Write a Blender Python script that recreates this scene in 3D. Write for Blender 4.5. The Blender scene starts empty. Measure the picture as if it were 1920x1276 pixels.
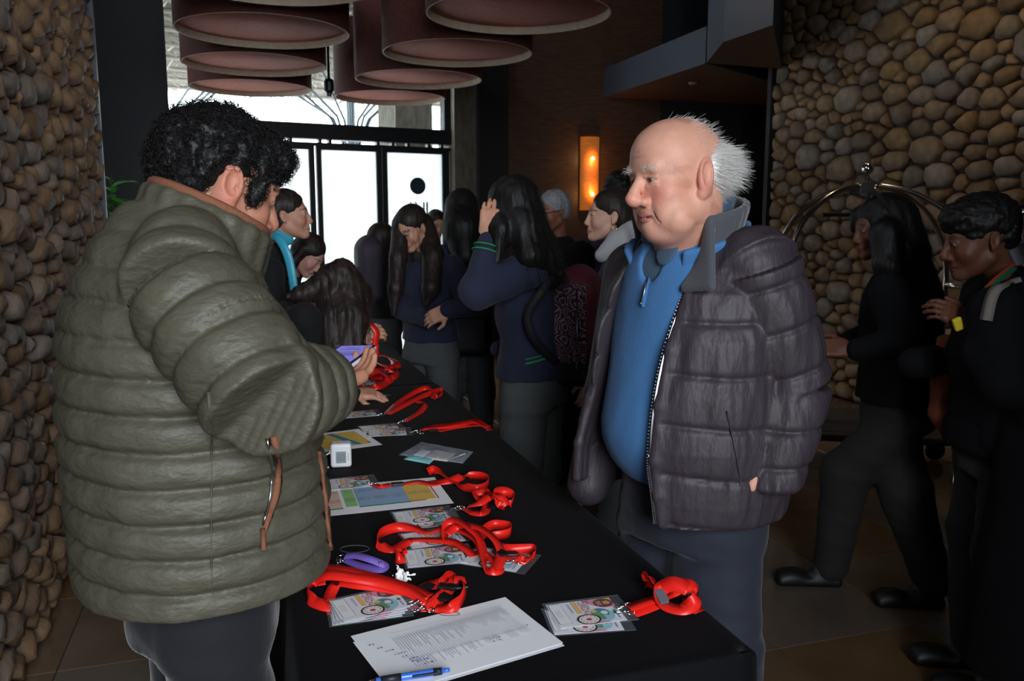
import bpy, bmesh, math, random
import numpy as np
from mathutils import Vector, Matrix
from mathutils.bvhtree import BVHTree
SC = bpy.context.scene
COL = SC.collection
PI = math.pi
# ------------------------------------------------------------------ camera, world, light, exposure
FPX, PITCH, EYE = 1580.0, math.radians(8.2), 1.52
cam_d = bpy.data.cameras.new('camera'); cam = bpy.data.objects.new('camera', cam_d); COL.objects.link(cam)
cam.location = (0, 0, EYE); cam.rotation_euler = (PI/2 - PITCH, 0, 0)
cam_d.sensor_width = 36; cam_d.lens = 36*FPX/1920; cam_d.clip_start = .05; cam_d.clip_end = 200
cam_d.dof.use_dof = True; cam_d.dof.focus_distance = 1.9; cam_d.dof.aperture_fstop = 8.0
SC.camera = cam
SC.view_settings.view_transform = 'Standard'; SC.view_settings.look = 'None'
SC.view_settings.exposure = 0.52; SC.view_settings.gamma = 1.0; SC.view_settings.use_curve_mapping = False
world = bpy.data.worlds.new('overcast_sky'); SC.world = world; world.use_nodes = True
bg = world.node_tree.nodes['Background']; bg.inputs[0].default_value = (.86, .94, 1, 1); bg.inputs[1].default_value = 6.0
TH = math.radians(17.6)
RN = Vector((math.cos(TH), math.sin(TH), 0)); RU = Vector((-math.sin(TH), math.cos(TH), 0))
def RP(s, t, z=0.): return RN*s + RU*t + Vector((0, 0, z))
def area_light(name, loc, target, sx, sy, power, color, spread=180):
    l = bpy.data.lights.new(name, 'AREA'); l.shape = 'RECTANGLE'; l.size = sx; l.size_y = sy; l.energy = power; l.color = color
    l.spread = math.radians(spread)
    o = bpy.data.objects.new(name, l); COL.objects.link(o); o.location = loc
    o.rotation_euler = (Vector(target)-Vector(loc)).to_track_quat('-Z', 'Y').to_euler(); return o
# assumed daylight from behind the camera: area light before a closed wall, no window
area_light('assumed_front_daylight', RP(.25, -3.3, 2.25), RP(.5, 3, .9), 2.2, 3.0, 300, (.90, .95, 1))
def spot(name, loc, target, power, color, ang, blend=.6, r=.05):
    l = bpy.data.lights.new(name, 'SPOT'); l.energy = power; l.color = color; l.spot_size = math.radians(ang); l.spot_blend = blend; l.shadow_soft_size = r
    o = bpy.data.objects.new(name, l); COL.objects.link(o); o.location = loc
    o.rotation_euler = (Vector(target)-Vector(loc)).to_track_quat('-Z', 'Y').to_euler(); return o
spot('assumed_stone_wall_spot', RP(3.6, 5.6, 3.9), RP(4.8, 5.6, 1.9), 52, (1, .72, .44), 110, .9)  # assumed unseen spot for the warm light on the right stone wall
spot('assumed_stone_wall_spot', RP(3.6, 4.2, 3.9), RP(4.8, 4.2, 1.5), 20, (1, .72, .44), 110, .9)  # second assumed spot on the same wall, no fixture built
spot('assumed_left_wall_spot', RP(.0, 3.6, 3.9), RP(-.77, 3.6, 1.4), 12, (1, .78, .55), 100, .9)  # assumed unseen spot that warms the left stone wall

# ------------------------------------------------------------------ pixel -> place (to read positions off the photograph)
_F = Vector((0, math.cos(PITCH), -math.sin(PITCH))); _U = Vector((0, math.sin(PITCH), math.cos(PITCH))); _R = Vector((1, 0, 0)); _C = Vector((0, 0, EYE))
def ray(px, py): return _F + _R*((px-960)/FPX) - _U*((py-638)/FPX)
def atZ(px, py, z): d = ray(px, py); return _C + d*((z-EYE)/d.z)
def atY(px, py, y): d = ray(px, py); return _C + d*(y/d.y)
def atS(px, py, s): d = ray(px, py); return _C + d*((s-_C.dot(RN))/d.dot(RN))

# ------------------------------------------------------------------ materials
def mat(name, col, rough=.6, metal=0., noise=0., nscale=20., bump=0., bscale=60., spec=.5, sheen=0., col2=None, attr=False, rnd=0., stretch=None, trans=0., emit=None, alpha=1., coat=0., space='Object'):
    m = bpy.data.materials.new(name); m.use_nodes = True; nt = m.node_tree; b = nt.nodes['Principled BSDF']
    N = nt.nodes.new; L = nt.links.new
    b.inputs['Roughness'].default_value = rough; b.inputs['Metallic'].default_value = metal
    b.inputs['Specular IOR Level'].default_value = spec
    if sheen: b.inputs['Sheen Weight'].default_value = sheen; b.inputs['Sheen Roughness'].default_value = .4
    if trans: b.inputs['Transmission Weight'].default_value = trans
    if coat: b.inputs['Coat Weight'].default_value = coat; b.inputs['Coat Roughness'].default_value = .15
    if alpha < 1: b.inputs['Alpha'].default_value = alpha
    if emit: b.inputs['Emission Color'].default_value = (*emit[:3], 1); b.inputs['Emission Strength'].default_value = emit[3]
    src = None
    if attr:
        a = N('ShaderNodeAttribute'); a.attribute_name = 'Col'; src = a.outputs['Color']
    tc = N('ShaderNodeTexCoord'); vec = tc.outputs[space]
    if stretch:
        mp = N('ShaderNodeMapping'); mp.inputs['Scale'].default_value = stretch; L(vec, mp.inputs[0]); vec = mp.outputs[0]
    if noise or col2:
        n = N('ShaderNodeTexNoise'); n.inputs['Scale'].default_value = nscale; n.inputs['Detail'].default_value = 5; L(vec, n.inputs['Vector'])
        mx = N('ShaderNodeMix'); mx.data_type = 'RGBA'
        c2 = col2 if col2 else tuple(c*(1-noise) for c in col)
        rp = N('ShaderNodeMapRange'); rp.inputs[1].default_value = .35; rp.inputs[2].default_value = .65; L(n.outputs['Fac'], rp.inputs[0])
        L(rp.outputs[0], mx.inputs[0])
        if attr:
            mm = N('ShaderNodeMix'); mm.data_type = 'RGBA'; mm.blend_type = 'MULTIPLY'; mm.inputs[0].default_value = 1
            mx.inputs[6].default_value = (1, 1, 1, 1); mx.inputs[7].default_value = (*[1-noise]*3, 1) if not col2 else (*col2, 1)
            L(src, mm.inputs[6]); L(mx.outputs[2], mm.inputs[7]); src = mm.outputs[2]
        else:
            mx.inputs[6].default_value = (*col, 1); mx.inputs[7].default_value = (*c2, 1); src = mx.outputs[2]
    if rnd:
        oi = N('ShaderNodeObjectInfo'); mr = N('ShaderNodeMapRange'); mr.inputs[3].default_value = 1-rnd; mr.inputs[4].default_value = 1+rnd
        L(oi.outputs['Random'], mr.inputs[0]); hs = N('ShaderNodeHueSaturation'); L(mr.outputs[0], hs.inputs['Value'])
        m2 = N('ShaderNodeMath'); m2.operation = 'MULTIPLY'; m2.inputs[1].default_value = 7.31; L(oi.outputs['Random'], m2.inputs[0])
        m3 = N('ShaderNodeMath'); m3.operation = 'FRACT'; L(m2.outputs[0], m3.inputs[0])
        m4 = N('ShaderNodeMapRange'); m4.inputs[3].default_value = .5; m4.inputs[4].default_value = 1.25; L(m3.outputs[0], m4.inputs[0]); L(m4.outputs[0], hs.inputs['Saturation'])
        if src is None: hs.inputs['Color'].default_value = (*col, 1)
        else: L(src, hs.inputs['Color'])
        src = hs.outputs[0]
    if src is None: b.inputs['Base Color'].default_value = (*col, 1)
    else: L(src, b.inputs['Base Color'])
    if bump:
        n2 = N('ShaderNodeTexNoise'); n2.inputs['Scale'].default_value = bscale; n2.inputs['Detail'].default_value = 4; L(vec, n2.inputs['Vector'])
        bp = N('ShaderNodeBump'); bp.inputs['Strength'].default_value = bump; bp.inputs['Distance'].default_value = .01
        L(n2.outputs['Fac'], bp.inputs['Height']); L(bp.outputs[0], b.inputs['Normal'])
    return m
M = {}
def srgb(r, g, b):
    f = lambda c: (c/255/12.92) if c/255 <= .04045 else ((c/255+.055)/1.055)**2.4
    return (f(r), f(g), f(b))

# ------------------------------------------------------------------ object helpers
def link(name, me, m=None, parent=None, loc=None, smooth=True):
    if m is not None and len(me.materials) == 0:
        for x in (m if isinstance(m, (list, tuple)) else [m]): me.materials.append(x)
    if smooth and len(me.polygons): me.polygons.foreach_set('use_smooth', [True]*len(me.polygons))
    o = bpy.data.objects.new(name, me); COL.objects.link(o)
    if loc is not None: o.location = loc
    if parent is not None: o.parent = parent; 
    if parent is not None and loc is None: o.matrix_parent_inverse = Matrix.Translation(-parent.location) if not parent.rotation_euler.z else parent.matrix_basis.inverted()
    return o
def tag(o, label=None, cat=None, group=None, kind=None):
    if label: o['label'] = label
    if cat: o['category'] = cat
    if group: o['group'] = group
    if kind: o['kind'] = kind
    return o
def thing(name, label, cat, loc=(0, 0, 0), group=None):
    o = bpy.data.objects.new(name, None); COL.objects.link(o); o.location = loc; o.empty_display_size = .05
    return tag(o, label, cat, group)
def mesh_np(name, V, F):
    me = bpy.data.meshes.new(name); me.from_pydata([tuple(map(float, v)) for v in V], [], [tuple(map(int, f)) for f in F]); me.update(); return me
def bm_mesh(name, bm):
    bmesh.ops.recalc_face_normals(bm, faces=bm.faces)
    me = bpy.data.meshes.new(name); bm.to_mesh(me); bm.free(); return me
def bev(bm, r, seg=2):
    bmesh.ops.bevel(bm, geom=[e for e in bm.edges], offset=r, segments=seg, affect='EDGES', profile=.5, clamp_overlap=True)
def frame_mat(x, y, z, o):
    return Matrix(((x[0], y[0], z[0], o[0]), (x[1], y[1], z[1], o[1]), (x[2], y[2], z[2], o[2]), (0, 0, 0, 1)))
def box_bm(bm, c, half, ax=None, r=0.):
    """box centred at c with half sizes along three axes"""
    ax = ax or (Vector((1, 0, 0)), Vector((0, 1, 0)), Vector((0, 0, 1)))
    t = bmesh.new(); bmesh.ops.create_cube(t, size=2)
    bmesh.ops.scale(t, vec=half, verts=t.verts)
    if r: bev(t, r)
    bmesh.ops.transform(t, matrix=frame_mat(*ax, c), verts=t.verts)
    me = bpy.data.meshes.new('tmp'); t.to_mesh(me); t.free(); bm.from_mesh(me); bpy.data.meshes.remove(me)
RAX = (RN, RU, Vector((0, 0, 1)))
def box(name, c, half, m, parent=None, ax=None, r=0., smooth=False):
    bm = bmesh.new(); box_bm(bm, c, half, ax, r); return link(name, bm_mesh(name, bm), m, parent, smooth=smooth)
def catmull(P, n=8, closed=False):
    P = np.array([tuple(p) for p in P], float); out = []
    N_ = len(P)
    for i in range(N_ if closed else N_-1):
        if closed: a, b, c, d = P[(i-1) % N_], P[i], P[(i+1) % N_], P[(i+2) % N_]
        else: a, b, c, d = P[max(i-1, 0)], P[i], P[i+1], P[min(i+2, N_-1)]
        for k in range(n):
            t = k/n; out.append(.5*((2*b)+(-a+c)*t+(2*a-5*b+4*c-d)*t*t+(-a+3*b-3*c+d)*t**3))
    if not closed: out.append(P[-1])
    return np.array(out)
def tube_np(P, rad, k=8, up=(0, 0, 1), flat=1., closed=False):
    """tube along P; rad scalar or per point; flat squeezes across up"""
    P = np.asarray(P, float); n = len(P); rad = np.broadcast_to(np.asarray(rad, float), (n,))
    if closed: T = np.roll(P, -1, 0)-np.roll(P, 1, 0)
    else: T = np.gradient(P, axis=0)
    T /= np.linalg.norm(T, axis=1)[:, None]+1e-12
    u = np.array(up, float); V = []
    A = np.cross(T, u); bad = np.linalg.norm(A, axis=1) < 1e-3; A[bad] = np.cross(T[bad], (1, 0.02, 0.01)); 
    for i in range(1, n):
        if np.dot(A[i], A[i-1]) < 0 and not closed: A[i] *= -1
    A /= np.linalg.norm(A, axis=1)[:, None]; B = np.cross(A, T)
    ang = np.linspace(0, 2*PI, k, endpoint=False)
    V = (P[:, None, :] + rad[:, None, None]*(A[:, None, :]*np.cos(ang)[None, :, None] + flat*B[:, None, :]*np.sin(ang)[None, :, None])).reshape(-1, 3)
    F = []
    for i in range(n if closed else n-1):
        i2 = (i+1) % n
        for j in range(k): j2 = (j+1) % k; F.append((i*k+j, i*k+j2, i2*k+j2, i2*k+j))
    if not closed: F.append(tuple(range(k))); F.append(tuple((n-1)*k+j for j in reversed(range(k))))
    return V, F
def tube(name, P, rad, m, parent=None, k=8, **kw):
    V, F = tube_np(P, rad, k, **kw); return link(name, mesh_np(name, V, F), m, parent)
def merge_np(parts):
    VV, FF, o = [], [], 0
    for V, F in parts:
        VV += [tuple(v) for v in V]; FF += [tuple(i+o for i in f) for f in F]; o += len(V)
    return VV, FF
def lathe_np(prof, k, c=(0, 0, 0), close=True):
    V = []; F = []
    for (r, z) in prof:
        for j in range(k): a = 2*PI*j/k; V.append((c[0]+r*math.cos(a), c[1]+r*math.sin(a), c[2]+z))
    n = len(prof)
    for i in range(n-1):
        for j in range(k): j2 = (j+1) % k; F.append((i*k+j, i*k+j2, (i+1)*k+j2, (i+1)*k+j))
    if close: F.append(tuple(reversed(range(k)))); F.append(tuple((n-1)*k+j for j in range(k)))
    return V, F
# ================================================================== THE SETTING
rnd = random.Random(4)
M['stone'] = mat('river_stone', srgb(118, 100, 82), .72, noise=.35, nscale=9, bump=.5, bscale=45, rnd=.28, col2=srgb(104, 84, 68))
M['stone_b'] = mat('river_stone_grey', srgb(128, 106, 80), .75, noise=.35, nscale=9, bump=.5, bscale=45, rnd=.28, col2=srgb(98, 78, 56))
M['mortar'] = mat('mortar', srgb(52, 44, 42), .9, bump=.4, bscale=30)
M['tile'] = mat('floor_tile', srgb(112, 92, 72), .16, noise=.25, nscale=3, rnd=.06, bump=.02, bscale=8)
M['grout'] = mat('grout', srgb(40, 33, 28), .8)
M['black_wall'] = mat('black_wall', srgb(22, 24, 30), .7, bump=.1, bscale=40)
M['frame'] = mat('door_frame_metal', srgb(26, 30, 34), .45, metal=.3)
M['concrete'] = mat('board_concrete', srgb(112, 106, 92), .85, noise=.4, nscale=6, bump=.3, bscale=25, stretch=(3, 3, 1))
M['wood'] = mat('dark_wood_panel', srgb(84, 58, 40), .5, noise=.55, nscale=7, stretch=(1, 1, 14), bump=.15, bscale=20)
M['ceiling'] = mat('dark_ceiling', srgb(34, 32, 36), .9)
M['soffit'] = mat('soffit_paint', srgb(50, 54, 64), .8)
M['soffit_under'] = mat('soffit_under', srgb(88, 58, 40), .7, noise=.3, nscale=4)
M['glass'] = None
def glass_mat():
    m = bpy.data.materials.new('clear_glass'); m.use_nodes = True; nt = m.node_tree; nt.nodes.clear()
    o = nt.nodes.new('ShaderNodeOutputMaterial'); t = nt.nodes.new('ShaderNodeBsdfTransparent'); g = nt.nodes.new('ShaderNodeBsdfGlossy'); g.inputs['Roughness'].default_value = .02
    mx = nt.nodes.new('ShaderNodeMixShader'); mx.inputs[0].default_value = .06; t.inputs[0].default_value = (.96, .99, .98, 1)
    nt.links.new(t.outputs[0], mx.inputs[1]); nt.links.new(g.outputs[0], mx.inputs[2]); nt.links.new(mx.outputs[0], o.inputs[0]); return m
M['glass'] = glass_mat()
def frosted_mat():
    m = bpy.data.materials.new('frosted_film'); m.use_nodes = True; nt = m.node_tree; nt.nodes.clear()
    o = nt.nodes.new('ShaderNodeOutputMaterial'); t = nt.nodes.new('ShaderNodeBsdfTranslucent'); t.inputs[0].default_value = (.93, .96, .96, 1)
    g = nt.nodes.new('ShaderNodeBsdfGlossy'); g.inputs['Roughness'].default_value = .1; mx = nt.nodes.new('ShaderNodeMixShader'); mx.inputs[0].default_value = .05
    nt.links.new(t.outputs[0], mx.inputs[1]); nt.links.new(g.outputs[0], mx.inputs[2]); nt.links.new(mx.outputs[0], o.inputs[0]); return m
M['frosted'] = frosted_mat()
def quad_box(name, pts, z0, z1, m, kind='structure'):
    """prism over a floor polygon"""
    bm = bmesh.new(); a = [bm.verts.new((p[0], p[1], z0)) for p in pts]; b = [bm.verts.new((p[0], p[1], z1)) for p in pts]
    bm.faces.new(a); bm.faces.new(list(reversed(b))); n = len(a)
    for i in range(n): bm.faces.new((a[i], b[i], b[(i+1) % n], a[(i+1) % n]))
    o = link(name, bm_mesh(name, bm), m, smooth=False); o['kind'] = kind; return o
def wallseg(name, p, q, z0, z1, th, m):
    p = Vector(p[:2]+(0,)) if isinstance(p, tuple) else Vector((p.x, p.y, 0)); q = Vector((q.x, q.y, 0)) if not isinstance(q, tuple) else Vector(q[:2]+(0,))
    d = (q-p).normalized(); nn = Vector((-d.y, d.x, 0))*th
    return quad_box(name, [p, q, q+nn, p+nn], z0, z1, m)
# floor with separate square tiles laid to the corridor's direction
TS = .608
floor = quad_box('floor', [RP(-2.6, -3.6), RP(7.2, -3.6), RP(7.2, 12.5), RP(-2.6, 12.5)], -.12, -.004, M['grout'])
tbm = bmesh.new(); box_bm(tbm, (0, 0, -.005), (TS/2-.002, TS/2-.002, .005)); 
bmesh.ops.bevel(tbm, geom=[e for e in tbm.edges if all(v.co.z > -.002 for v in e.verts)], offset=.0015, segments=1, affect='EDGES')
tme = bm_mesh('tile', tbm)
for i in range(-1, 10):
    for j in range(0, 16):
        s = 1.765+TS*(i-4)+TS/2; t = 2.405+TS*(j-4)+TS/2
        if s < -1.05 or s > 5.0: continue
        if t > 7.4 and s > 3.2: continue
        o = link('tile', tme, M['tile'], floor, smooth=False); o.matrix_parent_inverse = Matrix.Identity(4)
        p = RP(s, t, 0); o.location = p; o.rotation_euler = (0, 0, TH)
        if s < -.3 and t > 4.5: pass
# river stone walls ------------------------------------------------
def clip_poly(P, nx, ny, c):
    out = []
    for i in range(len(P)):
        a, b = P[i], P[(i+1) % len(P)]
        da = a[0]*nx+a[1]*ny-c; db = b[0]*nx+b[1]*ny-c
        if da <= 0: out.append(a)
        if (da < 0 and db > 0) or (da > 0 and db < 0):
            k = da/(da-db); out.append((a[0]+(b[0]-a[0])*k, a[1]+(b[1]-a[1])*k))
    return out
def stone_cells(L, H, r0, r1, asp, seed, gap):
    """power diagram of randomly sized sites; asp squeezes height"""
    g = random.Random(seed); S = []; H2 = H*asp
    for rr, tries in ((r1, 500), ((r0+r1)/2, 3500), (r0*1.2, 6000), (r0*.9, 7000)):
        for _ in range(tries):
            r = rr*g.uniform(.85, 1.15); x = g.uniform(0, L); y = g.uniform(0, H2); ok = True
            for (a, b, q) in S:
                if (a-x)**2+(b-y)**2 < ((q+r)*.93)**2: ok = False; break
            if ok: S.append((x, y, r))
        if rr == r1: S = S[:max(4, int(L*H2/(r1*r1*22)))]
    cells = []
    for i, (x, y, r) in enumerate(S):
        P = [(-.0, -.0), (L, 0), (L, H2), (0, H2)]
        for j, (a, b, q) in enumerate(S):
            if i == j: continue
            dx, dy = a-x, b-y; d2 = dx*dx+dy*dy
            if d2 > (4.2*r1)**2: continue
            c = (a*a+b*b-q*q-(x*x+y*y-r*r))/2
            P = clip_poly(P, dx, dy, c)
            if len(P) < 3: break
        if len(P) < 3: continue
        cells.append((x, y/asp, r, [(p[0], p[1]/asp) for p in P]))
    return cells
def stone_mesh(poly, gap, h, g):
    cx = sum(p[0] for p in poly)/len(poly); cy = sum(p[1] for p in poly)/len(poly)
    # resample by angle, rounded
    K = 11; pts = []
    a0 = g.uniform(0, 1)
    for k in range(K):
        a = 2*PI*(k+a0)/K; dx, dy = math.cos(a), math.sin(a); best = 1e9
        for i in range(len(poly)):
            x1, y1 = poly[i][0]-cx, poly[i][1]-cy; x2, y2 = poly[(i+1) % len(poly)][0]-cx, poly[(i+1) % len(poly)][1]-cy
            ex, ey = x2-x1, y2-y1; den = dx*ey-dy*ex
            if abs(den) < 1e-9: continue
            t = (x1*ey-y1*ex)/den; s = (x1*dy-y1*dx)/den
            if t > 0 and -1e-6 <= s <= 1+1e-6: best = min(best, t)
        pts.append(best if best < 1e8 else .05)
    m = sum(pts)/K
    sm = [min(p*.985, (pts[i-1]*.10+p*.84+pts[(i+1) % K]*.10), m*1.7) for i, p in enumerate(pts)]
    V = []; F = []; tx, ty = g.uniform(-.25, .25), g.uniform(-.25, .25)
    for (sc, z) in ((1.0, -.25), (.97, .5), (.72, .92)):
        for k in range(K):
            a = 2*PI*(k+a0)/K; r = max(sm[k]-gap, .008)*sc*g.uniform(.96, 1.04)
            x, y = r*math.cos(a), r*math.sin(a); V.append((x, y, h*z*(g.uniform(.93, 1.07)) + (x*tx+y*ty)*(.5 if z > .5 else 0)))
    V.append((0, 0, h*g.uniform(.98, 1.1)))
    for i in range(2):
        for k in range(K): k2 = (k+1) % K; F.append((i*K+k, i*K+k2, (i+1)*K+k2, (i+1)*K+k))
    for k in range(K): F.append((2*K+k, 2*K+(k+1) % K, 3*K))
    return cx, cy, V, F
def stone_wall(parent, org, dx, nz, L, H, r0, r1, asp, gap, h0, h1, m, seed, score):
    """org: lower corner, dx: direction along, nz: outward normal"""
    g = random.Random(seed); cells = stone_cells(L, H, r0, r1, asp, seed, gap); items = []
    for (x, y, r, P) in cells:
        cx, cy, V, F = stone_mesh(P, gap, g.uniform(h0, h1)*(.6+.4*r/r1), g)
        items.append((score(cx, cy, r), cx, cy, V, F))
    items.sort(key=lambda q: -q[0]); B = Matrix(((dx[0], 0, nz[0]), (dx[1], 0, nz[1]), (0, 1, 0)))
    rest = []
    for i, (_, cx, cy, V, F) in enumerate(items):
        if B.determinant() < 0: F = [tuple(reversed(f)) for f in F]
        W = [B @ Vector(v) for v in V]; loc = Vector(org)+dx*cx+Vector((0, 0, cy))
        if i < 296:
            o = link('stone', mesh_np('stone', W, F), m, parent); o.matrix_parent_inverse = Matrix.Identity(4); o.location = loc
        else: rest.append(([w+loc for w in W], F))
    if rest:
        V, F = merge_np(rest); o = link('stones', mesh_np('stones', V, F), m, parent); o.matrix_parent_inverse = Matrix.Identity(4); o['kind'] = 'stuff'
    print('stones', len(items))
wall_left = quad_box('wall_left', [RP(-.82, 1.9), RP(-.82, 5.43), RP(-1.1, 5.43), RP(-1.1, 1.9)], 0, 3.6, M['mortar'])
stone_wall(wall_left, RP(-.82, 2.35, 0), RU, RN, 3.06, 2.95, .050, .088, 1.55, .001, .05, .10, M['stone'], 3, lambda x, y, r: r*10-x*.3-abs(y-1.3)*.6)
wall_left2 = quad_box('wall_left', [RP(-.82, -3.5), RP(-.82, 1.9), RP(-1.1, 1.9), RP(-1.1, -3.5)], 0, 4.3, M['mortar'])
M['wall_trim'] = mat('wall_edge_trim', srgb(64, 66, 72), .5, metal=.5)
tr = box('trim_1', RP(-.80, 5.46, 1.8), (.05, .02, 1.8), M['wall_trim'], None, RAX); tr['kind'] = 'structure'
wall_right = quad_box('wall_right', [RP(4.86, 3.2), RP(4.86, 7.05), RP(5.2, 7.05), RP(5.2, 3.2)], 0, 4.3, M['mortar'])
stone_wall(wall_right, RP(4.86, 3.55, 0), RU, -RN, 3.5, 4.1, .058, .160, 1.6, .004, .05, .085, M['stone_b'], 8, lambda x, y, r: r*10-(2 if y < .3 else 0)-abs(y-1.9)*.2)
tr = box('trim_2', RP(4.84, 7.08, 2.1), (.05, .03, 2.1), M['black_wall'], None, RAX); tr['kind'] = 'structure'
quad_box('wall_right', [RP(4.86, -3.5), RP(4.86, 3.2), RP(5.2, 3.2), RP(5.2, -3.5)], 0, 4.3, M['mortar'])
# entrance wall -----------------------------------------------------
D0 = atY(600, 400, 8.5); D0.z = 0; WA = math.radians(28); WX = Vector((math.cos(WA), math.sin(WA), 0)); WY = Vector((-math.sin(WA), math.cos(WA), 0))
WAX = (WX, WY, Vector((0, 0, 1)))
def WP(a, z, b=0.): return D0+WX*a+WY*b+Vector((0, 0, z))
CH = 4.3
def wbox(name, a0, a1, z0, z1, b0, b1, m, parent=None):
    o = box(name, WP((a0+a1)/2, (z0+z1)/2, (b0+b1)/2), ((a1-a0)/2, (b1-b0)/2, (z1-z0)/2), m, parent, WAX)
    return o
for nm, a in (('wall_entrance_left', (-3.6, -1.36, 0, CH, -.05, .25)), ('wall_entrance_right', (1.70, 2.1, 0, CH, -.05, .25)), ('wall_entrance_top', (-1.36, 1.70, 3.9, CH, 0, .2))):
    wbox(nm, *a, M['black_wall'])['kind'] = 'structure'
wbox('trim_3', 1.44, 1.70, 0, 3.9, -.08, .22, M['concrete'])['kind'] = 'structure'
tr = wbox('trim_4', 1.69, 1.72, 0, 3.9, -.1, -.02, M['wall_trim']); tr['kind'] = 'structure'
# transom window over the doors
w1 = wbox('window_1', -1.36, 1.37, 2.45, 3.9, .08, .09, M['glass']); w1['kind'] = 'structure'
for nm, a in (('window_frame', (-1.36, 1.44, 2.30, 2.45, 0, .14)), ('window_frame', (-1.36, 1.44, 3.84, 3.9, .02, .14)), ('window_frame', (1.37, 1.44, 2.45, 3.84, .02, .14)), ('window_frame', (-1.42, -1.37, 2.2, 3.9, .02, .14))):
    o = wbox(nm, *a, M['frame'], w1)
# narrow slot of small clips between header and doors
for k, a in enumerate([-.43, -.36, -.27, .02, .12, .62, .78, .95, 1.18, 1.33]):
    wbox('window_frame', a, a+.03, 2.268, 2.30, .03, .1, M['frame'], w1)
wbox('window_frame', -1.36, 1.44, 2.24, 2.268, .02, .1, M['frame'], w1)
doors = [(-1.36, -.60, 'door_1'), (-.57, .0-.09, 'door_2'), (.0, .66, 'door_3'), (.67, 1.40, 'door_4')]
def door(nm, a0, a1, lm, rm):
    g = wbox(nm, a0+.01, a1-.01, .06, 2.22, .045, .055, M['frosted']); g['kind'] = 'structure'
    wbox('door_frame', a0, a0+lm, 0, 2.24, .02, .08, M['frame'], g); wbox('door_frame', a1-rm, a1, 0, 2.24, .02, .08, M['frame'], g)
    wbox('door_rail', a0+lm, a1-rm, 2.2, 2.24, .02, .08, M['frame'], g); wbox('door_rail', a0+lm, a1-rm, 0, .10, .02, .08, M['frame'], g)
    return g
d1 = door('door_1', -1.36, -.62, .05, .05); d2 = door('door_2', -.62, -.03, .05, .055); d3 = door('door_3', -.012, .665, .05, .055); d4 = door('door_4', .67, 1.42, .055, .075)
# the dark disc and the green striped letter on the right-hand door
M['vinyl'] = mat('dark_vinyl', srgb(28, 44, 56), .5); M['vinyl_green'] = mat('green_vinyl', srgb(84, 132, 112), .5)
V, F = [], []
for side in (0, 1):
    for j in range(40): a = 2*PI*j/40; V.append(tuple(WP(1.065+.088*math.cos(a), 1.865+.088*math.sin(a), .040+.003*side)))
F = [tuple(range(40)), tuple(40+j for j in reversed(range(40)))]+[(j, (j+1) % 40, 40+(j+1) % 40, 40+j) for j in range(40)]
link('door_logo', mesh_np('door_logo', V, F), M['vinyl'], d4, smooth=False)
def wbar(p, q, w_, b, m, nm, par):
    d = Vector((q[0]-p[0], q[1]-p[1])).normalized(); n_ = (-d.y*w_/2, d.x*w_/2)
    P = [(p[0]+n_[0], p[1]), (q[0]+n_[0], q[1]), (q[0]-n_[0], q[1]), (p[0]-n_[0], p[1])] if abs(d.y) > .5 else [(p[0], p[1]+n_[1]), (q[0], q[1]+n_[1]), (q[0], q[1]-n_[1]), (p[0], p[1]-n_[1])]
    V = [tuple(WP(x, z, b)) for x, z in P]+[tuple(WP(x, z, b+.003)) for x, z in P]
    F = [(0, 1, 2, 3), (7, 6, 5, 4)]+[(i, (i+1) % 4, 4+(i+1) % 4, 4+i) for i in range(4)]
    return link(nm, mesh_np(nm, V, F), m, par, smooth=False)
for p, q, w_ in (((.975, 1.70), (1.16, 1.46), .022), ((1.03, 1.70), (1.16, 1.53), .022), ((1.13, 1.70), (1.13, 1.52), .018), ((1.168, 1.70), (1.168, 1.46), .020)):
    wbar(p, q, w_, .04, M['vinyl_green'], 'door_logo', d4)
M['mark'] = mat('door_sticker', srgb(20, 24, 26), .6)
def wtext(txt, a, z, size, m, par):
    c = bpy.data.curves.new('txt', 'FONT'); c.body = txt; c.size = size; c.extrude = .001; c.align_x = 'CENTER'; c.resolution_u = 2
    o = bpy.data.objects.new('txt', c); COL.objects.link(o); dg = bpy.context.evaluated_depsgraph_get(); me = bpy.data.meshes.new_from_object(o.evaluated_get(dg))
    bpy.data.objects.remove(o); me.transform(frame_mat(WX, (0, 0, 1), -WY, WP(a, z, .04))); return link('door_lettering', me, m, par, smooth=False)
wtext('T', .10, 1.575, .035, M['mark'], d3); wtext('R', .105, 1.25, .035, M['mark'], d3); wtext('Tel.', .80, 1.575, .035, M['mark'], d4)
# back wall right of the doors, wood panelling and the dark passage
wall_back = quad_box('wall_back', [RP(2.79, 9.2), RP(4.75, 9.2), RP(4.75, 9.35), RP(2.79, 9.35)], 0, CH, M['wood'])
quad_box('wall_passage', [RP(4.75, 9.2), RP(7.2, 9.2), RP(7.2, 9.35), RP(4.75, 9.35)], 0, CH, M['black_wall'])
quad_box('wall_passage_side', [RP(7.0, 7.05), RP(7.2, 7.05), RP(7.2, 9.2), RP(7.0, 9.2)], 0, CH, M['black_wall'])
quad_box('wall_passage_near', [RP(5.2, 7.0), RP(7.2, 7.0), RP(7.2, 7.05), RP(5.2, 7.05)], 0, CH, M['black_wall'])
quad_box('wall_front', [RP(-1.1, -3.6), RP(5.2, -3.6), RP(5.2, -3.5), RP(-1.1, -3.5)], 0, CH, M['black_wall'])
quad_box('wall_light_block', [RP(.98, -.75), RP(4.86, -.75), RP(4.86, -.55), RP(.98, -.55)], 0, CH, M['black_wall'])  # unseen wall added behind the camera to block daylight from the right-hand side
quad_box('wall_recess', [RP(-.82, 5.48), RP(-.82, 5.55), RP(-2.8, 5.55), RP(-2.8, 5.48)], 0, CH, M['black_wall'])
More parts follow.
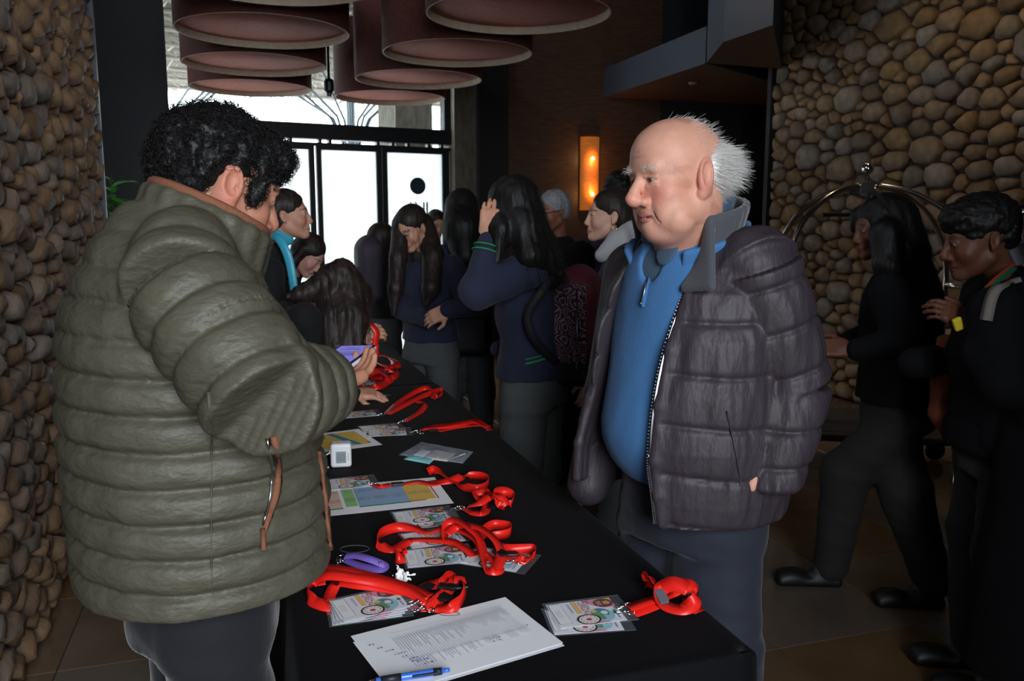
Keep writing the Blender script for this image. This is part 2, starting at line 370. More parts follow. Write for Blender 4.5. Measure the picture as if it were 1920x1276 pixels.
quad_box('wall_recess_side', [RP(-2.7, 5.5), RP(-2.8, 5.5), RP(-3.0, 7.5), RP(-2.9, 7.5)], 0, CH, M['black_wall'])
ceiling = quad_box('ceiling', [RP(-1.2, -3.6), RP(7.2, -3.6), RP(7.2, 9.4), RP(2.6, 9.4), WP(1.7, 0, .3), WP(-1.4, 0, .3), RP(-3.2, 7.4), RP(-3, 5.4), RP(-1.2, 5.4)], CH, CH+.15, M['ceiling'])
# stepped soffits over the passage
def soffit(nm, s0, s1, t0, t1, z0, z1):
    bm = bmesh.new(); box_bm(bm, RP((s0+s1)/2, (t0+t1)/2, (z0+z1)/2), ((s1-s0)/2, (t1-t0)/2, (z1-z0)/2), RAX)
    me = bm_mesh(nm, bm); me.materials.append(M['soffit']); me.materials.append(M['soffit_under'])
    for p in me.polygons:
        if p.normal.z < -.5: p.material_index = 1
    o = link(nm, me, None, None, smooth=False); o['kind'] = 'structure'; return o
def soffit_poly(nm, pts, z0, z1):
    o = quad_box(nm, pts, z0, z1, M['soffit']); o.data.materials.append(M['soffit_under'])
    for p in o.data.polygons:
        if p.normal.z < -.5: p.material_index = 1
    return o
soffit_poly('ceiling_soffit', [RP(4.02, 6.94), RP(5.35, 7.72), RP(7, 7.9), RP(7, 9.19), RP(4.02, 9.19)], 2.9, 3.22)
soffit_poly('ceiling_soffit', [RP(3.68, 6.09), RP(3.70, 5.46), RP(4.85, 6.98), RP(4.02, 6.92)], 2.9, 3.9)
# recessed downlight in the passage soffit
dl = tag(link('downlight', mesh_np('downlight', *lathe_np([(.05, 2.875), (.055, 2.90), (.03, 2.90), (.025, 2.885)], 16, tuple(RP(4.45, 7.9)))), mat('downlight_rim', srgb(120, 95, 70), .4)), 'small round recessed spotlight in the brown passage ceiling', 'ceiling light')
# outside: paving, thatched pergola with steel tree columns
M['paving'] = mat('pale_paving', (.75, .75, .75), .9)
quad_box('ground', [WP(-9, 0, .3), WP(12, 0, .3), WP(16, 0, 30), WP(-12, 0, 30)], -.15, -.02, M['paving'])
M['reed'] = mat('reed_thatch', srgb(120, 112, 104), .9, noise=.5, nscale=14, col2=srgb(78, 72, 66), rnd=.1)
M['reed_pale'] = mat('pale_reed', srgb(160, 152, 140), .8)
pg = thing('pergola', 'thatched pergola roof on branching steel columns outside the glass doors', 'pergola', WP(0, 0, 5))
zr = 3.95
box('thatch', WP(.6, zr+.08, 5.0), (7, 4.2, .04), M['reed'], pg, WAX)
g = random.Random(9); parts = []
for k in range(3800):
    a, b = g.uniform(-3.6, 3.6), g.uniform(.9, 9.1); L_ = g.uniform(.12, .5); an = g.gauss(.9, .45); z = zr+g.uniform(-.09, .06)
    d = Vector((math.cos(an), math.sin(an), g.uniform(-.25, .1)))*L_
    p = WP(a, z, b); q = p+WX*d.x+WY*d.y+Vector((0, 0, d.z)); w_ = g.uniform(.004, .012)
    n_ = (q-p).cross(Vector((0, 0, 1))).normalized()*w_; up = Vector((0, 0, w_))
    parts.append(([p+n_, p-n_, p-up*1.5, q+n_, q-n_, q-up*1.5], [(0, 1, 2), (5, 4, 3), (0, 3, 4, 1), (1, 4, 5, 2), (2, 5, 3, 0)]))
V, F = merge_np(parts); o = link('thatch_stalks', mesh_np('thatch_stalks', V, F), M['reed_pale'], pg, smooth=False); o['kind'] = 'stuff'
for k in range(8):
    b = 1.2+k*1.0; tube('purlin', [WP(-5, zr-.1, b), WP(5, zr-.1, b)], .03, M['reed_pale'], pg, k=8)
for a in (-3, -1.2, .8, 2.6): tube('rafter', [WP(a, zr-.04, .7), WP(a+.4, zr-.04, 9.2)], .03, M['reed_pale'], pg, k=8)
M['steel_out'] = mat('grey_steel', srgb(110, 122, 132), .5, metal=.4)
for (a, b) in ((-.95, 5.2), (1.35, 3.2)):
    tube('column', [WP(a, 0, b), WP(a, zr, b)], .06, M['steel_out'], pg, k=10)
    for k in range(9):
        an = 2*PI*k/9+.2; r = 1.5+.5*(k % 2); tube('strut', [WP(a, 2.3, b), WP(a+.28*math.cos(an), 2.9, b+.28*math.sin(an)), WP(a+r*math.cos(an), zr-.02, b+r*math.sin(an))], .018, M['steel_out'], pg, k=6)
# concrete pier seen through the transom's right corner
wbox('trim_5', 1.15, 1.60, 0, 3.9, .9, 1.5, M['concrete'])['kind'] = 'structure'
# ================================================================== FIXED FURNISHINGS
M['drum'] = mat('maroon_fabric', srgb(90, 42, 38), .85, noise=.3, nscale=40, bump=.1, bscale=400)
M['diffuser'] = mat('maroon_diffuser', srgb(196, 118, 100), .8, noise=.18, nscale=30, bump=.1, bscale=300)
M['drum_trim'] = mat('beige_trim', srgb(188, 172, 150), .7, noise=.15, nscale=30)
M['black_metal'] = mat('black_metal', srgb(18, 18, 20), .4, metal=.5)
def drum(cx, Y, idx, label):
    el = {0: 0}; x = atY(cx, 400, Y); c = Vector((x.x, Y, 2.6)); R_ = .48
    t = thing('drum_pendant_lamp', label, 'pendant lamp', c, 'large maroon drum pendant lamps in two rows')
    K = 72
    V, F = lathe_np([(R_-.004, -.035), (R_, -.035), (R_, .56), (R_-.004, .56)], K, tuple(c)); F = F[:-2]
    n0 = 0; F += [(j+3*K, (j+1) % K+3*K, (j+1) % K, j) for j in range(K)]
    link('shade', mesh_np('shade', V, F), M['drum'], t)
    V, F = lathe_np([(R_-.004, -.036), (R_-.005, .01), (R_-.012, .01), (R_-.011, -.036)], K, tuple(c)); F = F[:-2]+[(j+3*K, (j+1) % K+3*K, (j+1) % K, j) for j in range(K)]
    link('rim', mesh_np('rim', V, F), M['drum_trim'], t, smooth=False)
    V, F = lathe_np([(.001, .006), (R_-.013, .004), (R_-.013, .012), (.001, .012)], K, tuple(c))
    link('diffuser', mesh_np('diffuser', V, F), M['diffuser'], t)
    tube('cord', [c+Vector((0, 0, .02)), c+Vector((0, 0, CH-2.6))], .006, M['black_metal'], t, k=6)
    tube('spider', [c+Vector((-R_, 0, .54)), c+Vector((R_, 0, .54))], .005, M['black_metal'], t, k=6)
for cx, Y, lb in ((534, 3.9, 'maroon drum pendant lamp of the left row, cut off by the top of the photo'), (508, 4.97, 'widest fully seen maroon drum lamp of the left row, second from the front'),
                  (490, 6.0, 'maroon drum pendant lamp third from the front in the left row'), (481, 7.05, 'farthest and smallest maroon drum pendant lamp of the left row'),
                  (972, 4.55, 'nearest maroon drum pendant lamp of the right row at top centre'), (861, 5.6, 'second maroon drum pendant lamp of the right row'),
                  (789, 6.62, 'third maroon drum pendant lamp of the right row'), (736, 7.6, 'farthest maroon drum pendant lamp of the right row, before the transom window')):
    drum(cx, Y, 0, lb)
# small hanging spotlight between the rows
p = atY(617, 165, 6.4)
t = thing('hanging_spotlight', 'small black cylinder spotlight hanging on a rod between the drum lamps', 'spotlight', p)
V, F = lathe_np([(.012, .07), (.03, .06), (.036, .04), (.036, -.02), (.02, -.035), (.018, -.06), (.004, -.06)], 12, tuple(p)); link('housing', mesh_np('housing', V, F), M['black_metal'], t, smooth=False)
tube('rod', [p+Vector((0, 0, .06)), Vector((p.x, p.y, CH))], .01, M['black_metal'], t, k=8)
# wall sconce: amber shade with two bulbs
sc = thing('wall_sconce', 'tall amber wall lamp with two small glowing bulbs on the wood panelling', 'wall lamp', RP(3.85, 9.1, 1.52))
M['amber'] = mat('amber_glass', (.75, .22, .03), .5, noise=.35, nscale=14, stretch=(1, 1, 5), emit=(1, .26, .04, .16))
M['bulb'] = mat('bulb_glow', (1, .8, .5), .4, emit=(1, .62, .25, 14))
V, F = [], []
for zz in (1.62, 2.45):
    for k in range(9): a = PI*k/8; V.append(tuple(RP(3.852-.115*math.cos(a), 9.19-.09*math.sin(a), zz)))
    for k in range(9): a = PI*(8-k)/8; V.append(tuple(RP(3.852-.108*math.cos(a), 9.19-.083*math.sin(a), zz)))
F = [tuple(range(18)), tuple(reversed(range(18, 36)))]+[(k, 18+k, 18+(k+1) % 18, (k+1) % 18) for k in range(18)]
link('lamp_shade', mesh_np('lamp_shade', V, F), M['amber'], sc)
for z in (2.205, 1.80):
    V, F = lathe_np([(.002, -.018), (.014, -.012), (.018, 0), (.014, .012), (.002, .018)], 12, tuple(RP(3.852, 9.085, z))); link('bulb', mesh_np('bulb', V, F), M['bulb'], sc)
def point(name, loc, power, color, r=.03):
    l = bpy.data.lights.new(name, 'POINT'); l.energy = power; l.color = color; l.shadow_soft_size = r
    o = bpy.data.objects.new(name, l); COL.objects.link(o); o.location = loc
point('sconce_lamp', RP(3.852, 9.0, 2.205), 1.6, (1, .5, .18)); point('sconce_lamp', RP(3.852, 9.0, 1.80), 1.6, (1, .5, .18))
# ================================================================== SCULPTING: distance fields turned into one closed surface
def v3(*a): return np.array(a[0] if len(a) == 1 else a, float)
def nrm(v): v = np.array(v, float); return v/(np.linalg.norm(v)+1e-12)
class Field:
    """a grid of signed distance; prims are blended in one after the other"""
    def __init__(s, lo, hi, h):
        s.h = h; s.lo = np.array(lo, float)-2*h; n = np.ceil((np.array(hi, float)+2*h-s.lo)/h).astype(int)+1
        s.n = n; s.F = np.full(n, 1.0, np.float32)
        s.ax = [s.lo[i]+h*np.arange(n[i]) for i in range(3)]
    def sub(s, lo, hi):
        a = np.clip(np.floor((np.array(lo)-s.lo)/s.h).astype(int), 0, s.n-1); b = np.clip(np.ceil((np.array(hi)-s.lo)/s.h).astype(int)+1, 1, s.n)
        if np.any(b <= a): return None, None
        sl = tuple(slice(a[i], b[i]) for i in range(3))
        X = np.meshgrid(*[s.ax[i][sl[i]] for i in range(3)], indexing='ij')
        return sl, np.stack(X, -1).astype(np.float32)
    def put(s, fn, lo, hi, k=.01, op='u'):
        mg = max(k, s.h*2)+s.h
        sl, P = s.sub(np.array(lo)-mg, np.array(hi)+mg)
        if sl is None: return
        d = fn(P).astype(np.float32); f = s.F[sl]
        if op == 'u':
            if k > 0: h = np.clip(.5+.5*(f-d)/k, 0, 1); s.F[sl] = f+(d-f)*h-k*h*(1-h)
            else: s.F[sl] = np.minimum(f, d)
        elif op == 's':
            if k > 0: h = np.clip(.5-.5*(f+d)/k, 0, 1); s.F[sl] = f+(-d-f)*h+k*h*(1-h)
            else: s.F[sl] = np.maximum(f, -d)
    def mesh(s):
        F = s.F; n = F.shape; ins = F < 0; h = s.h
        # surface nets
        c = ins[:-1, :-1, :-1].astype(np.int8)
        cnt = sum(ins[i:n[0]-1+i, j:n[1]-1+j, k:n[2]-1+k].astype(np.int8) for i in (0, 1) for j in (0, 1) for k in (0, 1))
        act = (cnt > 0) & (cnt < 8); idx = np.argwhere(act); 
        if len(idx) == 0: return np.zeros((0, 3)), []
        vid = np.full(act.shape, -1, np.int64); vid[act] = np.arange(len(idx))
        acc = np.zeros((len(idx), 3)); m = np.zeros(len(idx))
        I, J, K = idx.T
        for (a, b) in [((0,0,0),(1,0,0)),((0,1,0),(1,1,0)),((0,0,1),(1,0,1)),((0,1,1),(1,1,1)),((0,0,0),(0,1,0)),((1,0,0),(1,1,0)),((0,0,1),(0,1,1)),((1,0,1),(1,1,1)),((0,0,0),(0,0,1)),((1,0,0),(1,0,1)),((0,1,0),(0,1,1)),((1,1,0),(1,1,1))]:
            fa = F[I+a[0], J+a[1], K+a[2]].astype(float); fb = F[I+b[0], J+b[1], K+b[2]].astype(float)
            x = (fa < 0) != (fb < 0); t = np.where(x, fa/(fa-fb+1e-20), 0)
            for q in range(3): acc[:, q] += np.where(x, a[q]+(b[q]-a[q])*t, 0)
            m += x
        V = s.lo+h*(idx+acc/m[:, None])
        Q = []
        for ax in range(3):
            o = [0, 1, 2]; o.remove(ax)
            A = np.take(ins, range(0, n[ax]-1), ax); B = np.take(ins, range(1, n[ax]), ax)
            E = np.argwhere(A != B); 
            if len(E) == 0: continue
            ok = np.all([(E[:, q] > 0) & (E[:, q] < n[q]-1) for q in o], axis=0); E = E[ok]
            s0 = A[tuple(E.T)]
            def vv(da, db):
                e = E.copy(); e[:, o[0]] += da; e[:, o[1]] += db; return vid[tuple(e.T)]
            q = np.stack([vv(-1, -1), vv(0, -1), vv(0, 0), vv(-1, 0)], 1)
            flip = s0 if ax != 1 else ~s0
            q[~flip] = q[~flip][:, ::-1]; Q.append(q)
        return V, np.concatenate(Q)
def sn_mesh(name, V, Q):
    me = bpy.data.meshes.new(name); me.vertices.add(len(V)); me.vertices.foreach_set('co', np.asarray(V, np.float32).ravel())
    me.loops.add(len(Q)*4); me.loops.foreach_set('vertex_index', np.asarray(Q, np.int32).ravel())
    me.polygons.add(len(Q)); me.polygons.foreach_set('loop_start', np.arange(0, len(Q)*4, 4, dtype=np.int32)); me.polygons.foreach_set('loop_total', np.full(len(Q), 4, np.int32))
    me.polygons.foreach_set('use_smooth', np.ones(len(Q), bool)); me.update(calc_edges=True); return me
def smooth_v(V, Q, it=1, lam=.5):
    n = len(V); E = np.concatenate([Q[:, [0, 1]], Q[:, [1, 2]], Q[:, [2, 3]], Q[:, [3, 0]]]); 
    for _ in range(it):
        S = np.zeros((n, 3)); c = np.bincount(E[:, 0], minlength=n)+np.bincount(E[:, 1], minlength=n)
        for q in range(3): S[:, q] = np.bincount(E[:, 0], V[E[:, 1], q], n)+np.bincount(E[:, 1], V[E[:, 0], q], n)
        V = V+(S/np.maximum(c, 1)[:, None]-V)*lam
    return V
# primitives: each returns (fn, lo, hi)
def cone(a, b, r1, r2, flat=None, fdir=None):
    a, b = v3(a), v3(b); ba = b-a; L2 = ba@ba+1e-12; R_ = max(r1, r2)
    def fn(P):
        pa = P-a; t = np.clip((pa@ba)/L2, 0, 1); d = pa-t[..., None]*ba
        if flat is not None:
            f = nrm(fdir); c = d@f; d = d+(c*(1/flat-1))[..., None]*f; return (np.linalg.norm(d, axis=-1)-(r1+(r2-r1)*t))*min(1, flat)
        return np.linalg.norm(d, axis=-1)-(r1+(r2-r1)*t)
    return fn, np.minimum(a, b)-R_*1.0, np.maximum(a, b)+R_*1.0
def ell(c, r, R=None):
    c, r = v3(c), v3(r); R = np.eye(3) if R is None else np.array(R, float)   # rows of R: local axes in world
    def fn(P):
        q = (P-c)@R.T; k0 = np.linalg.norm(q/r, axis=-1); k1 = np.linalg.norm(q/(r*r), axis=-1)+1e-9; return k0*(k0-1)/k1
    e = np.abs(R.T)@r; return fn, c-e, c+e
def rbox(c, hf, rad, R=None):
    c, hf = v3(c), v3(hf); R = np.eye(3) if R is None else np.array(R, float)
    def fn(P):
        q = np.abs((P-c)@R.T)-(hf-rad); return np.linalg.norm(np.maximum(q, 0), axis=-1)+np.minimum(q.max(-1), 0)-rad
    e = np.abs(R.T)@hf; return fn, c-e, c+e
def noise3(P, f, seed=0, oct_=2):
    """cheap smooth noise from rotated sines"""
    g = np.random.RandomState(seed); v = 0; am = 1
    for o in range(oct_):
        for _ in range(4):
            d = g.normal(size=3); d /= np.linalg.norm(d); d2 = g.normal(size=3)
            v = v+am*np.sin((P@d)*f*6.28+g.uniform(0, 6)+1.3*np.sin((P@d2)*f*3.1+g.uniform(0, 6)))*.25
        f *= 2.1; am *= .5
    return v
def dense(C_, AB, n=4):
    return list(catmull(C_, n)), [tuple(q[:2]) for q in catmull([(a, b, 0) for a, b in AB], n)]
class Loft(list): kj = .004
def loft(C_, AB, side, up_caps=True, pw=2.0, quilt=None, wr=None, capr=.0, S=None):
    """body of elliptical sections: C_ centres, AB (half width, half depth) per centre, side: width direction(s)"""
    C_ = np.array([v3(c) for c in C_]); AB = np.array(AB, float); n = len(C_)
    seg = np.linalg.norm(np.diff(C_, axis=0), axis=1); cum = np.concatenate([[0], np.cumsum(seg)])
    T = np.gradient(C_, axis=0); T /= np.linalg.norm(T, axis=1)[:, None]
    sd = np.array(side, float); sd = np.tile(sd, (n, 1)) if sd.ndim == 1 else sd
    sd = sd-(np.sum(sd*T, 1))[:, None]*T; sd /= np.linalg.norm(sd, axis=1)[:, None]
    R_ = AB.max()
    shear = bool(np.all(np.abs(np.diff(C_, axis=0)[:, 2])/seg > .82))
    def seg_fn(i):
        a = C_[i]; ba = C_[i+1]-a; L = seg[i]; ax = (np.array([0, 0, np.sign(ba[2])]) if shear else ba/L).astype(np.float32); s0, s1 = sd[i], sd[i+1]
        def fn(P):
            pa = P-a.astype(np.float32)
            if shear:
                t = np.clip(pa[..., 2]/ba[2], 0, 1).astype(np.float32); q = pa-t[..., None]*ba.astype(np.float32); ec = q[..., 2].copy(); q[..., 2] = 0
            else:
                t = np.clip((pa@ax)/L, 0, 1).astype(np.float32); q = pa-(t*L)[..., None]*ax; ec = q@ax; q -= ec[..., None]*ax
            s_ = s0.astype(np.float32)+t[..., None]*(s1-s0).astype(np.float32); s_ -= (s_@ax)[..., None]*ax; s_ /= np.sqrt((s_*s_).sum(-1))[..., None]
            u = (q*s_).sum(-1); v = (q*np.cross(ax, s_)).sum(-1)
            A_ = AB[i, 0]+(AB[i+1, 0]-AB[i, 0])*t; B_ = AB[i, 1]+(AB[i+1, 1]-AB[i, 1])*t
            if pw == 2.0:
                rr = np.sqrt((u/A_)**2+(v/B_)**2); k1 = np.sqrt((u/(A_*A_))**2+(v/(B_*B_))**2)+1e-6; d = np.where(rr > .3, rr*(rr-1)/k1, (rr-1)*np.minimum(A_, B_))
            else:
                rr = (np.abs(u/A_)**pw+np.abs(v/B_)**pw)**(1/pw); d = (rr-1)*np.minimum(A_, B_)
            if quilt is not None:
                nr = np.abs(d) < .05
                if nr.any(): d = d.copy(); d[nr] -= quilt(cum[i]+t[nr]*L, (u/A_)[nr], (v/B_)[nr], P[nr])
            cd = np.abs(ec); d = np.where(cd > 1e-5, np.where(d > 0, np.sqrt(d*d+cd*cd), np.maximum(d, cd)), d)
            return d
        R_ = AB[i:i+2].max(); return fn, np.minimum(C_[i], C_[i+1])-R_-.012, np.maximum(C_[i], C_[i+1])+R_+.012
    r_ = Loft(seg_fn(i) for i in range(n-1)); r_.kj = .003 if (quilt is not None or shear) else .016; return r_
def sculpt(name, prims, h, m, parent=None, smooth=1, color=None, post=None, extra=None, loc=None):
    """prims: list of (prim, k) or (prim, k, 's')"""
    flat = []
    for p in prims:
        if isinstance(p[0], list): flat += [(q, p[1] if i == 0 else getattr(p[0], 'kj', .004))+tuple(p[2:]) for i, q in enumerate(p[0])]
        else: flat.append(p)
    prims = flat
    lo = np.min([p[0][1] for p in prims if len(p) < 3 or p[2] == 'u'], axis=0)-.01; hi = np.max([p[0][2] for p in prims if len(p) < 3 or p[2] == 'u'], axis=0)+.01
    F = Field(lo, hi, h)
    for p in prims: F.put(p[0][0], p[0][1], p[0][2], p[1], p[2] if len(p) > 2 else 'u')
    if post:
        nr = np.abs(F.F) < 3.5*h+.008; I = np.argwhere(nr); P = (F.lo+F.h*I).astype(np.float32); F.F[nr] = post(P, F.F[nr])
    V, Q = F.mesh()
    if smooth: V = smooth_v(V, Q, smooth, .5)
    me = sn_mesh(name, V, Q)
    o = link(name, me, m, parent)
    if color is not None: set_color(me, color)
    return o
def sculpt_multi(name, groups, m, parent, smooth=1, color=None):
    """one object from several closed pieces sculpted at their own fineness (head, hands, body)"""
    o = None; VV = []; QQ = []; n = 0
    for prims, h in groups:
        c = sculpt(name, prims, h, m, None, smooth); me = c.data
        V = np.empty(len(me.vertices)*3, np.float32); me.vertices.foreach_get('co', V); Q = np.empty(len(me.loops), np.int32); me.loops.foreach_get('vertex_index', Q)
        VV.append(V.reshape(-1, 3)); QQ.append(Q.reshape(-1, 4)+n); n += len(VV[-1]); bpy.data.objects.remove(c); bpy.data.meshes.remove(me)
    me = sn_mesh(name, np.concatenate(VV), np.concatenate(QQ)); o = link(name, me, m, parent)
    if color is not None: set_color(me, color)
    return o
def set_color(me, fn):
    V = np.empty(len(me.vertices)*3, np.float32); me.vertices.foreach_get('co', V); V = V.reshape(-1, 3)
    c = fn(V.astype(float)); c = np.concatenate([c, np.ones((len(c), 1))], 1).astype(np.float32)
    a = me.color_attributes.new('Col', 'FLOAT_COLOR', 'POINT'); a.data.foreach_set('color', c.ravel())
def join_mesh(name, objs):
    """several meshes into the first one"""
    VV = []; FF = []; CC = []; o = 0; base = objs[0]; MI = []; mats = []
    for ob in objs:
        me = ob.data; n = len(me.vertices); V = np.empty(n*3, np.float32); me.vertices.foreach_get('co', V); VV.append(V.reshape(-1, 3))
        FF += [tuple(i+o for i in p.vertices) for p in me.polygons]; o += n
    return VV, FF
def strands(name, P0, D, L, w, m, parent, bend, seg=5, taper=True, seed=1):
    """many hair strands as one mesh of thin three-sided tubes. P0 roots, D directions, L lengths, bend(P,t)->offset"""
    P0 = np.asarray(P0); D = np.asarray(D); n = len(P0); t = np.linspace(0, 1, seg); 
    P = P0[:, None, :]+D[:, None, :]*(L[:, None]*t)[..., None]+bend(P0, D, L, t)
    return strands_from(name, P, w, m, parent, taper)
def strands_from(name, P, w, m, parent, taper=True, obj=True):
    n, seg, _ = P.shape; T = np.gradient(P, axis=1); T /= np.linalg.norm(T, axis=-1, keepdims=True)+1e-9
    ref = np.where(np.abs(T[..., 2:3]) > .9, np.array([1., 0, 0]), np.array([0, 0, 1.])); A = np.cross(T, ref); A /= np.linalg.norm(A, axis=-1, keepdims=True)+1e-9; B = np.cross(T, A)
    w = np.broadcast_to(np.asarray(w, float).reshape(-1, 1), (n, seg)).copy()
    if taper: w *= np.linspace(1, .25, seg)[None]
    V = np.stack([P+w[..., None]*(A*math.cos(a)+B*math.sin(a)) for a in (0, 2.094, 4.189)], 2)  # n,seg,3,3
    V = V.reshape(-1, 3); base = (np.arange(n)*seg*3)[:, None, None]+(np.arange(seg-1)*3)[None, :, None]+np.arange(3)[None, None, :]
    j2 = (np.arange(3)+1) % 3; b2 = (np.arange(n)*seg*3)[:, None, None]+(np.arange(seg-1)*3)[None, :, None]+j2[None, None, :]
    Q = np.stack([base, b2, b2+3, base+3], -1).reshape(-1, 4)
    if not obj: return V, Q
    return link(name, sn_mesh(name, V, Q), m, parent)
def append_mesh(o, V, Q):
    """add quads to a sculpted mesh object, so that hair volume and strands are one surface"""
    me = o.data; n = len(me.vertices); V0 = np.empty(n*3, np.float32); me.vertices.foreach_get('co', V0)
    Q0 = np.empty(len(me.loops), np.int32); me.loops.foreach_get('vertex_index', Q0)
    new = sn_mesh(me.name, np.concatenate([V0.reshape(-1, 3), V]), np.concatenate([Q0.reshape(-1, 4), np.asarray(Q)+n]))
    for x in me.materials: new.materials.append(x)
    old = o.data; o.data = new; bpy.data.meshes.remove(old)
def axes(fwd, up):
    """rows: x right, y forward, z up"""
    y = nrm(fwd); z = nrm(v3(up)-(v3(up)@y)*y); x = np.cross(y, z); return np.array([x, y, z])
# ================================================================== PEOPLE: heads, hands, hair
M['skin'] = mat('skin', (1, 1, 1), .5, attr=True, bump=.12, bscale=220, noise=.1, nscale=38, spec=.4)
M['skin'].node_tree.nodes['Principled BSDF'].inputs['Subsurface Weight'].default_value = .12
M['skin'].node_tree.nodes['Principled BSDF'].inputs['Subsurface Scale'].default_value = .006
M['skin'].node_tree.nodes['Principled BSDF'].inputs['Subsurface Radius'].default_value = (1, .35, .2)
M['hair_black'] = mat('black_hair', srgb(18, 17, 18), .55, spec=.35, noise=.3, nscale=30)
M['hair_brown'] = mat('dark_brown_hair', srgb(46, 34, 31), .55, spec=.35, noise=.35, nscale=25, col2=srgb(26, 20, 20))
M['hair_white'] = mat('white_hair', srgb(235, 233, 230), .6)
M['hair_gray'] = mat('grey_hair', srgb(150, 152, 156), .6, noise=.4, nscale=60)
M['eye'] = mat('eye', srgb(190, 180, 176), .15); M['iris'] = mat('iris', srgb(30, 22, 20), .1)
class Frame:
    """local axes: x to the person's right, y forward, z up; s scales"""
    def __init__(s, o, fwd, up=(0, 0, 1), sc=1.): s.o = v3(o); s.R = axes(fwd, up); s.s = sc
    def __call__(s, x, y, z): return s.o+s.s*(np.array([x, y, z])@s.R)
    def inv(s, P): return ((P-s.o)@s.R.T)/s.s
    def ell(s, c, r, R=None): return ell(s(*c), np.array(r)*s.s, s.R if R is None else R@s.R)
    def cone(s, a, b, r1, r2, **k): return cone(s(*a), s(*b), r1*s.s, r2*s.s, **k)
def rotx(a): c, s_ = math.cos(a), math.sin(a); return np.array([[1, 0, 0], [0, c, s_], [0, -s_, c]])
def roty(a): c, s_ = math.cos(a), math.sin(a); return np.array([[c, 0, s_], [0, 1, 0], [-s_, 0, c]])
def rotz(a): c, s_ = math.cos(a), math.sin(a); return np.array([[c, s_, 0], [-s_, c, 0], [0, 0, 1]])
def head_prims(H, nose=1., jowl=0., wide=1., lips=1., brow=1., chin=1., fem=0., old=0., slit=.0016):
    k = H.s; W = wide
    p = [(H.ell((0, -.014, .034), (.075*W, .094, .086)), .0)]+([(H.ell((0, .022, .048), (.069*W, .072, .066)), .02*k)] if old else [])+[ (H.ell((0, .028, -.026), (.060*W, .062, .082)), .03*k)]
    for sx in (-1, 1):
        p += [(H.cone((sx*.050*W, -.005, -.055), (sx*.012, .062, -.098*chin), .020, .016), .022*k),
              (H.ell((sx*.040*W, .056, -.030), (.024, .026, .026)), .02*k)]
        if jowl: p.append((H.ell((sx*.046*W, .038, -.080), (.026*jowl, .036, .034)), .02*k))
        if jowl: p.append((H.ell((sx*.034*W, .068, -.062), (.018, .018, .03)), .014*k))
    p += [(H.ell((0, .073, -.098*chin), (.020, .018, .017)), .018*k),
          (H.cone((-.034, .077, .024), (.034, .077, .024), .0135*brow, .0135*brow), .016*k)]
    if jowl: p.append((H.ell((0, .030, -.108), (.045, .05, .026)), .025*k))
    for sx in (-1, 1):
        p += [(H.ell((sx*.031, .099, .002), (.018, .016, .0125)), .010*k, 's'), (H.ell((sx*.031, .0765, .003), (.0135, .0135, .0118)), .003*k)]
        # upper lid fold
        p += [(H.cone((sx*.018, .089, .009), (sx*.044, .081, .008), .003, .003), .004*k)]
        if old: p += [(H.cone((sx*.020, .087, -.010), (sx*.042, .080, -.009), .0035, .0035), .006*k),
                      (H.cone((sx*.020, .089, -.050), (sx*.038, .078, -.082), .0022, .0022), .005*k, 's')]
    p += [(H.cone((0, .085, .016), (0, .109*(.6+.4*nose), -.030), .0075, .0115*nose), .009*k),
          (H.ell((0, .1045+.010*(nose-1)*2, -.036), (.0135*nose, .0145*nose, .0115*nose)), .007*k)]
    for sx in (-1, 1): p += [(H.ell((sx*.0135*nose, .095, -.040), (.0085*nose, .012, .0085*nose)), .005*k),
                             (H.ell((sx*.007*nose, .101, -.049), (.0035, .005, .004)), .002*k, 's')]
    p += [(H.ell((0, .082, -.060), (.024, .012, .012)), .012*k),
          (H.ell((0, .0895, -.0665), (.021*lips, .0075, .0048*lips)), .004*k), (H.ell((0, .0885, -.0765), (.019*lips, .0080, .0060*lips)), .005*k),
          (H.cone((-.023, .089, -.0715), (.023, .089, -.0715), slit, slit), .002*k, 's')]
    return p
def ear_prims(H, sx, big=1., wide=1.):
    k = H.s; c = (sx*.076*wide, -.014, -.004); R = roty(sx*.30) @ rotx(-.2)
    R2 = rotz(sx*-.35)@rotx(.15)
    return [(H.ell(c, (.0095*big, .0185*big, .031*big), R2), .004*k), (H.ell((c[0]+sx*.008*big, c[1]+.003, c[2]+.004*big), (.0065*big, .0115*big, .0190*big), R2), .003*k, 's'),
            (H.cone((c[0]+sx*.004*big, c[1]+.010*big, c[2]-.006*big), (c[0]+sx*.006*big, c[1]+.008*big, c[2]+.002*big), .0035*big, .002*big), .003*k),
            (H.ell((c[0]-sx*.001, c[1]+.009*big, c[2]-.026*big), (.007*big, .008*big, .009*big)), .004*k)]
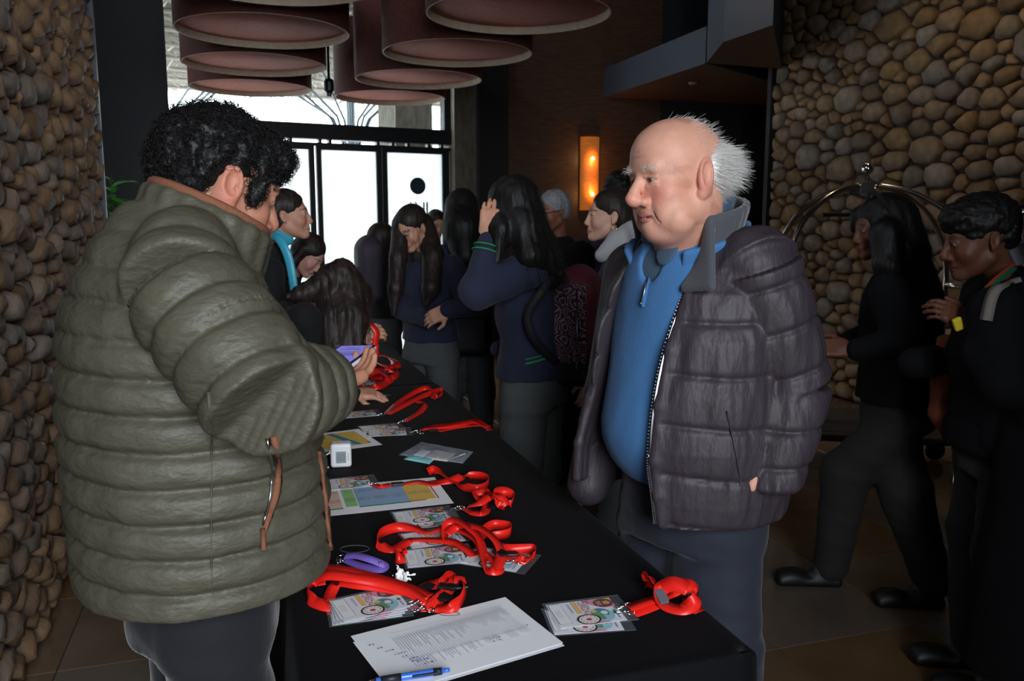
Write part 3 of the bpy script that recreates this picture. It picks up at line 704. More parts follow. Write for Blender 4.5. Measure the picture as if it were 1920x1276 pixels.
def face_color(H, base, lip=None, brows=None, blush=None, spots=0, stubble=None, hairline=None):
    base = np.array(base)
    def fn(P):
        q = H.inv(P); C_ = np.tile(base, (len(P), 1)).astype(float)
        x, y, z = q[:, 0], q[:, 1], q[:, 2]; ax = np.abs(x)
        def mixc(w, c):
            nonlocal C_; C_ = C_*(1-w[:, None])+np.array(c)[None]*w[:, None]
        fr = y > .045
        if blush is not None:
            w = np.exp(-(((ax-.042)/.02)**2+((z+.028)/.022)**2))*(y > .02)*.55+np.exp(-((x/.014)**2+((z+.036)/.014)**2))*(y > .08)*.5; mixc(np.clip(w, 0, 1), blush)
            we = np.clip((ax-.079)/.006, 0, 1)*(np.abs(y+.014) < .03)*(np.abs(z) < .045)*.4; mixc(we, blush)
        if spots:
            n_ = noise3(q, 9, 5, 2)+.5*noise3(q, 23, 8, 1); mixc(np.clip((n_-.55)*1.6, 0, .5)*(z > -.1), base*np.array([.72, .58, .5]))
            n_ = noise3(q, 5, 11, 2); mixc(np.clip(n_*.6, 0, .35), np.array(base)*np.array([1.05, .78, .72]))
        if stubble is not None:
            mixc(np.clip((-.045-z)*20, 0, 1)*(y > .0)*.35, stubble)
        if lip is not None:
            w = (((x/.024)**2+((z+.0715)/.0115)**2) < 1)&fr&(y > .078); mixc(w.astype(float)*.75, lip)
            w = (ax < .022)&(np.abs(z+.0715) < .0013)&fr&(y > .075); mixc(w.astype(float)*.8, base*.25)
        if brows is not None:
            zb = .0235+.004*np.cos((ax-.032)*90); w = np.clip(1.3-np.abs(z-zb)/.0045, 0, 1)*(ax > .014)*(ax < .050)*fr; mixc(w*.85, brows)
        # eyes
        ex = (ax-.031)/.0125; ez = (z-.002)/.0046; w = ((ex**2+ez**2) < 1)&fr; mixc(w.astype(float), (.40, .34, .31))
        w2 = w&(((ax-.030)**2+(z-.002)**2) < .0058**2); mixc(w2.astype(float), (.03, .02, .015))
        w = (np.abs(ex) < 1.1)&(np.abs(z-.002-.0046*np.sqrt(np.clip(1-ex**2, 0, 1))) < .0012)&fr; mixc(w.astype(float)*.7, base*.12)
        return C_
    return fn
def hand_prims(W, d, n, thumb=1, curl=(.3, .35, .25), spread=.10, sc=1., tc=.3, L=None):
    """W wrist, d towards the fingers, n out of the back of the hand, thumb +1/-1: which side"""
    W = v3(W); d = nrm(d); n = nrm(v3(n)-(v3(n)@d)*d); s_ = np.cross(d, n)*thumb; k = sc; pr = []
    R = np.array([s_, d, n])
    pr.append((rbox(W+d*.047*k, np.array([.039, .047, .013])*k, .011*k, R), 0)); pr.append((cone(W-d*.05*k, W+d*.02*k, .027*k, .025*k, flat=.75, fdir=n), .012*k))
    pr.append((ell(W+d*.035*k+s_*.022*k-n*.008*k, np.array([.02, .034, .014])*k, R), .01*k))
    for i, (off, ln) in enumerate(((.029, .070), (.0095, .078), (-.010, .073), (-.0285, .058))):
        cu = curl if not isinstance(curl[0], (tuple, list)) else curl[i]
        p = W+d*(.086-.004*abs(i-1))*k+s_*off*k; dd = nrm(d+s_*off*spread*30*.1); ang = 0; r = (.0092 if i < 3 else .0080)*k
        for j, fr in enumerate((.45, .30, .25)):
            ang += cu[j]; e = nrm(dd*math.cos(ang)-n*math.sin(ang)); q = p+e*ln*fr*k; r2 = r*.9; pr.append((cone(p, q, r, r2), .002*k)); p, r = q, r2
    p = W+d*.022*k+s_*.030*k-n*.004*k; dd = nrm(d*.72+s_*.75-n*tc)
    q = p+dd*.042*k; pr.append((cone(p, q, .0125*k, .0105*k), .008*k)); dd2 = nrm(d*.95+s_*(.35-tc*.6)-n*(tc*1.2)); pr.append((cone(q, q+dd2*.034*k, .0102*k, .008*k), .003*k))
    return pr
def surf_pts(o, n, mask, seed=1):
    """random points with normals on a mesh object where mask(P) holds"""
    me = o.data; N_ = len(me.polygons); c = np.empty(N_*3, np.float32); me.polygons.foreach_get('center', c); nn = np.empty(N_*3, np.float32); me.polygons.foreach_get('normal', nn)
    c = c.reshape(-1, 3).astype(float); nn = nn.reshape(-1, 3).astype(float); ok = np.where(mask(c))[0]
    if len(ok) == 0: return np.zeros((0, 3)), np.zeros((0, 3))
    r = np.random.RandomState(seed); k = r.choice(ok, n); return c[k]+r.normal(scale=.0015, size=(n, 3)), nn[k]
def bvh(o):
    me = o.data; V = np.empty(len(me.vertices)*3, np.float32); me.vertices.foreach_get('co', V)
    return BVHTree.FromPolygons([tuple(v) for v in V.reshape(-1, 3).tolist()], [tuple(p.vertices) for p in me.polygons])
def hit(t, px, py, off=.002):
    d = ray(px, py).normalized(); r = t.ray_cast(_C, d)
    if r[0] is None: return None
    return r[0]+r[1]*off, r[1]
class Body:
    """u to the person's left, v forward, z height above the floor"""
    def __init__(s, x, y, fx, fy): s.o = v3(x, y, 0); s.f = nrm((fx, fy, 0)); s.l = np.array([-s.f[1], s.f[0], 0])
    def __call__(s, u, v, z): return s.o+s.l*u+s.f*v+np.array([0, 0, z])
    def uv(s, P): q = P-s.o; return q@s.l, q@s.f, q[..., 2]
# ================================================================== PERSON: man in the green quilted jacket
def person(label, at_, group=None): return thing('person', label, 'person', Vector((at_[0], at_[1], 0)), group)
def puff(per, amp, seed, wr=.004, wf=5., ph=0., fade=1.):
    def q(s, u, v, P):
        am = amp*np.interp(s, [.38, .52], [1, fade])
        w = (s+ph+.010*noise3(P, 1.6, seed+3, 1))/per; x = np.abs((w+.5) % 1-.5)*per
        return am*(.75*(1-np.exp(-(x/.0075)**2))+.45*np.abs(np.sin(PI*w)))-am*.7+wr*noise3(P, wf, seed, 2)+wr*.5*np.exp(-(x/.014)**2)*noise3(P, 20, seed+1, 1)
    return q
M['olive'] = mat('olive_nylon', srgb(78, 76, 63), .56, bump=.5, bscale=30, spec=.45, noise=.12, nscale=10, stretch=(1, 1, 2.2))
M['brown_suede'] = mat('brown_suede', srgb(120, 74, 52), .85, bump=.2, bscale=150)
M['navy_cloth'] = mat('navy_trouser_cloth', srgb(17, 18, 26), .9, bump=.25, bscale=24, sheen=.2)
M['zip'] = mat('zip_metal', srgb(150, 150, 152), .3, metal=1.)
M['skin_c'] = None
def to(p): return np.array(tuple(p))
G = Body(*(lambda c: (c.x, c.y))(atY(368, 900, 1.46)), .85, .53)
gm = person('heavy man in olive green quilted jacket bowed over a phone left of the table', G.o)
# head
GH = Frame(to(atY(416, 348, 1.52)), (.72, .58, -.36), (.28, .18, .94), .99)
base = srgb(176, 124, 100)
hp = head_prims(GH, nose=1.05, jowl=.9, wide=1.06)+ear_prims(GH, 1, 1.22, 1.06)+ear_prims(GH, -1, 1.2, 1.06)
nk = G(0, -.03, 1.44)
hp.append((cone(GH(0, -.03, -.05), nk, .068, .080), .03))
gwr = to(atY(598, 736, 1.42)); shg = to(atY(345, 520, 1.33)); elg = to(atY(490, 735, 1.26))
body = sculpt_multi('body', [(hp, .003), (hand_prims(gwr, (.50, .84, .16), (.20, -.05, -.97), 1, (.16, .35, .4), tc=-.2, sc=1.0), .0032),
    ([(cone(GH(0, -.035, -.06), nk, .05, .07), 0), (cone(nk, G(0, 0, 1.1), .07, .10), .03), (cone(G(0, 0, 1.1), G(0, 0, .88), .10, .08), .03), (cone(G(0, 0, 1.40), G(.19, 0, 1.38), .05, .05), .02), (cone(G(0, 0, 1.40), shg, .05, .05), .02),
    (cone(shg, elg, .045, .04), .02), (cone(elg, gwr, .038, .026), .02)], .012)], M['skin'], gm, 1,
    face_color(GH, base, srgb(150, 84, 78), srgb(26, 20, 20), srgb(196, 104, 88)))
# curly black hair
def curly(P): return noise3(P, 26, 3, 2)*.006+noise3(P, 60, 4, 1)*.003
hc = [(GH.ell((0, -.022, .052), (.086, .102, .084)), 0), (GH.ell((0, -.070, .000), (.078, .052, .066)), .02), (GH.ell((0, .060, .076), (.066, .048, .040)), .03), (GH.ell((.070, .036, .004), (.014, .014, .030)), .012), (GH.ell((0, -.05, .03), (.088, .082, .078)), .02),
      (GH.ell((.090, -.014, -.010), (.03, .024, .034)), .006, 's'), (GH.ell((-.090, -.014, -.010), (.03, .024, .034)), .006, 's'), (GH.ell((0, .105, -.012), (.062, .05, .062)), .012, 's'), (GH.ell((0, -.02, -.10), (.09, .09, .05)), .01, 's')]
hair = sculpt('hair', hc, .004, M['hair_black'], gm, 0, post=lambda P, F: F+curly(P))
r_ = np.random.RandomState(2); P0, N0 = surf_pts(hair, 5200, lambda c: (np.linalg.norm(GH.inv(c)-v3(.085, -.012, -.008), axis=1) > .036), 3)
t_ = np.linspace(0, 1, 7)[None, :, None]; ph = r_.uniform(0, 6.28, (len(P0), 1)); A_ = np.cross(N0, r_.normal(size=N0.shape)); A_ /= np.linalg.norm(A_, axis=1)[:, None]; B_ = np.cross(N0, A_)
rad = r_.uniform(.003, .0065, (len(P0), 1)); an = ph+t_[..., 0]*r_.uniform(4, 8, (len(P0), 1))
Pc = P0[:, None]+N0[:, None]*(t_*r_.uniform(.004, .013, (len(P0), 1))[..., None])+A_[:, None]*(rad*(np.cos(an)-np.cos(ph)))[..., None]+B_[:, None]*(rad*(np.sin(an)-np.sin(ph)))[..., None]
append_mesh(hair, *strands_from('h', Pc, .0008, None, None, True, False))
# jacket
qb = puff(.0555, .0105, 11, .0040, 4.5, .012, .7); qs = puff(.060, .0095, 21, .0045, 5.)
tors = loft([G(0, .005, .905), G(0, .005, .95), G(0, .005, 1.02), G(0, .0, 1.12), G(0, -.008, 1.24), G(0, -.018, 1.34), G(0, -.03, 1.43), G(0, -.032, 1.50), G(0, -.02, 1.55)],
            [(.245, .212), (.248, .214), (.248, .214), (.245, .210), (.238, .202), (.225, .182), (.185, .140), (.11, .10), (.06, .065)], G.l, quilt=qb, pw=2.25)
sh = to(atY(352, 540, 1.27)); el = to(atY(490, 742, 1.19)); cu = to(atY(618, 722, 1.40))
sd = nrm(np.cross(el-sh, (0, 1, .2)))
slv = loft([to(atY(345, 455, 1.36)), sh, sh*.5+el*.5, el+(0, 0, -.004)], [(.06, .07), (.086, .095), (.092, .094), (.086, .084)], sd, quilt=qs)
slv2 = loft([el*1.0, el*.5+cu*.5, cu], [(.088, .085), (.075, .075), (.055, .055)], nrm(np.cross(cu-el, (0, 0, 1))), quilt=puff(.06, .0095, 31, .005, 6., .02))
shf = G(.21, 0, 1.37); elf = G(.25, .12, 1.15); cuf = G(.10, .30, 1.20)
jk = [(tors, 0), (ell(to(atY(350, 480, 1.34)), (.07, .09, .08)), .03), (slv, .016), (slv2, .02), (cone(shf, elf, .085, .075), .03), (cone(elf, cuf, .075, .05), .02)]
# collar
cN = [G(0, -.075, 1.395), G(0, -.075, 1.47)]
def collar_ring(c, rx, ry, h, lean, th, col_f):
    pass
crv = [G(-.105*math.sin(a), .030-.092*math.cos(a), 1.478+.046*math.cos(a)) for a in np.linspace(-2.75, 2.75, 17)]
cax = nrm(G(0, .06, 1.0)-G(0, 0, 0)*1.0-v3(0, 0, 0)) if False else None
def sheet_along(P, up, hgt, th, n=2):
    """a standing band following P: thickness th, height hgt along up vectors"""
    return [cone(P[i]+up*hgt*.0, P[i+1], th, th) for i in range(len(P)-1)]
for i in range(16):
    for j in range(5):
        o1 = (G.f*.30+np.array([0, 0, .95])); a_ = crv[i]+o1*(.016*j-.02); b_ = crv[i+1]+o1*(.016*j-.02); jk.append((cone(a_, b_, .0155, .0155), .007))
jacket = sculpt('jacket', jk, .0042, M['olive'], gm, 1)
# brown suede lining edge of the collar
ce = [c+(G.f*.30+np.array([0, 0, .95]))*.062 for c in crv]
tube('collar_trim', catmull(ce, 4), .0085, M['brown_suede'], jacket, k=8)
# pocket: suede strip and zip
tj = bvh(jacket)
def surf_line(t, pts, off=.002, n=6):
    out = []
    P = catmull([(x, y, 0) for x, y in pts], n)
    for x, y, _ in P:
        h_ = hit(t, x, y, off)
        if h_: out.append((h_[0], h_[1]))
    return out
def surf_strip(name, t, pts, w, m, par, off=.003, th=.004, n=6):
    L_ = surf_line(t, pts, off, n); V = []; F = []
    if len(L_) < 2: return None
    P = [np.array(a) for a, b in L_]; N_ = [np.array(b) for a, b in L_]; P = smooth_line(P); wv = w if isinstance(w, (list, tuple)) else [w]*len(P)
    for i in range(len(P)):
        T = P[min(i+1, len(P)-1)]-P[max(i-1, 0)]; T = nrm(T); S_ = nrm(np.cross(T, N_[i])); w_ = np.interp(i/(len(P)-1), np.linspace(0, 1, len(wv)), wv)
        V += [P[i]-S_*w_/2, P[i]+N_[i]*th, P[i]+S_*w_/2, P[i]-N_[i]*.006]
    for i in range(len(P)-1):
        for k in range(4): F.append((4*i+k, 4*i+(k+1) % 4, 4*i+4+(k+1) % 4, 4*i+4+k))
    F += [(0, 1, 2, 3), tuple(4*(len(P)-1)+k for k in (3, 2, 1, 0))]
    return link(name, mesh_np(name, V, F), m, par)
def smooth_line(P, it=2):
    P = [p.copy() for p in P]
    for _ in range(it): P = [P[0]]+[(P[i-1]+2*P[i]+P[i+1])/4 for i in range(1, len(P)-1)]+[P[-1]]
    return P
surf_strip('pocket_trim', tj, [(514, 818), (521, 860), (518, 920), (504, 965), (494, 998)], [.012, .014, .015, .013, .008], M['brown_suede'], jacket)
surf_strip('pocket_zip', tj, [(505, 822), (509, 870), (504, 930), (492, 985)], .004, M['zip'], jacket)
p1, n1 = hit(tj, 490, 990, .006) or (G(0, 0, 1), 0)
tube('zip_pull', [p1, p1+Vector((0, 0, -.035))], .004, M['brown_suede'], jacket, k=6)
surf_strip('front_trim', tj, [(596, 850), (606, 920), (612, 985), (618, 1030)], .008, M['brown_suede'], jacket)
surf_strip('side_seam', tj, [(393, 735), (396, 800), (397, 880), (396, 960), (396, 1040), (398, 1110)], .003, M['olive'], jacket, .001, .0035)
def trousers(Bd, parent, m, hipz, hw, hd, knee, foot, ank=.055, u0=.085, name='trousers', h=.008, v0=0.):
    """knee/foot: [(u,v,z) left, right]"""
    pr = [(loft([Bd(0, v0, hipz-.14), Bd(0, v0, hipz-.02), Bd(0, v0, hipz+.06)], [(hw, hd), (hw, hd), (hw*.92, hd*.92)], Bd.l), 0)]
    for sg, kn, ft in ((1, knee[0], foot[0]), (-1, knee[1], foot[1])):
        a = Bd(sg*u0, v0, hipz-.10); k_ = Bd(*kn); f_ = Bd(*ft)
        pr += [(cone(a, k_, hw*.56, ank*1.35), .04), (cone(k_, f_, ank*1.35, ank), .03)]
    return sculpt(name, pr, h, m, parent, 1, post=lambda P, F: F-.005*noise3(P, 4.5, 7, 2)-.003*noise3(P*np.array([1, 1, 2.5]), 6, 9, 1))
def shoe(Bd, parent, m, u, v, yaw=0., z=0., L_=.27, sole=None):
    f = np.array([math.cos(yaw)*Bd.f[0]-math.sin(yaw)*Bd.f[1], math.sin(yaw)*Bd.f[0]+math.cos(yaw)*Bd.f[1], 0]); c = Bd(u, v, z)
    R = np.array([np.cross(f, (0, 0, 1)), f, [0, 0, 1]])
    pr = [(rbox(c+f*.06+v3(0, 0, .022), (.045, L_/2, .022), .02, R), 0), (ell(c+f*.13+v3(0, 0, .04), (.042, .07, .032), R), .02), (ell(c+v3(0, 0, .055), (.04, .065, .05), R), .02)]
    o = sculpt('shoe', pr, .007, m, parent, 1, post=lambda P, F: np.maximum(F, -(P[..., 2]-z-.0015)))
    if sole: 
        pr = [(rbox(c+f*.06+v3(0, 0, .010), (.048, L_/2+.005, .010), .008, R), 0)]; sculpt('sole', pr, .006, sole, o, 0)
    return o
M['shoe_black'] = mat('black_shoe', srgb(16, 16, 18), .5); M['sole_dark'] = mat('dark_sole', srgb(30, 30, 30), .7)
trousers(G, gm, M['navy_cloth'], .92, .155, .135, [(.10, .02, .48), (-.10, .02, .48)], [(.11, 0, .08), (-.11, 0, .08)], .075)
for u in (.11, -.11): shoe(G, gm, M['shoe_black'], u, 0)
# ================================================================== PERSON: elderly man in the dark jacket
M['dark_nylon'] = mat('dark_plum_nylon', srgb(56, 49, 56), .55, bump=.5, bscale=22, spec=.4, noise=.15, nscale=8, stretch=(2, 2, .7))
M['dark_wool'] = mat('charcoal_knit_collar', srgb(74, 75, 82), .95, bump=.3, bscale=260, sheen=.3)
M['blue_fleece'] = mat('blue_sweater', srgb(62, 112, 164), .95, bump=.18, bscale=320, sheen=.08, noise=.08, nscale=6)
M['teal_shirt'] = mat('slate_blue_shirt', srgb(58, 82, 104), .85, bump=.1, bscale=90, sheen=.2)
M['navy_chino'] = mat('navy_chino', srgb(30, 34, 48), .85, bump=.3, bscale=14, sheen=.15)
c_ = atY(1296, 900, 1.99); O = Body(c_.x, c_.y, -.80, -.60)
om = person('elderly balding man, white hair, open dark quilted jacket over a blue sweater', O.o)
OH = Frame(to(atY(1268, 333, 1.87)), (-.86, -.43, -.12), (-.12, -.02, .98), 1.05)
base = srgb(214, 158, 136)
hp = head_prims(OH, nose=1.15, slit=.0030, jowl=1.15, wide=1.05, lips=.95, brow=1.05, chin=.92, old=1)+ear_prims(OH, 1, 1.28, 1.02)+ear_prims(OH, -1, 1.28, 1.02)
nk = O(0, .04, 1.44)
hp += [(cone(OH(0, -.03, -.06), nk, .070, .078), .03), (cone(OH(0, .02, -.085), O(0, .055, 1.42), .045, .05), .03)]
# forehead creases
for z_ in (.048, .058): hp.append((OH.cone((-.030, .0935, z_), (.030, .0935, z_+.001), .0010, .0010), .004, 's'))
shl = to(atY(1418, 505, 1.86)); ell_ = to(atY(1482, 722, 1.86)); wrl = to(atY(1446, 905, 1.80))
ob = sculpt_multi('body', [(hp, .0025), (hand_prims(wrl+(-.02, 0, .075), (-.25, -.1, -.9), (.75, -.4, 0), -1, (.5, .6, .4), tc=.3), .0035),
     ([(cone(OH(0, -.035, -.07), nk, .05, .06), 0), (cone(nk, O(0, 0, 1.0), .08, .10), .03), (cone(O(0, 0, 1.0), O(0, 0, .93), .10, .08), .03), (cone(ell_, wrl, .04, .026), .02),
     (ell(O(0, 0, 1.38), (.08, .08, .05)), .02)], .012)], M['skin'], om, 1,
     face_color(OH, base, srgb(176, 104, 98), srgb(196, 168, 156), srgb(214, 118, 106), spots=1))
# eyebrows, sparse
def fringe(o, n, L0, L1, m, H, mask, bend, seed, w=.0006, seg=7):
    P0, N0 = surf_pts(o, n, mask, seed); r = np.random.RandomState(seed); t = np.linspace(0, 1, seg)[None, :, None]; L_ = r.uniform(L0, L1, (len(P0), 1, 1))
    D = bend(P0, N0, r); P = P0[:, None]+N0[:, None]*t*.002+D[:, None]*t*L_+r.normal(scale=.004, size=(len(P0), 1, 3))*t**2; return P
def m_(P): q = OH.inv(P); return (q[:, 2] < .085) & (q[:, 2] > -.045) & (q[:, 1] < -.030) & (np.abs(q[:, 0]) > .0) & (q[:, 1] < -.012-.3*(q[:, 2]))
wh = sculpt('hair', [(OH.ell((0, -.040, .018), (.0795, .077, .058)), 0), (OH.ell((0, .055, .06), (.12, .075, .12)), .01, 's'), (OH.ell((0, 0, .125), (.12, .12, .055)), .01, 's'),
    (OH.ell((.082, -.012, -.008), (.03, .026, .04)), .006, 's'), (OH.ell((-.082, -.012, -.008), (.03, .026, .04)), .006, 's')], .0035, M['hair_white'], om, 1, post=lambda P, F: F+.003*noise3(P, 20, 3, 1))
def bend_w(P0, N0, r):
    q = OH.inv(P0); d = np.stack([q[:, 0]*2.6, -np.ones(len(q))*1.0, -.62+q[:, 2]*3.5], 1)+.45*np.stack([noise3(q, 9, 1, 2), noise3(q, 9, 2, 2), noise3(q, 9, 3, 2)], 1)+r.normal(scale=.10, size=q.shape); d /= np.linalg.norm(d, axis=1)[:, None]; return d@OH.R
Pw = fringe(wh, 5200, .022, .062, None, OH, lambda P: OH.inv(P)[:, 1] < -.02, bend_w, 5)
append_mesh(wh, *strands_from('h', Pw, .00045, None, None, True, False))
def bend_t(P0, N0, r):
    q = OH.inv(P0); d = np.stack([q[:, 0]*1.2, -np.ones(len(q)), .1+0*q[:, 0]], 1)+r.normal(scale=.15, size=q.shape); d /= np.linalg.norm(d, axis=1)[:, None]; return d@OH.R
P2 = fringe(ob, 260, .01, .03, None, OH, lambda P: (OH.inv(P)[:, 2] > .03) & (OH.inv(P)[:, 1] < -.0) & (OH.inv(P)[:, 2] < .13), bend_t, 6)
append_mesh(wh, *strands_from('h', P2, .0004, None, None, True, False))
def bend_b(P0, N0, r):
    q = OH.inv(P0); d = np.stack([np.sign(q[:, 0])*1.0, .4+0*q[:, 0], .1+0*q[:, 0]], 1)+r.normal(scale=.2, size=q.shape); d /= np.linalg.norm(d, axis=1)[:, None]; return d@OH.R
P3 = fringe(ob, 90, .003, .006, None, OH, lambda P: (np.abs(OH.inv(P)[:, 2]-.026) < .006) & (OH.inv(P)[:, 1] > .06) & (np.abs(np.abs(OH.inv(P)[:, 0])-.032) < .018), bend_b, 8)
append_mesh(wh, *strands_from('h', P3, .0003, None, None, True, False))
# sweater and shirt
fold = lambda a, f, sd: (lambda P, F: F-a*noise3(P*np.array([1, 1, .6]), f, sd, 2))
swl = loft(*dense([O(0, .0, .93), O(0, .015, .97), O(0, .03, 1.03), O(0, .03, 1.12), O(0, .025, 1.24), O(0, .03, 1.34), O(0, .04, 1.43), O(0, .045, 1.485)], [(.175, .165), (.19, .19), (.195, .20), (.195, .188), (.195, .165), (.18, .145), (.14, .118), (.085, .085)]), O.l); swl.kj = .006
sweater = sculpt('sweater', [(swl, 0), (ell(O(0, .075, 1.02), (.13, .13, .13), np.array([O.l, O.f, [0, 0, 1]])), .05), (ell(O(.0, .170, 1.462), (.040, .07, .085), np.array([O.l, O.f, [0, 0, 1]])), .006, 's')], .005, M['blue_fleece'], om, 5, post=fold(.0045, 4, 31))
sculpt('shirt', [(ell(O(0, .045, 1.40), (.14, .112, .085), np.array([O.l, O.f, [0, 0, 1]])), 0)], .006, M['teal_shirt'], om, 1)
# sweater collar open with shirt collar within
def band(P, up, hgt, th, n, k=.006):
    out = []
    up = v3(up) if not isinstance(up, list) else up
    for i in range(len(P)-1):
        for j in range(n):
            u1 = up if not isinstance(up, list) else up[i]; u2 = up if not isinstance(up, list) else up[i+1]
            f = j/(n-1)*hgt; out.append((cone(P[i]+v3(u1)*f, P[i+1]+v3(u2)*f, th, th), k))
    return out
def ringpts(Bd, rx, ry, cz, cv, a0, a1, n, tilt=0.):
    return [Bd(rx*math.sin(a), cv-ry*math.cos(a), cz+tilt*math.cos(a)) for a in np.linspace(a0, a1, n)]
rp = ringpts(O, .094, .094, 1.492, .045, -3.0, 3.0, 18, .03); upv = [nrm(O.l*math.sin(a)*.15+O.f*(-math.cos(a)*.1)+v3(0, 0, 1)) for a in np.linspace(-2.7, 2.7, 18)]
shirt = sculpt('shirt_collar', band(rp, upv, .062, .006, 8), .0038, M['teal_shirt'], om, 1)
sculpt('shirt_collar', [(ell(O(.042, .150, 1.455), (.030, .008, .040), np.array([O.l, nrm(O.f+v3(0, 0, .5)), nrm(v3(0, 0, 1)-O.f*.5)])), 0)], .0035, M['teal_shirt'], shirt, 1)
rp2 = ringpts(O, .118, .118, 1.432, .042, -2.45, 2.45, 18, .04); upv2 = [nrm(O.l*math.sin(a)*.5+O.f*(-math.cos(a)*.35)+v3(0, 0, 1)) for a in np.linspace(-2.45, 2.45, 18)]
sculpt('sweater_collar', band(rp2, upv2, .05, .007, 7), .004, M['blue_fleece'], sweater, 1)
ts = bvh(sweater)
surf_strip('sweater_zip', ts, [(1219, 498), (1216, 530), (1207, 575)], .010, M['blue_fleece'], sweater, .003, .005)
surf_strip('zip', ts, [(1217, 505), (1213, 545), (1206, 570)], .004, M['zip'], sweater, .007, .003)
# jacket: left panel and back with sleeve, open front
def oq(per, amp, sd):
    def q(s, u, v, P):
        w = (s+.012*noise3(P, 1.5, sd+5, 1))/per; x = np.abs((w+.5) % 1-.5)*per
        return amp*(.75*(1-np.exp(-(x/.0065)**2))+.35*np.abs(np.sin(PI*w)))-amp*.7+.0042*noise3(P*np.array([2.4, 2.4, .5]), 6., sd, 2)
    return q
q1 = oq(.115, .008, 41)
jb = loft([O(.0, .01, .845), O(0, .01, .90), O(0, .015, 1.02), O(0, .015, 1.14), O(0, .016, 1.26), O(0, .018, 1.36), O(0, .028, 1.44), O(0, .038, 1.485)], [(.235, .222), (.240, .228), (.245, .235), (.243, .222), (.24, .198), (.215, .165), (.145, .125), (.10, .10)], O.l, quilt=q1)
LR = np.array([O.l, O.f, [0, 0, 1.]])
def opening(P):
    u, v, z = (P-O.o)@O.l, (P-O.o)@O.f, P[..., 2]
    # left edge moves outwards towards the hem, right edge too
    uL = np.interp(z, [.75, 1.0, 1.15, 1.32, 1.47], [.105, .092, .092, .098, .110]); uR = np.interp(z, [.75, 1.0, 1.30, 1.47], [-.215, -.19, -.14, -.085])
    return np.maximum(np.maximum(u-uL, uR-u), -(v-.02))
sl1 = loft([to(atY(1395, 468, 1.90)), shl, shl*.5+ell_*.5, ell_], [(.075, .08), (.098, .10), (.096, .098), (.090, .09)], nrm(np.cross(ell_-shl, (0, 1, 0))), quilt=oq(.10, .008, 51))
sl2 = loft([ell_, ell_*.5+wrl*.5, wrl, wrl+(wrl-ell_)*.04], [(.09, .09), (.082, .08), (.064, .062), (.055, .055)], nrm(np.cross(wrl-ell_, (0, 1, 0))), quilt=oq(.09, .008, 61))
shr = O(-.20, -.0, 1.38); elr = O(-.26, .02, 1.05); wrr = O(-.24, .12, .84)
pj = [(jb, 0), ((opening, O(0, 0, .7)-.45, O(0, 0, 1.5)+.45), .012, 's'), (ell(shl+(-.01, .02, .01), (.095, .10, .085)), .03), (sl1, .015), (sl2, .02), (cone(shr, elr, .085, .075), .03), (cone(elr, wrr, .075, .055), .02)]
# right front flap hanging forward
fl = [O(-.13, .09, 1.42), O(-.165, .11, 1.34), O(-.18, .130, 1.20), O(-.19, .165, 1.08), O(-.20, .19, .97), O(-.205, .19, .88)]
for i in range(5):
    for j in range(6): 
        w1 = -O.l*.0+(-O.f*.022)*j+O.l*(-.006)*j; pj.append((cone(fl[i]+w1, fl[i+1]+w1, .012, .012), .008))
# left panel thick front edge
le = [O(np.interp(z, [.75, 1.0, 1.15, 1.32, 1.47], [.105, .092, .092, .098, .110]), 0, z) for z in (.855, .92, 1.0, 1.12, 1.24, 1.36)]
lv = [.210, .218, .228, .218, .190, .142]
for i in range(5): pj.append((cone(le[i]+O.f*lv[i], le[i+1]+O.f*lv[i+1], .011, .011), .015))
oj = sculpt('jacket', pj, .0044, M['dark_nylon'], om, 1)
# standing knitted collar, folded open
ca = np.linspace(-1.75, 2.1, 20)
rp3 = [O(.118*math.sin(a), .050-.108*math.cos(a), 1.445+.030*math.cos(a)) for a in ca]; up3 = [nrm(O.l*math.sin(a)*.30+O.f*(-math.cos(a)*.10)+v3(0, 0, 1)) for a in ca]
cp = band(rp3, up3, .092, .0085, 10)
a0_, a1_ = rp3[-1], le[-1]+O.f*.160
for j in range(9):
    f = j/8; cp.append((cone(rp3[-1]+up3[-1]*.09*f, a1_+v3(0, 0, .012)+(O.l*.075-v3(0, 0, -.01))*f, .0085, .0085), .008))
sculpt('jacket_collar', cp, .004, M['dark_wool'], oj, 1)
tj2 = bvh(oj)
zp = [le[i]+O.f*(lv[i]+.010)-O.l*.006 for i in range(6)]
zc = catmull(zp, 16); V, F = tube_np(zc, .0035, 6); link('front_zip', mesh_np('front_zip', V, F), M['zip'], oj, smooth=False)
bm = bmesh.new()
for i in range(0, len(zc)-1):
    box_bm(bm, tuple(zc[i]-O.l*.004), (.0035, .0018, .0012))
o_ = link('zip_teeth', bm_mesh('zip_teeth', bm), M['zip'], oj, smooth=False); o_['kind'] = 'stuff'
surf_strip('pocket_zip', tj2, [(1362, 770), (1375, 830), (1388, 900)], .004, M['dark_nylon'], oj, .002, .004)
trousers(O, om, M['navy_chino'], .90, .185, .15, [(.10, .02, .50), (-.10, .02, .50)], [(.11, 0, .08), (-.11, 0, .08)], .085)
for u in (.11, -.11): shoe(O, om, M['shoe_black'], u, 0)
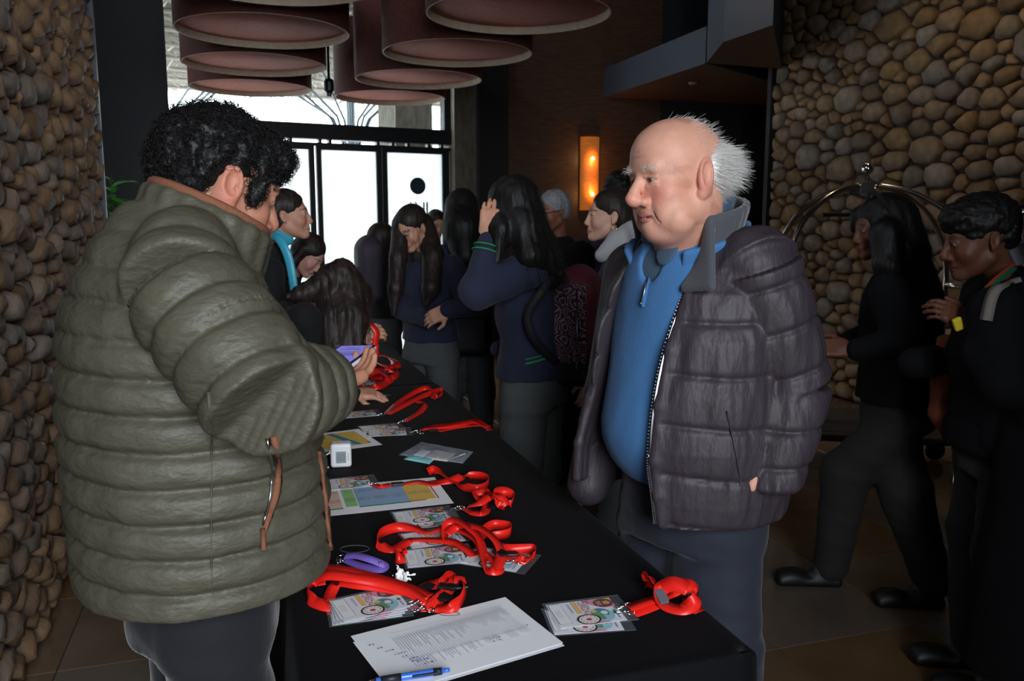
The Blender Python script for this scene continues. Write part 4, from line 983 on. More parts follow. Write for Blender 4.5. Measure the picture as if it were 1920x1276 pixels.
# ================================================================== THE OTHER PEOPLE
M['navy_knit'] = mat('navy_school_sweater', srgb(34, 38, 62), .95, bump=.2, bscale=120, sheen=.06, noise=.12, nscale=8)
M['navy_blue'] = mat('navy_jacket', srgb(38, 42, 78), .8, bump=.2, bscale=30)
M['green_stripe'] = mat('green_stripe', srgb(30, 140, 84), .8)
M['grey_cloth'] = mat('grey_school_trouser_cloth', srgb(76, 80, 82), .9, bump=.3, bscale=12, noise=.12, nscale=5)
M['black_cloth'] = mat('black_cloth', srgb(12, 13, 18), .9, bump=.25, bscale=20, sheen=.03)
M['black_dull'] = mat('black_coat_cloth', srgb(9, 10, 15), .9, spec=.25, bump=.2, bscale=20)
M['turquoise'] = mat('turquoise_satin', srgb(60, 170, 200), .35, sheen=.2)
M['hood_grey'] = mat('light_grey_hood', srgb(176, 176, 180), .95, bump=.2, bscale=150, sheen=.3)
M['beige_strap'] = mat('beige_strap', srgb(130, 124, 118), .85, bump=.1, bscale=200)
M['pack_black'] = mat('black_backpack_cloth', srgb(22, 22, 28), .7, bump=.2, bscale=200)
M['pack_grey'] = mat('dusk_grey_backpack_cloth', srgb(66, 60, 72), .7, bump=.3, bscale=20)
M['burgundy'] = mat('burgundy_backpack_cloth', srgb(88, 28, 44), .75, bump=.15, bscale=200)
M['gold'] = mat('gold', (.8, .55, .25), .25, metal=1.)
def paisley():
    m = mat('paisley_print', srgb(122, 98, 112), .8); nt = m.node_tree; b = nt.nodes['Principled BSDF']
    tc = nt.nodes.new('ShaderNodeTexCoord'); n = nt.nodes.new('ShaderNodeTexNoise'); n.inputs['Scale'].default_value = 14
    mp = nt.nodes.new('ShaderNodeMix'); mp.data_type = 'VECTOR'; mp.inputs[0].default_value = .06
    v = nt.nodes.new('ShaderNodeTexVoronoi'); v.inputs['Scale'].default_value = 26
    w = nt.nodes.new('ShaderNodeMath'); w.operation = 'SINE'; mu = nt.nodes.new('ShaderNodeMath'); mu.operation = 'MULTIPLY'; mu.inputs[1].default_value = 26
    rp = nt.nodes.new('ShaderNodeValToRGB'); rp.color_ramp.elements[0].color = (*srgb(48, 22, 38), 1); rp.color_ramp.elements[1].color = (*srgb(138, 112, 126), 1); rp.color_ramp.elements[0].position = .25; rp.color_ramp.elements[1].position = .6
    L = nt.links.new; L(tc.outputs['Object'], n.inputs['Vector']); L(tc.outputs['Object'], mp.inputs[4]); L(n.outputs['Color'], mp.inputs[5]); L(mp.outputs[1], v.inputs['Vector']); L(v.outputs['Distance'], mu.inputs[0]); L(mu.outputs[0], w.inputs[0]); L(w.outputs[0], rp.inputs[0]); L(rp.outputs[0], b.inputs['Base Color']); return m
M['paisley'] = paisley()
A = lambda x, y, Y: to(atY(x, y, Y))
SKf = srgb(196, 146, 122)
def torso_prims(B, top, hem, a=1., b=1., lean=(0, 0), q=None):
    """top: height of the neck base, hem: lower edge; lean: (u, v) shift of the neck over the hem"""
    pf = [(0, 0, .168, .125), (.14, 0, .158, .120), (.33, 0, .145, .110), (.55, .008, .158, .118), (.74, .0, .172, .112), (.87, -.008, .150, .088), (.95, -.008, .095, .065), (1, -.006, .06, .055)]
    C_ = []; AB = []
    for f, v, aa, bb in pf: z = hem+(top-hem)*f; C_.append(B(lean[0]*f**1.4, v+lean[1]*f**1.4, z)); AB.append((aa*a, bb*b))
    return loft(C_, AB, B.l, quilt=q)
def wrinkled(am=.005, fr=5, sd=1): return lambda P, F: F-am*noise3(P*np.array([1, 1, .7]), fr, sd, 2)
def arm(sh, el, wr, r0=.062, r1=.05, r2=.036): return [(cone(sh, el, r0, r1), .03), (cone(el, wr, r1, r2), .02)]
def figure(label, B, H, hand=(), base=SKf, sex='f', far=False, lip=None, brow=None, ears=(1, -1), neck=None, fine=None, eye=True, skinmat='skin', **hk):
    p = person(label, B.o)
    hp = head_prims(H, **dict(dict(nose=.85, brow=.8, lips=1.05, chin=.98), **hk))
    for e in ears: hp += ear_prims(H, e, .95)
    nk = neck if neck is not None else B(0, 0, H.o[2]-.19)
    hp.append((cone(H(0, -.03, -.06), nk, .046, .055), .02))
    groups = [(hp, fine or (.006 if far else .0045))]
    for h_ in hand: groups.append((h_, .0045))
    groups.append(([(cone(nk, B(0, 0, .95), .05, .07), 0), (cone(B(0, 0, .95), B(0, 0, .90), .07, .06), .02)], .014))
    sculpt_multi('body', groups, M[skinmat], p, 1, face_color(H, base, lip if lip is not None else base*np.array([.82, .6, .6]), brow if brow is not None else srgb(34, 26, 24), base*np.array([1.02, .74, .7])))
    return p
def hairdo(parent, prims, m, h=.006, strand=None, n=0, L_=.1, fr=38, am=.0028, w=.0007):
    o = sculpt('hair', prims, h, m, parent, 1, post=lambda P, F: F+am*noise3(P*np.array([1, 1, .10]), fr, 5, 2))
    if n:
        P0, N0 = surf_pts(o, n, lambda c: np.ones(len(c), bool), 7); r = np.random.RandomState(4)
        D = strand(P0, N0, r); D /= np.linalg.norm(D, axis=1)[:, None]; t = np.linspace(0, 1, 5)[None, :, None]; L2 = r.uniform(.4, 1, (n, 1, 1))*L_
        append_mesh(o, *strands_from('h', P0[:, None]+N0[:, None]*.0015+D[:, None]*L2*t+N0[:, None]*.004*t, w, None, None, True, False))
    return o
down = lambda P0, N0, r: np.stack([0*P0[:, 0], 0*P0[:, 0], -1+0*P0[:, 0]], 1)+r.normal(scale=.06, size=P0.shape)
def cap_prims(H, back=1., part=True, low=-.06, W=1.):
    """hair over the skull: crown, back, sides, leaving face and ears free"""
    return [(H.ell((0, -.020, .046), (.084*W, .100*back, .088)), 0), (H.ell((0, -.05, .0), (.080*W, .062, .075)), .02), (H.ell((0, .105, -.020), (.056, .052, .078)), .012, 's'), (H.ell((0, .10, .03), (.044, .045, .040)), .012, 's')]
def lock(H, pts, r, k=.02, **kw):
    out = []
    for i in range(len(pts)-1): out.append((cone(pts[i], pts[i+1], r[i], r[i+1], **kw), k))
    return out
def stripes(o, frm, to_, r, m, name='stripe', n=1):
    pass
def cuff_ring(name, parent, c, d, r, m, w=.004):
    d = nrm(d); a = nrm(np.cross(d, (0.1, .2, 1))); b = np.cross(d, a); P = [c+(a*math.cos(t)+b*math.sin(t))*r for t in np.linspace(0, 2*PI, 24, endpoint=False)]
    return tube(name, P, w, m, parent, k=6, up=d, closed=True)
# --- woman with a turquoise scarf, upright behind the leaning ones
B3 = Body(*A(452, 600, 3.85)[:2], .95, .30); H3 = Frame(A(541, 404, 3.85), (.97, .10, .06), (0, 0, 1), .93)
w3 = figure('woman in profile with tied-back dark hair, black blazer and turquoise neck scarf', B3, H3, neck=A(508, 470, 3.85))
hairdo(w3, cap_prims(H3)+[(H3.ell((0, -.09, .0), (.05, .05, .06)), .02), (H3.ell((.08, -.014, -.01), (.02, .022, .034)), .004, 's'), (H3.cone((0, -.11, -.02), (0, -.10, -.2), .03, .02), .02)], M['hair_brown'], .005, n=500, strand=lambda P, N, r: (np.array([[0, -1, -.15]])+r.normal(scale=.06, size=P.shape))@H3.R, L_=.05)
bz = [(loft([B3(0, 0, .80), B3(0, .03, 1.0), A(478, 560, 3.85), A(492, 510, 3.85), A(508, 455, 3.85)], [(.17, .12), (.16, .12), (.18, .12), (.17, .10), (.075, .065)], B3.l), 0)]
bz += arm(A(505, 510, 3.68), A(520, 620, 3.6), A(560, 640, 3.75)); sculpt('blazer', bz, .008, M['black_cloth'], w3, 1, post=wrinkled())
sc = catmull([A(505, 440, 3.78), A(522, 447, 3.72), A(536, 470, 3.70), A(545, 500, 3.70), A(552, 545, 3.70)], 6); sculpt('neck_scarf', [(cone(sc[i], sc[i+1], .017, .017, flat=.45, fdir=(0, 1, 0)), .004) for i in range(len(sc)-1)]+[(cone(A(515, 440, 3.80), A(538, 448, 3.84), .03, .03), .01)], .004, M['turquoise'], w3, 1)
trousers(B3, w3, M['black_cloth'], .86, .15, .12, [(.09, .02, .48), (-.09, .02, .48)], [(.09, 0, .08), (-.09, 0, .08)], .05)
for u in (.09, -.09): shoe(B3, w3, M['shoe_black'], u, 0)
# --- woman looking down behind her
B4 = Body(*A(462, 600, 4.6)[:2], .9, .05); H4 = Frame(A(577, 478, 4.55), (.74, -.18, -.62), (.55, 0, .8), .9)
w4 = figure('woman bending low with parted dark hair, behind the woman with the turquoise scarf', B4, H4, far=True, neck=A(545, 510, 4.6), base=srgb(204, 156, 140))
hairdo(w4, cap_prims(H4)+lock(H4, [H4(-.06, -.02, .03), H4(-.07, .0, -.08), H4(-.06, .02, -.2)], [.035, .03, .02])+lock(H4, [H4(.06, -.02, .03), H4(.07, -.02, -.08), H4(.06, .0, -.2)], [.035, .03, .02]), M['hair_brown'], .006)
sculpt('jacket', [(loft([B4(0, 0, .80), B4(0, .05, 1.0), A(500, 580, 4.6), A(530, 535, 4.6), A(548, 512, 4.58)], [(.17, .12), (.16, .12), (.18, .12), (.16, .10), (.06, .06)], B4.l), 0)]+arm(A(530, 545, 4.45), A(560, 600, 4.4), A(600, 640, 4.4)), .01, M['black_cloth'], w4, 1)
trousers(B4, w4, M['black_cloth'], .84, .15, .12, [(.09, .02, .46), (-.09, .02, .46)], [(.09, 0, .08), (-.09, 0, .08)], .05, h=.012)
for u in (.09, -.09): shoe(B4, w4, M['shoe_black'], u, 0)
# --- woman leaning over the table, long hair falling
B5 = Body(*A(405, 800, 3.25)[:2], .95, .25); H5 = Frame(A(648, 572, 3.36), (.62, .12, -.78), (.74, 0, .66), .93)
wr5 = A(664, 744, 3.50); el5 = A(590, 690, 3.30); sh5 = A(570, 600, 3.22); wl5 = A(672, 625, 3.62); ell5 = A(640, 660, 3.7); shl5 = A(600, 575, 3.5)
h5a = hand_prims(wr5+(0, 0, .02), (.98, .12, -.12), (.1, -.25, .95), 1, (.25, .25, .2), sc=.98, spread=.12); h5b = hand_prims(wl5, (.85, .2, .1), (-.1, -.9, .5), 1, (.5, .7, .5), sc=.95, tc=.5)
w5 = figure('woman leaning far over the table, long dark hair falling past her black jacket', B5, H5, hand=(h5a, h5b), neck=A(600, 565, 3.36), base=srgb(206, 152, 126))
hp5 = cap_prims(H5)+[(H5.ell((0, -.03, .03), (.088, .10, .09)), .02), (H5.ell((.07, .02, -.04), (.035, .07, .09)), .02)]
for (p0, p1, p2, p3, r_a) in (((620, 520), (622, 590), (628, 650), (622, 720), .055), ((650, 520), (655, 590), (650, 650), (640, 700), .055), ((665, 545), (672, 600), (668, 650), (668, 680), .035), ((640, 505), (600, 535), (570, 550), (540, 556), .045)):
    hp5 += lock(H5, [A(*p0, 3.34), A(*p1, 3.27), A(*p2, 3.24), A(*p3, 3.22)], [r_a, r_a, r_a*.8, r_a*.35])
hairdo(w5, hp5, M['hair_brown'], .006, n=900, strand=down, L_=.16, fr=30, am=.006)
jk5 = [(loft([B5(0, 0, .86), A(450, 700, 3.25), A(510, 640, 3.30), A(560, 605, 3.34), A(592, 580, 3.35)], [(.165, .12), (.17, .12), (.18, .12), (.16, .10), (.07, .06)], B5.l), 0)]+arm(sh5, el5, wr5, .07, .055, .042)+arm(shl5, ell5, wl5, .06, .05, .036)
sculpt('jacket', jk5, .006, M['black_cloth'], w5, 1, post=wrinkled(.005, 6, 4))
trousers(B5, w5, M['black_cloth'], .90, .16, .13, [(.09, .0, .48), (-.09, .0, .48)], [(.09, 0, .08), (-.09, 0, .08)], .055, h=.012)
for u in (.09, -.09): shoe(B5, w5, M['shoe_black'], u, 0)
# --- school girls
def legs(B, p, m=None, hip=.88, ank=.06, hw=.16, k=((.10, .02, .48), (-.10, .02, .48)), f=((.10, 0, .08), (-.10, 0, .08)), h=.009):
    o = trousers(B, p, m or M['grey_cloth'], hip, hw, .125, k, f, ank, h=h)
    for q in f: shoe(B, p, M['shoe_black'], q[0], q[1])
    return o
B6 = Body(*A(808, 700, 4.62)[:2], -.55, -.80); H6 = Frame(A(772, 428, 4.52), (-.50, -.70, -.46), (-.22, -.25, .92), .93)
wr6 = A(838, 581, 4.32); h6 = hand_prims(wr6, (-.75, -.1, -.35), (.2, -.85, .45), -1, (.45, .5, .4), sc=1.0)
w6 = figure('school girl with very long dark hair looking down, one hand across her navy sweater', B6, H6, hand=(h6,), base=srgb(206, 156, 130), fine=.004)
hp6 = [(H6.ell((0, -.022, .046), (.086, .098, .088)), 0), (H6.ell((0, .112, -.030), (.056, .060, .088)), .014, 's'), (H6.ell((0, .10, .02), (.046, .046, .046)), .012, 's')]
hp6 += lock(H6, [A(752, 420, 4.52), A(747, 480, 4.44), A(742, 540, 4.38), A(738, 590, 4.36)], [.05, .045, .04, .012])+lock(H6, [A(797, 420, 4.60), A(812, 480, 4.50), A(808, 540, 4.42), A(800, 570, 4.40)], [.05, .06, .05, .015])+lock(H6, [A(785, 420, 4.62), A(790, 480, 4.64), A(795, 540, 4.64)], [.07, .09, .06])
hairdo(w6, hp6, M['hair_brown'], .006, n=700, strand=down, L_=.15)
t6 = [(torso_prims(B6, 1.34, .86, 1.05, 1.05, (0, .03)), 0)]+arm(A(848, 500, 4.50), A(882, 572, 4.38), wr6, .066, .056, .042)+arm(A(760, 500, 4.62), A(752, 580, 4.60), A(800, 600, 4.40), .06, .05, .04)
s6 = sculpt('sweater', t6, .007, M['navy_knit'], w6, 1, post=wrinkled(.006, 5, 6)); legs(B6, w6)
# --- person behind her, back half turned, grey backpack
B7 = Body(*A(722, 600, 5.95)[:2], .9, .4); H7 = Frame(A(718, 452, 5.9), (.9, .3, -.3), (.3, 0, .9), .95)
w7 = figure('person in black with long dark hair and a grey backpack by the glass doors', B7, H7, far=True, ears=())
hairdo(w7, cap_prims(H7)+lock(H7, [A(712, 445, 5.9), A(708, 500, 5.85), A(708, 560, 5.85)], [.09, .09, .05]), M['hair_brown'], .008)
sculpt('jacket', [(torso_prims(B7, 1.30, .84, 1.15, 1.15), 0)]+arm(A(735, 500, 5.75), A(745, 570, 5.7), A(765, 600, 5.7)), .01, M['black_cloth'], w7, 1); legs(B7, w7, h=.012)
def backpack(label, c, fwd, dims, m, name='backpack', group=None):
    """c: centre; fwd points from the pack to the wearer's back"""
    f = nrm((fwd[0], fwd[1], 0)); R = np.array([np.cross(f, (0, 0, 1)), f, [0, 0, 1]]); t = thing('backpack', label, 'backpack', Vector(tuple(c))-Vector((0, 0, dims[2])), group)
    c = v3(c); pr = [(rbox(c, (dims[0], dims[1], dims[2]), min(dims[1]*.85, .07), R), 0), (ell(c+v3(0, 0, dims[2]*.8), (dims[0]*.75, dims[1]*.8, dims[2]*.35), R), .03), (rbox(c-f*dims[1]*.85-v3(0, 0, dims[2]*.35), (dims[0]*.8, dims[1]*.5, dims[2]*.5), .03, R), .02)]
    sculpt('pack', pr, .007, m, t, 1, post=wrinkled(.004, 6, 9)); return t, f, R
backpack('dusk grey backpack on the person in black near the glass doors', A(692, 508, 5.85), (.9, .3), (.15, .09, .22), M['pack_grey'])
# --- girl seen from behind, patterned dark pack
B8 = Body(*A(872, 650, 5.05)[:2], .05, 1.); H8 = Frame(A(866, 395, 5.0), (-.1, .99, -.1), (0, 0, 1), .97)
w8 = figure('school girl seen from behind, long black hair, in front of the concrete pier', B8, H8, far=True, ears=())
hairdo(w8, cap_prims(H8)+[(H8.ell((0, -.02, .02), (.09, .11, .10)), .02)]+lock(H8, [A(866, 390, 4.98), A(868, 430, 4.90), A(872, 480, 4.86)], [.10, .12, .08]), M['hair_black'], .007, n=300, strand=down, L_=.12)
s8 = sculpt('sweater', [(torso_prims(B8, 1.38, .86, 1.1, 1.1), 0)]+arm(A(832, 478, 4.95), A(826, 545, 4.85), A(842, 600, 4.9), .065, .055, .042)+arm(A(905, 478, 5.0), A(915, 560, 4.95), A(905, 620, 4.9)), .008, M['navy_blue'], w8, 1, post=wrinkled()); legs(B8, w8)
backpack('black backpack worn low by the girl in front of the concrete pier', A(880, 600, 4.84), (0, 1), (.13, .08, .21), M['pack_black'])
# --- girl with her hand raised to her hair
B9 = Body(*A(1000, 700, 3.34)[:2], -.88, .38); H9 = Frame(A(958, 392, 3.26), (-.86, .48, -.18), (-.15, .1, .98), .96)
wr9 = A(917, 440, 3.12); el9 = A(893, 548, 3.06); sh9 = A(990, 505, 3.14); h9 = hand_prims(wr9, (.08, .10, .98), (-.1, -.99, .1), 1, (.25, .7, .6), sc=1.02, tc=.6)
w9 = figure('school girl lifting a hand to her long black hair, green stripes on navy sweater', B9, H9, hand=(h9,), ears=(1,), base=srgb(206, 156, 130))
hp9 = [(H9.ell((0, -.018, .040), (.090, .104, .094)), 0), (H9.ell((0, -.03, -.02), (.088, .09, .09)), .02), (H9.ell((-.03, .11, -.02), (.05, .05, .08)), .01, 's')]
hp9 += lock(H9, [A(945, 385, 3.18), A(940, 430, 3.12), A(932, 490, 3.08)], [.05, .045, .012])+lock(H9, [A(965, 375, 3.2), A(985, 430, 3.16), A(1010, 480, 3.14), A(1050, 512, 3.14)], [.09, .075, .06, .02])+lock(H9, [A(985, 400, 3.24), A(1010, 460, 3.22), A(1035, 520, 3.2), A(1040, 535, 3.2)], [.07, .065, .04, .01])+lock(H9, [A(975, 420, 3.14), A(995, 480, 3.1), A(1010, 505, 3.1)], [.06, .05, .02])
hairdo(w9, hp9, M['hair_black'], .005, n=900, strand=lambda P, N, r: np.stack([.35+0*P[:, 0], 0*P[:, 0], -1+0*P[:, 0]], 1)+r.normal(scale=.06, size=P.shape), L_=.14, fr=30, am=.004)
t9 = [(torso_prims(B9, 1.37, .90, 1.1, 1.12, (0, .02)), 0)]+[(cone(sh9, el9, .075, .062), .03), (cone(el9, wr9-(0, 0, .02), .060, .040), .02)]+arm(B9(-.18, 0, 1.30), B9(-.2, .05, 1.05), B9(-.1, .2, .98))
s9 = sculpt('sweater', t9, .006, M['navy_knit'], w9, 1, post=wrinkled(.006, 5, 12))
for f in (.045, .065): cuff_ring('cuff_stripe', s9, wr9+nrm(el9-wr9)*f, el9-wr9, .0415+f*.12, M['green_stripe'], .003)
t9b = bvh(s9); surf_strip('hem_stripe', t9b, [(985, 682), (1010, 676), (1032, 668)], .008, M['green_stripe'], s9, .002, .002); surf_strip('hem_stripe', t9b, [(985, 674), (1010, 668), (1032, 660)], .005, M['green_stripe'], s9, .002, .002)
legs(B9, w9, hip=.93, hw=.175, h=.008, ank=.07)
# her backpack: burgundy sides, paisley front panel, black base
pk, f, R = backpack('burgundy and paisley backpack with a black base on the girl lifting her hand', A(1085, 610, 3.36), (-.80, .35), (.135, .085, .215), M['burgundy'])
c = A(1085, 610, 3.36); sl = np.cross(f, (0, 0, 1))
sculpt('paisley_panel', [(rbox(c-f*.0-v3(0, 0, -.02)+sl*.128*(-1 if (sl@v3(0, -1, 0)) < 0 else 1), (.014, .078, .16), .012, R), 0)], .005, M['paisley'], pk, 1)
sculpt('base_panel', [(rbox(c-v3(0, 0, .155), (.142, .10, .075), .05, R), 0)], .006, M['pack_black'], pk, 1)
sculpt('back_panel', [(rbox(c+f*.075, (.142, .030, .20), .025, R), 0)], .006, M['pack_black'], pk, 1)
sg = (-1 if (sl@v3(0, -1, 0)) < 0 else 1)
zp_ = c+sl*.150*sg-f*.045; tube('zip', [zp_+v3(0, 0, .15), zp_+v3(0, 0, -.07)], .003, M['zip'], pk, k=6)
cuff_ring('ring', pk, zp_+v3(0, 0, -.08), sl, .011, M['zip'], .002)
tube('zip_pull', [zp_+v3(0, 0, -.10), zp_+v3(0, 0, -.15)], .004, M['zip'], pk, k=6)
st = catmull([A(1052, 480, 3.22), A(1020, 540, 3.10), A(990, 590, 3.10), A(1005, 640, 3.13), A(1045, 680, 3.22)], 6)
V, F = [], []
def ribbon_np(P, w, N_, th=.0012):
    P = np.asarray(P, float); T = np.gradient(P, axis=0); T /= np.linalg.norm(T, axis=1)[:, None]+1e-9; N_ = np.asarray(N_, float); N_ = np.tile(N_, (len(P), 1)) if N_.ndim == 1 else N_
    S_ = np.cross(T, N_); S_ /= np.linalg.norm(S_, axis=1)[:, None]+1e-9; N2 = np.cross(S_, T); V = []; F = []; w = np.broadcast_to(w, (len(P),))
    for i in range(len(P)): V += [P[i]-S_[i]*w[i]/2+N2[i]*th/2, P[i]+S_[i]*w[i]/2+N2[i]*th/2, P[i]+S_[i]*w[i]/2-N2[i]*th/2, P[i]-S_[i]*w[i]/2-N2[i]*th/2]
    for i in range(len(P)-1):
        for k in range(4): F.append((4*i+k, 4*i+(k+1) % 4, 4*i+4+(k+1) % 4, 4*i+4+k))
    F += [(3, 2, 1, 0), tuple(4*(len(P)-1)+k for k in range(4))]; return V, F
link('strap', mesh_np('strap', *ribbon_np(st, .032, (0, -1, 0), .006)), M['pack_black'], pk)
# --- man with grey hair and glasses
B10 = Body(*A(1045, 700, 4.85)[:2], -.8, -.6); H10 = Frame(A(1036, 397, 4.8), (-.78, -.6, -.12), (0, 0, 1), .95)
w10 = figure('older man with short grey hair and dark-rimmed glasses in a dark jacket', B10, H10, far=True, base=srgb(150, 98, 74), nose=1.1, brow=1.1, brow_=None) if False else figure('older man with short grey hair and dark-rimmed glasses in a dark jacket', B10, H10, far=True, base=srgb(150, 98, 74), nose=1.1)
hairdo(w10, cap_prims(H10)+[(H10.ell((.085, -.014, -.02), (.025, .03, .04)), .004, 's'), (H10.ell((0, 0, -.12), (.1, .12, .08)), .01, 's')], M['hair_gray'], .006, am=.004, fr=20)
gl = []
for sx in (-1, 1):
    P = [H10(sx*.032+.022*math.cos(a), .098, -.002+.015*math.sin(a)) for a in np.linspace(0, 2*PI, 16, endpoint=False)]; gl.append(tube_np(P, .0022, 6, up=H10.R[1], closed=True)); gl.append(tube_np([H10(sx*.054, .096, .004), H10(sx*.078, .0, .008)], .002, 6))
gl.append(tube_np([H10(-.01, .1, .002), H10(.01, .1, .002)], .002, 6)); link('glasses', mesh_np('glasses', *merge_np(gl)), M['black_metal'], w10)
sculpt('jacket', [(torso_prims(B10, 1.42, .80, 1.2, 1.2), 0)]+arm(B10(.2, 0, 1.33), B10(.25, 0, 1.08), B10(.22, .12, .86), .075, .06, .05)+arm(B10(-.2, 0, 1.33), B10(-.25, 0, 1.08), B10(-.22, .12, .86), .075, .06, .05), .01, M['black_cloth'], w10, 1); legs(B10, w10, M['black_cloth'], h=.012)
# --- girl in profile with hoop earring and grey hood
B11 = Body(*A(1168, 700, 3.80)[:2], -.96, -.15); H11 = Frame(A(1141, 406, 3.74), (-.99, -.08, .04), (0, 0, 1), .94)
h11 = hand_prims(A(1112, 716, 3.62), (-.35, 0, -.9), (.1, -.9, 0), 1, (.4, .5, .4), sc=.95)
w11 = figure('girl in profile with slicked-back bun, hoop earring, navy jacket and light grey hood', B11, H11, hand=(h11,), base=srgb(220, 172, 152), fine=.0038, lip=srgb(190, 112, 106))
hairdo(w11, cap_prims(H11)+[(H11.ell((0, -.085, .01), (.06, .05, .07)), .02), (H11.ell((0, -.125, .02), (.035, .035, .04)), .015), (H11.ell((.08, -.014, -.01), (.022, .022, .034)), .004, 's'), (H11.ell((-.08, -.014, -.01), (.022, .022, .034)), .004, 's'), (H11.ell((0, 0, -.13), (.1, .12, .07)), .01, 's')], M['hair_brown'], .005, n=500, strand=lambda P, N, r: (np.array([[0, -1, .1]])+r.normal(scale=.05, size=P.shape))@H11.R, L_=.05)
cuff_ring('earring', w11, H11(.0+(-.084 if H11.R[0][1] > 0 else .084), -.012, -.050), H11.R[0]+.5*H11.R[1], .014, M['gold'], .0018)
j11 = sculpt('jacket', [(torso_prims(B11, 1.38, .84, 1.1, 1.15), 0)]+arm(A(1170, 500, 3.62), A(1168, 620, 3.6), A(1122, 690, 3.62), .068, .056, .042)+arm(B11(-.17, 0, 1.3), B11(-.2, 0, 1.05), B11(-.15, .15, .9)), .007, M['navy_blue'], w11, 1, post=wrinkled(.006, 5, 15))
hd = [(cone(A(1185, 430, 3.72), A(1160, 452, 3.62), .05, .045), .02), (cone(A(1160, 452, 3.62), A(1128, 478, 3.60), .045, .03), .02), (cone(A(1195, 440, 3.82), A(1200, 470, 3.9), .06, .06), .02), (cone(A(1160, 458, 3.9), A(1130, 478, 3.88), .04, .03), .02)]
sculpt('hood', hd, .006, M['hood_grey'], w11, 1, post=wrinkled(.004, 8, 2))
t11 = bvh(j11); surf_strip('printed_stripe', t11, [(1108, 515), (1125, 525)], .008, M['green_stripe'], j11, .002, .002); surf_strip('printed_stripe', t11, [(1112, 524), (1128, 530)], .005, M['green_stripe'], j11, .002, .002)
surf_strip('shoulder_strap', t11, [(1172, 478), (1152, 495), (1140, 520), (1138, 560)], .028, M['beige_strap'], j11, .004, .004)
legs(B11, w11, hip=.9, k=((.09, .02, .48), (-.09, .06, .48)), f=((.09, .10, .08), (-.09, .0, .08)))
# --- dark curly head behind the old man, far small head by the doors
B12 = Body(*A(1135, 700, 4.75)[:2], -.8, -.5); H12 = Frame(A(1163, 362, 4.75), (.2, .98, 0), (0, 0, 1), .95)
w12 = figure('person with dark curly hair half hidden behind the elderly man, purple jacket', B12, H12, far=True, ears=(), neck=A(1150, 420, 4.75))
sculpt('hair', [(H12.ell((0, -.02, .03), (.095, .11, .10)), 0), (H12.ell((0, -.03, -.03), (.08, .09, .08)), .02)], .006, M['hair_black'], w12, 0, post=lambda P, F: F+.010*noise3(P, 20, 3, 2))
M['purple_cloth'] = mat('purple_cloth', srgb(58, 44, 78), .85, bump=.2, bscale=30)
sculpt('jacket', [(torso_prims(B12, 1.42, .80, 1.2, 1.2), 0)]+arm(B12(.2, 0, 1.33), B12(.25, 0, 1.08), B12(.22, .12, .86), .075, .06, .05)+arm(B12(-.2, 0, 1.33), B12(-.25, 0, 1.08), B12(-.22, .12, .86), .075, .06, .05), .011, M['purple_cloth'], w12, 1); legs(B12, w12, M['black_cloth'], h=.012)
B13 = Body(*A(817, 600, 7.1)[:2], .3, -.9); H13 = Frame(A(818, 420, 7.1), (.4, -.85, -.3), (0, 0, 1), .9)
w13 = figure('small distant person with dark hair in front of the right-hand glass door', B13, H13, far=True, ears=())
hairdo(w13, cap_prims(H13)+lock(H13, [H13(0, -.05, 0), H13(0, -.06, -.2)], [.08, .06]), M['hair_brown'], .008)
sculpt('jacket', [(torso_prims(B13, 1.28, .80, 1., 1.), 0)]+arm(B13(.16, 0, 1.2), B13(.2, 0, 1.0), B13(.15, .12, .86))+arm(B13(-.16, 0, 1.2), B13(-.2, 0, 1.0), B13(-.15, .12, .86)), .012, M['black_cloth'], w13, 1); legs(B13, w13, h=.014)
# --- girl walking past on the right
B14 = Body(*A(1682, 800, 3.27)[:2], -.97, .05); H14 = Frame(A(1652, 428, 3.22), (-.98, -.0, -.12), (-.1, 0, 1), .97)
h14 = hand_prims(A(1590, 652, 3.08), (-.95, .1, .0), (0, -.8, .5), 1, (.4, .6, .5), sc=.95)
w14 = figure('girl walking left with long black hair, black headband and dark sweater', B14, H14, hand=(h14,), base=srgb(112, 70, 52), neck=A(1675, 505, 3.25))
hp14 = [(H14.ell((0, -.025, .042), (.092, .106, .094)), 0), (H14.ell((0, -.05, -.03), (.09, .08, .09)), .02), (H14.ell((0, .118, -.02), (.062, .046, .085)), .010, 's')]
hp14 += lock(H14, [H14(.055, .06, .06), H14(.06, .075, .01)], [.03, .02])+lock(H14, [A(1680, 420, 3.2), A(1700, 480, 3.16), A(1725, 530, 3.18), A(1762, 556, 3.2)], [.09, .08, .06, .015])+lock(H14, [A(1660, 440, 3.12), A(1665, 500, 3.08), A(1655, 548, 3.08)], [.06, .05, .015])+lock(H14, [A(1690, 450, 3.3), A(1715, 520, 3.3), A(1740, 560, 3.3)], [.07, .06, .02])
hairdo(w14, hp14, M['hair_black'], .006, n=800, strand=lambda P, N, r: np.stack([.45+0*P[:, 0], 0*P[:, 0], -1+0*P[:, 0]], 1)+r.normal(scale=.08, size=P.shape), L_=.13, am=.005, fr=28)
hb = [H14(.098*math.cos(a), -.005+.03*math.sin(a), .03+.112*math.sin(a)) for a in np.linspace(.15, PI-.15, 16)]; link('headband', mesh_np('headband', *tube_np(hb, .010, 8, up=H14.R[1], flat=.4)), M['black_cloth'], w14)
s14 = sculpt('sweater', [(torso_prims(B14, 1.36, .82, 1.2, 1.25, (0, .02)), 0)]+arm(A(1668, 548, 3.06), A(1690, 640, 3.0), A(1608, 655, 3.06), .075, .06, .045)+arm(B14(-.17, 0, 1.27), B14(-.2, .05, 1.05), B14(-.1, .25, 1.0)), .007, M['black_dull'], w14, 1, post=wrinkled(.006, 5, 18))
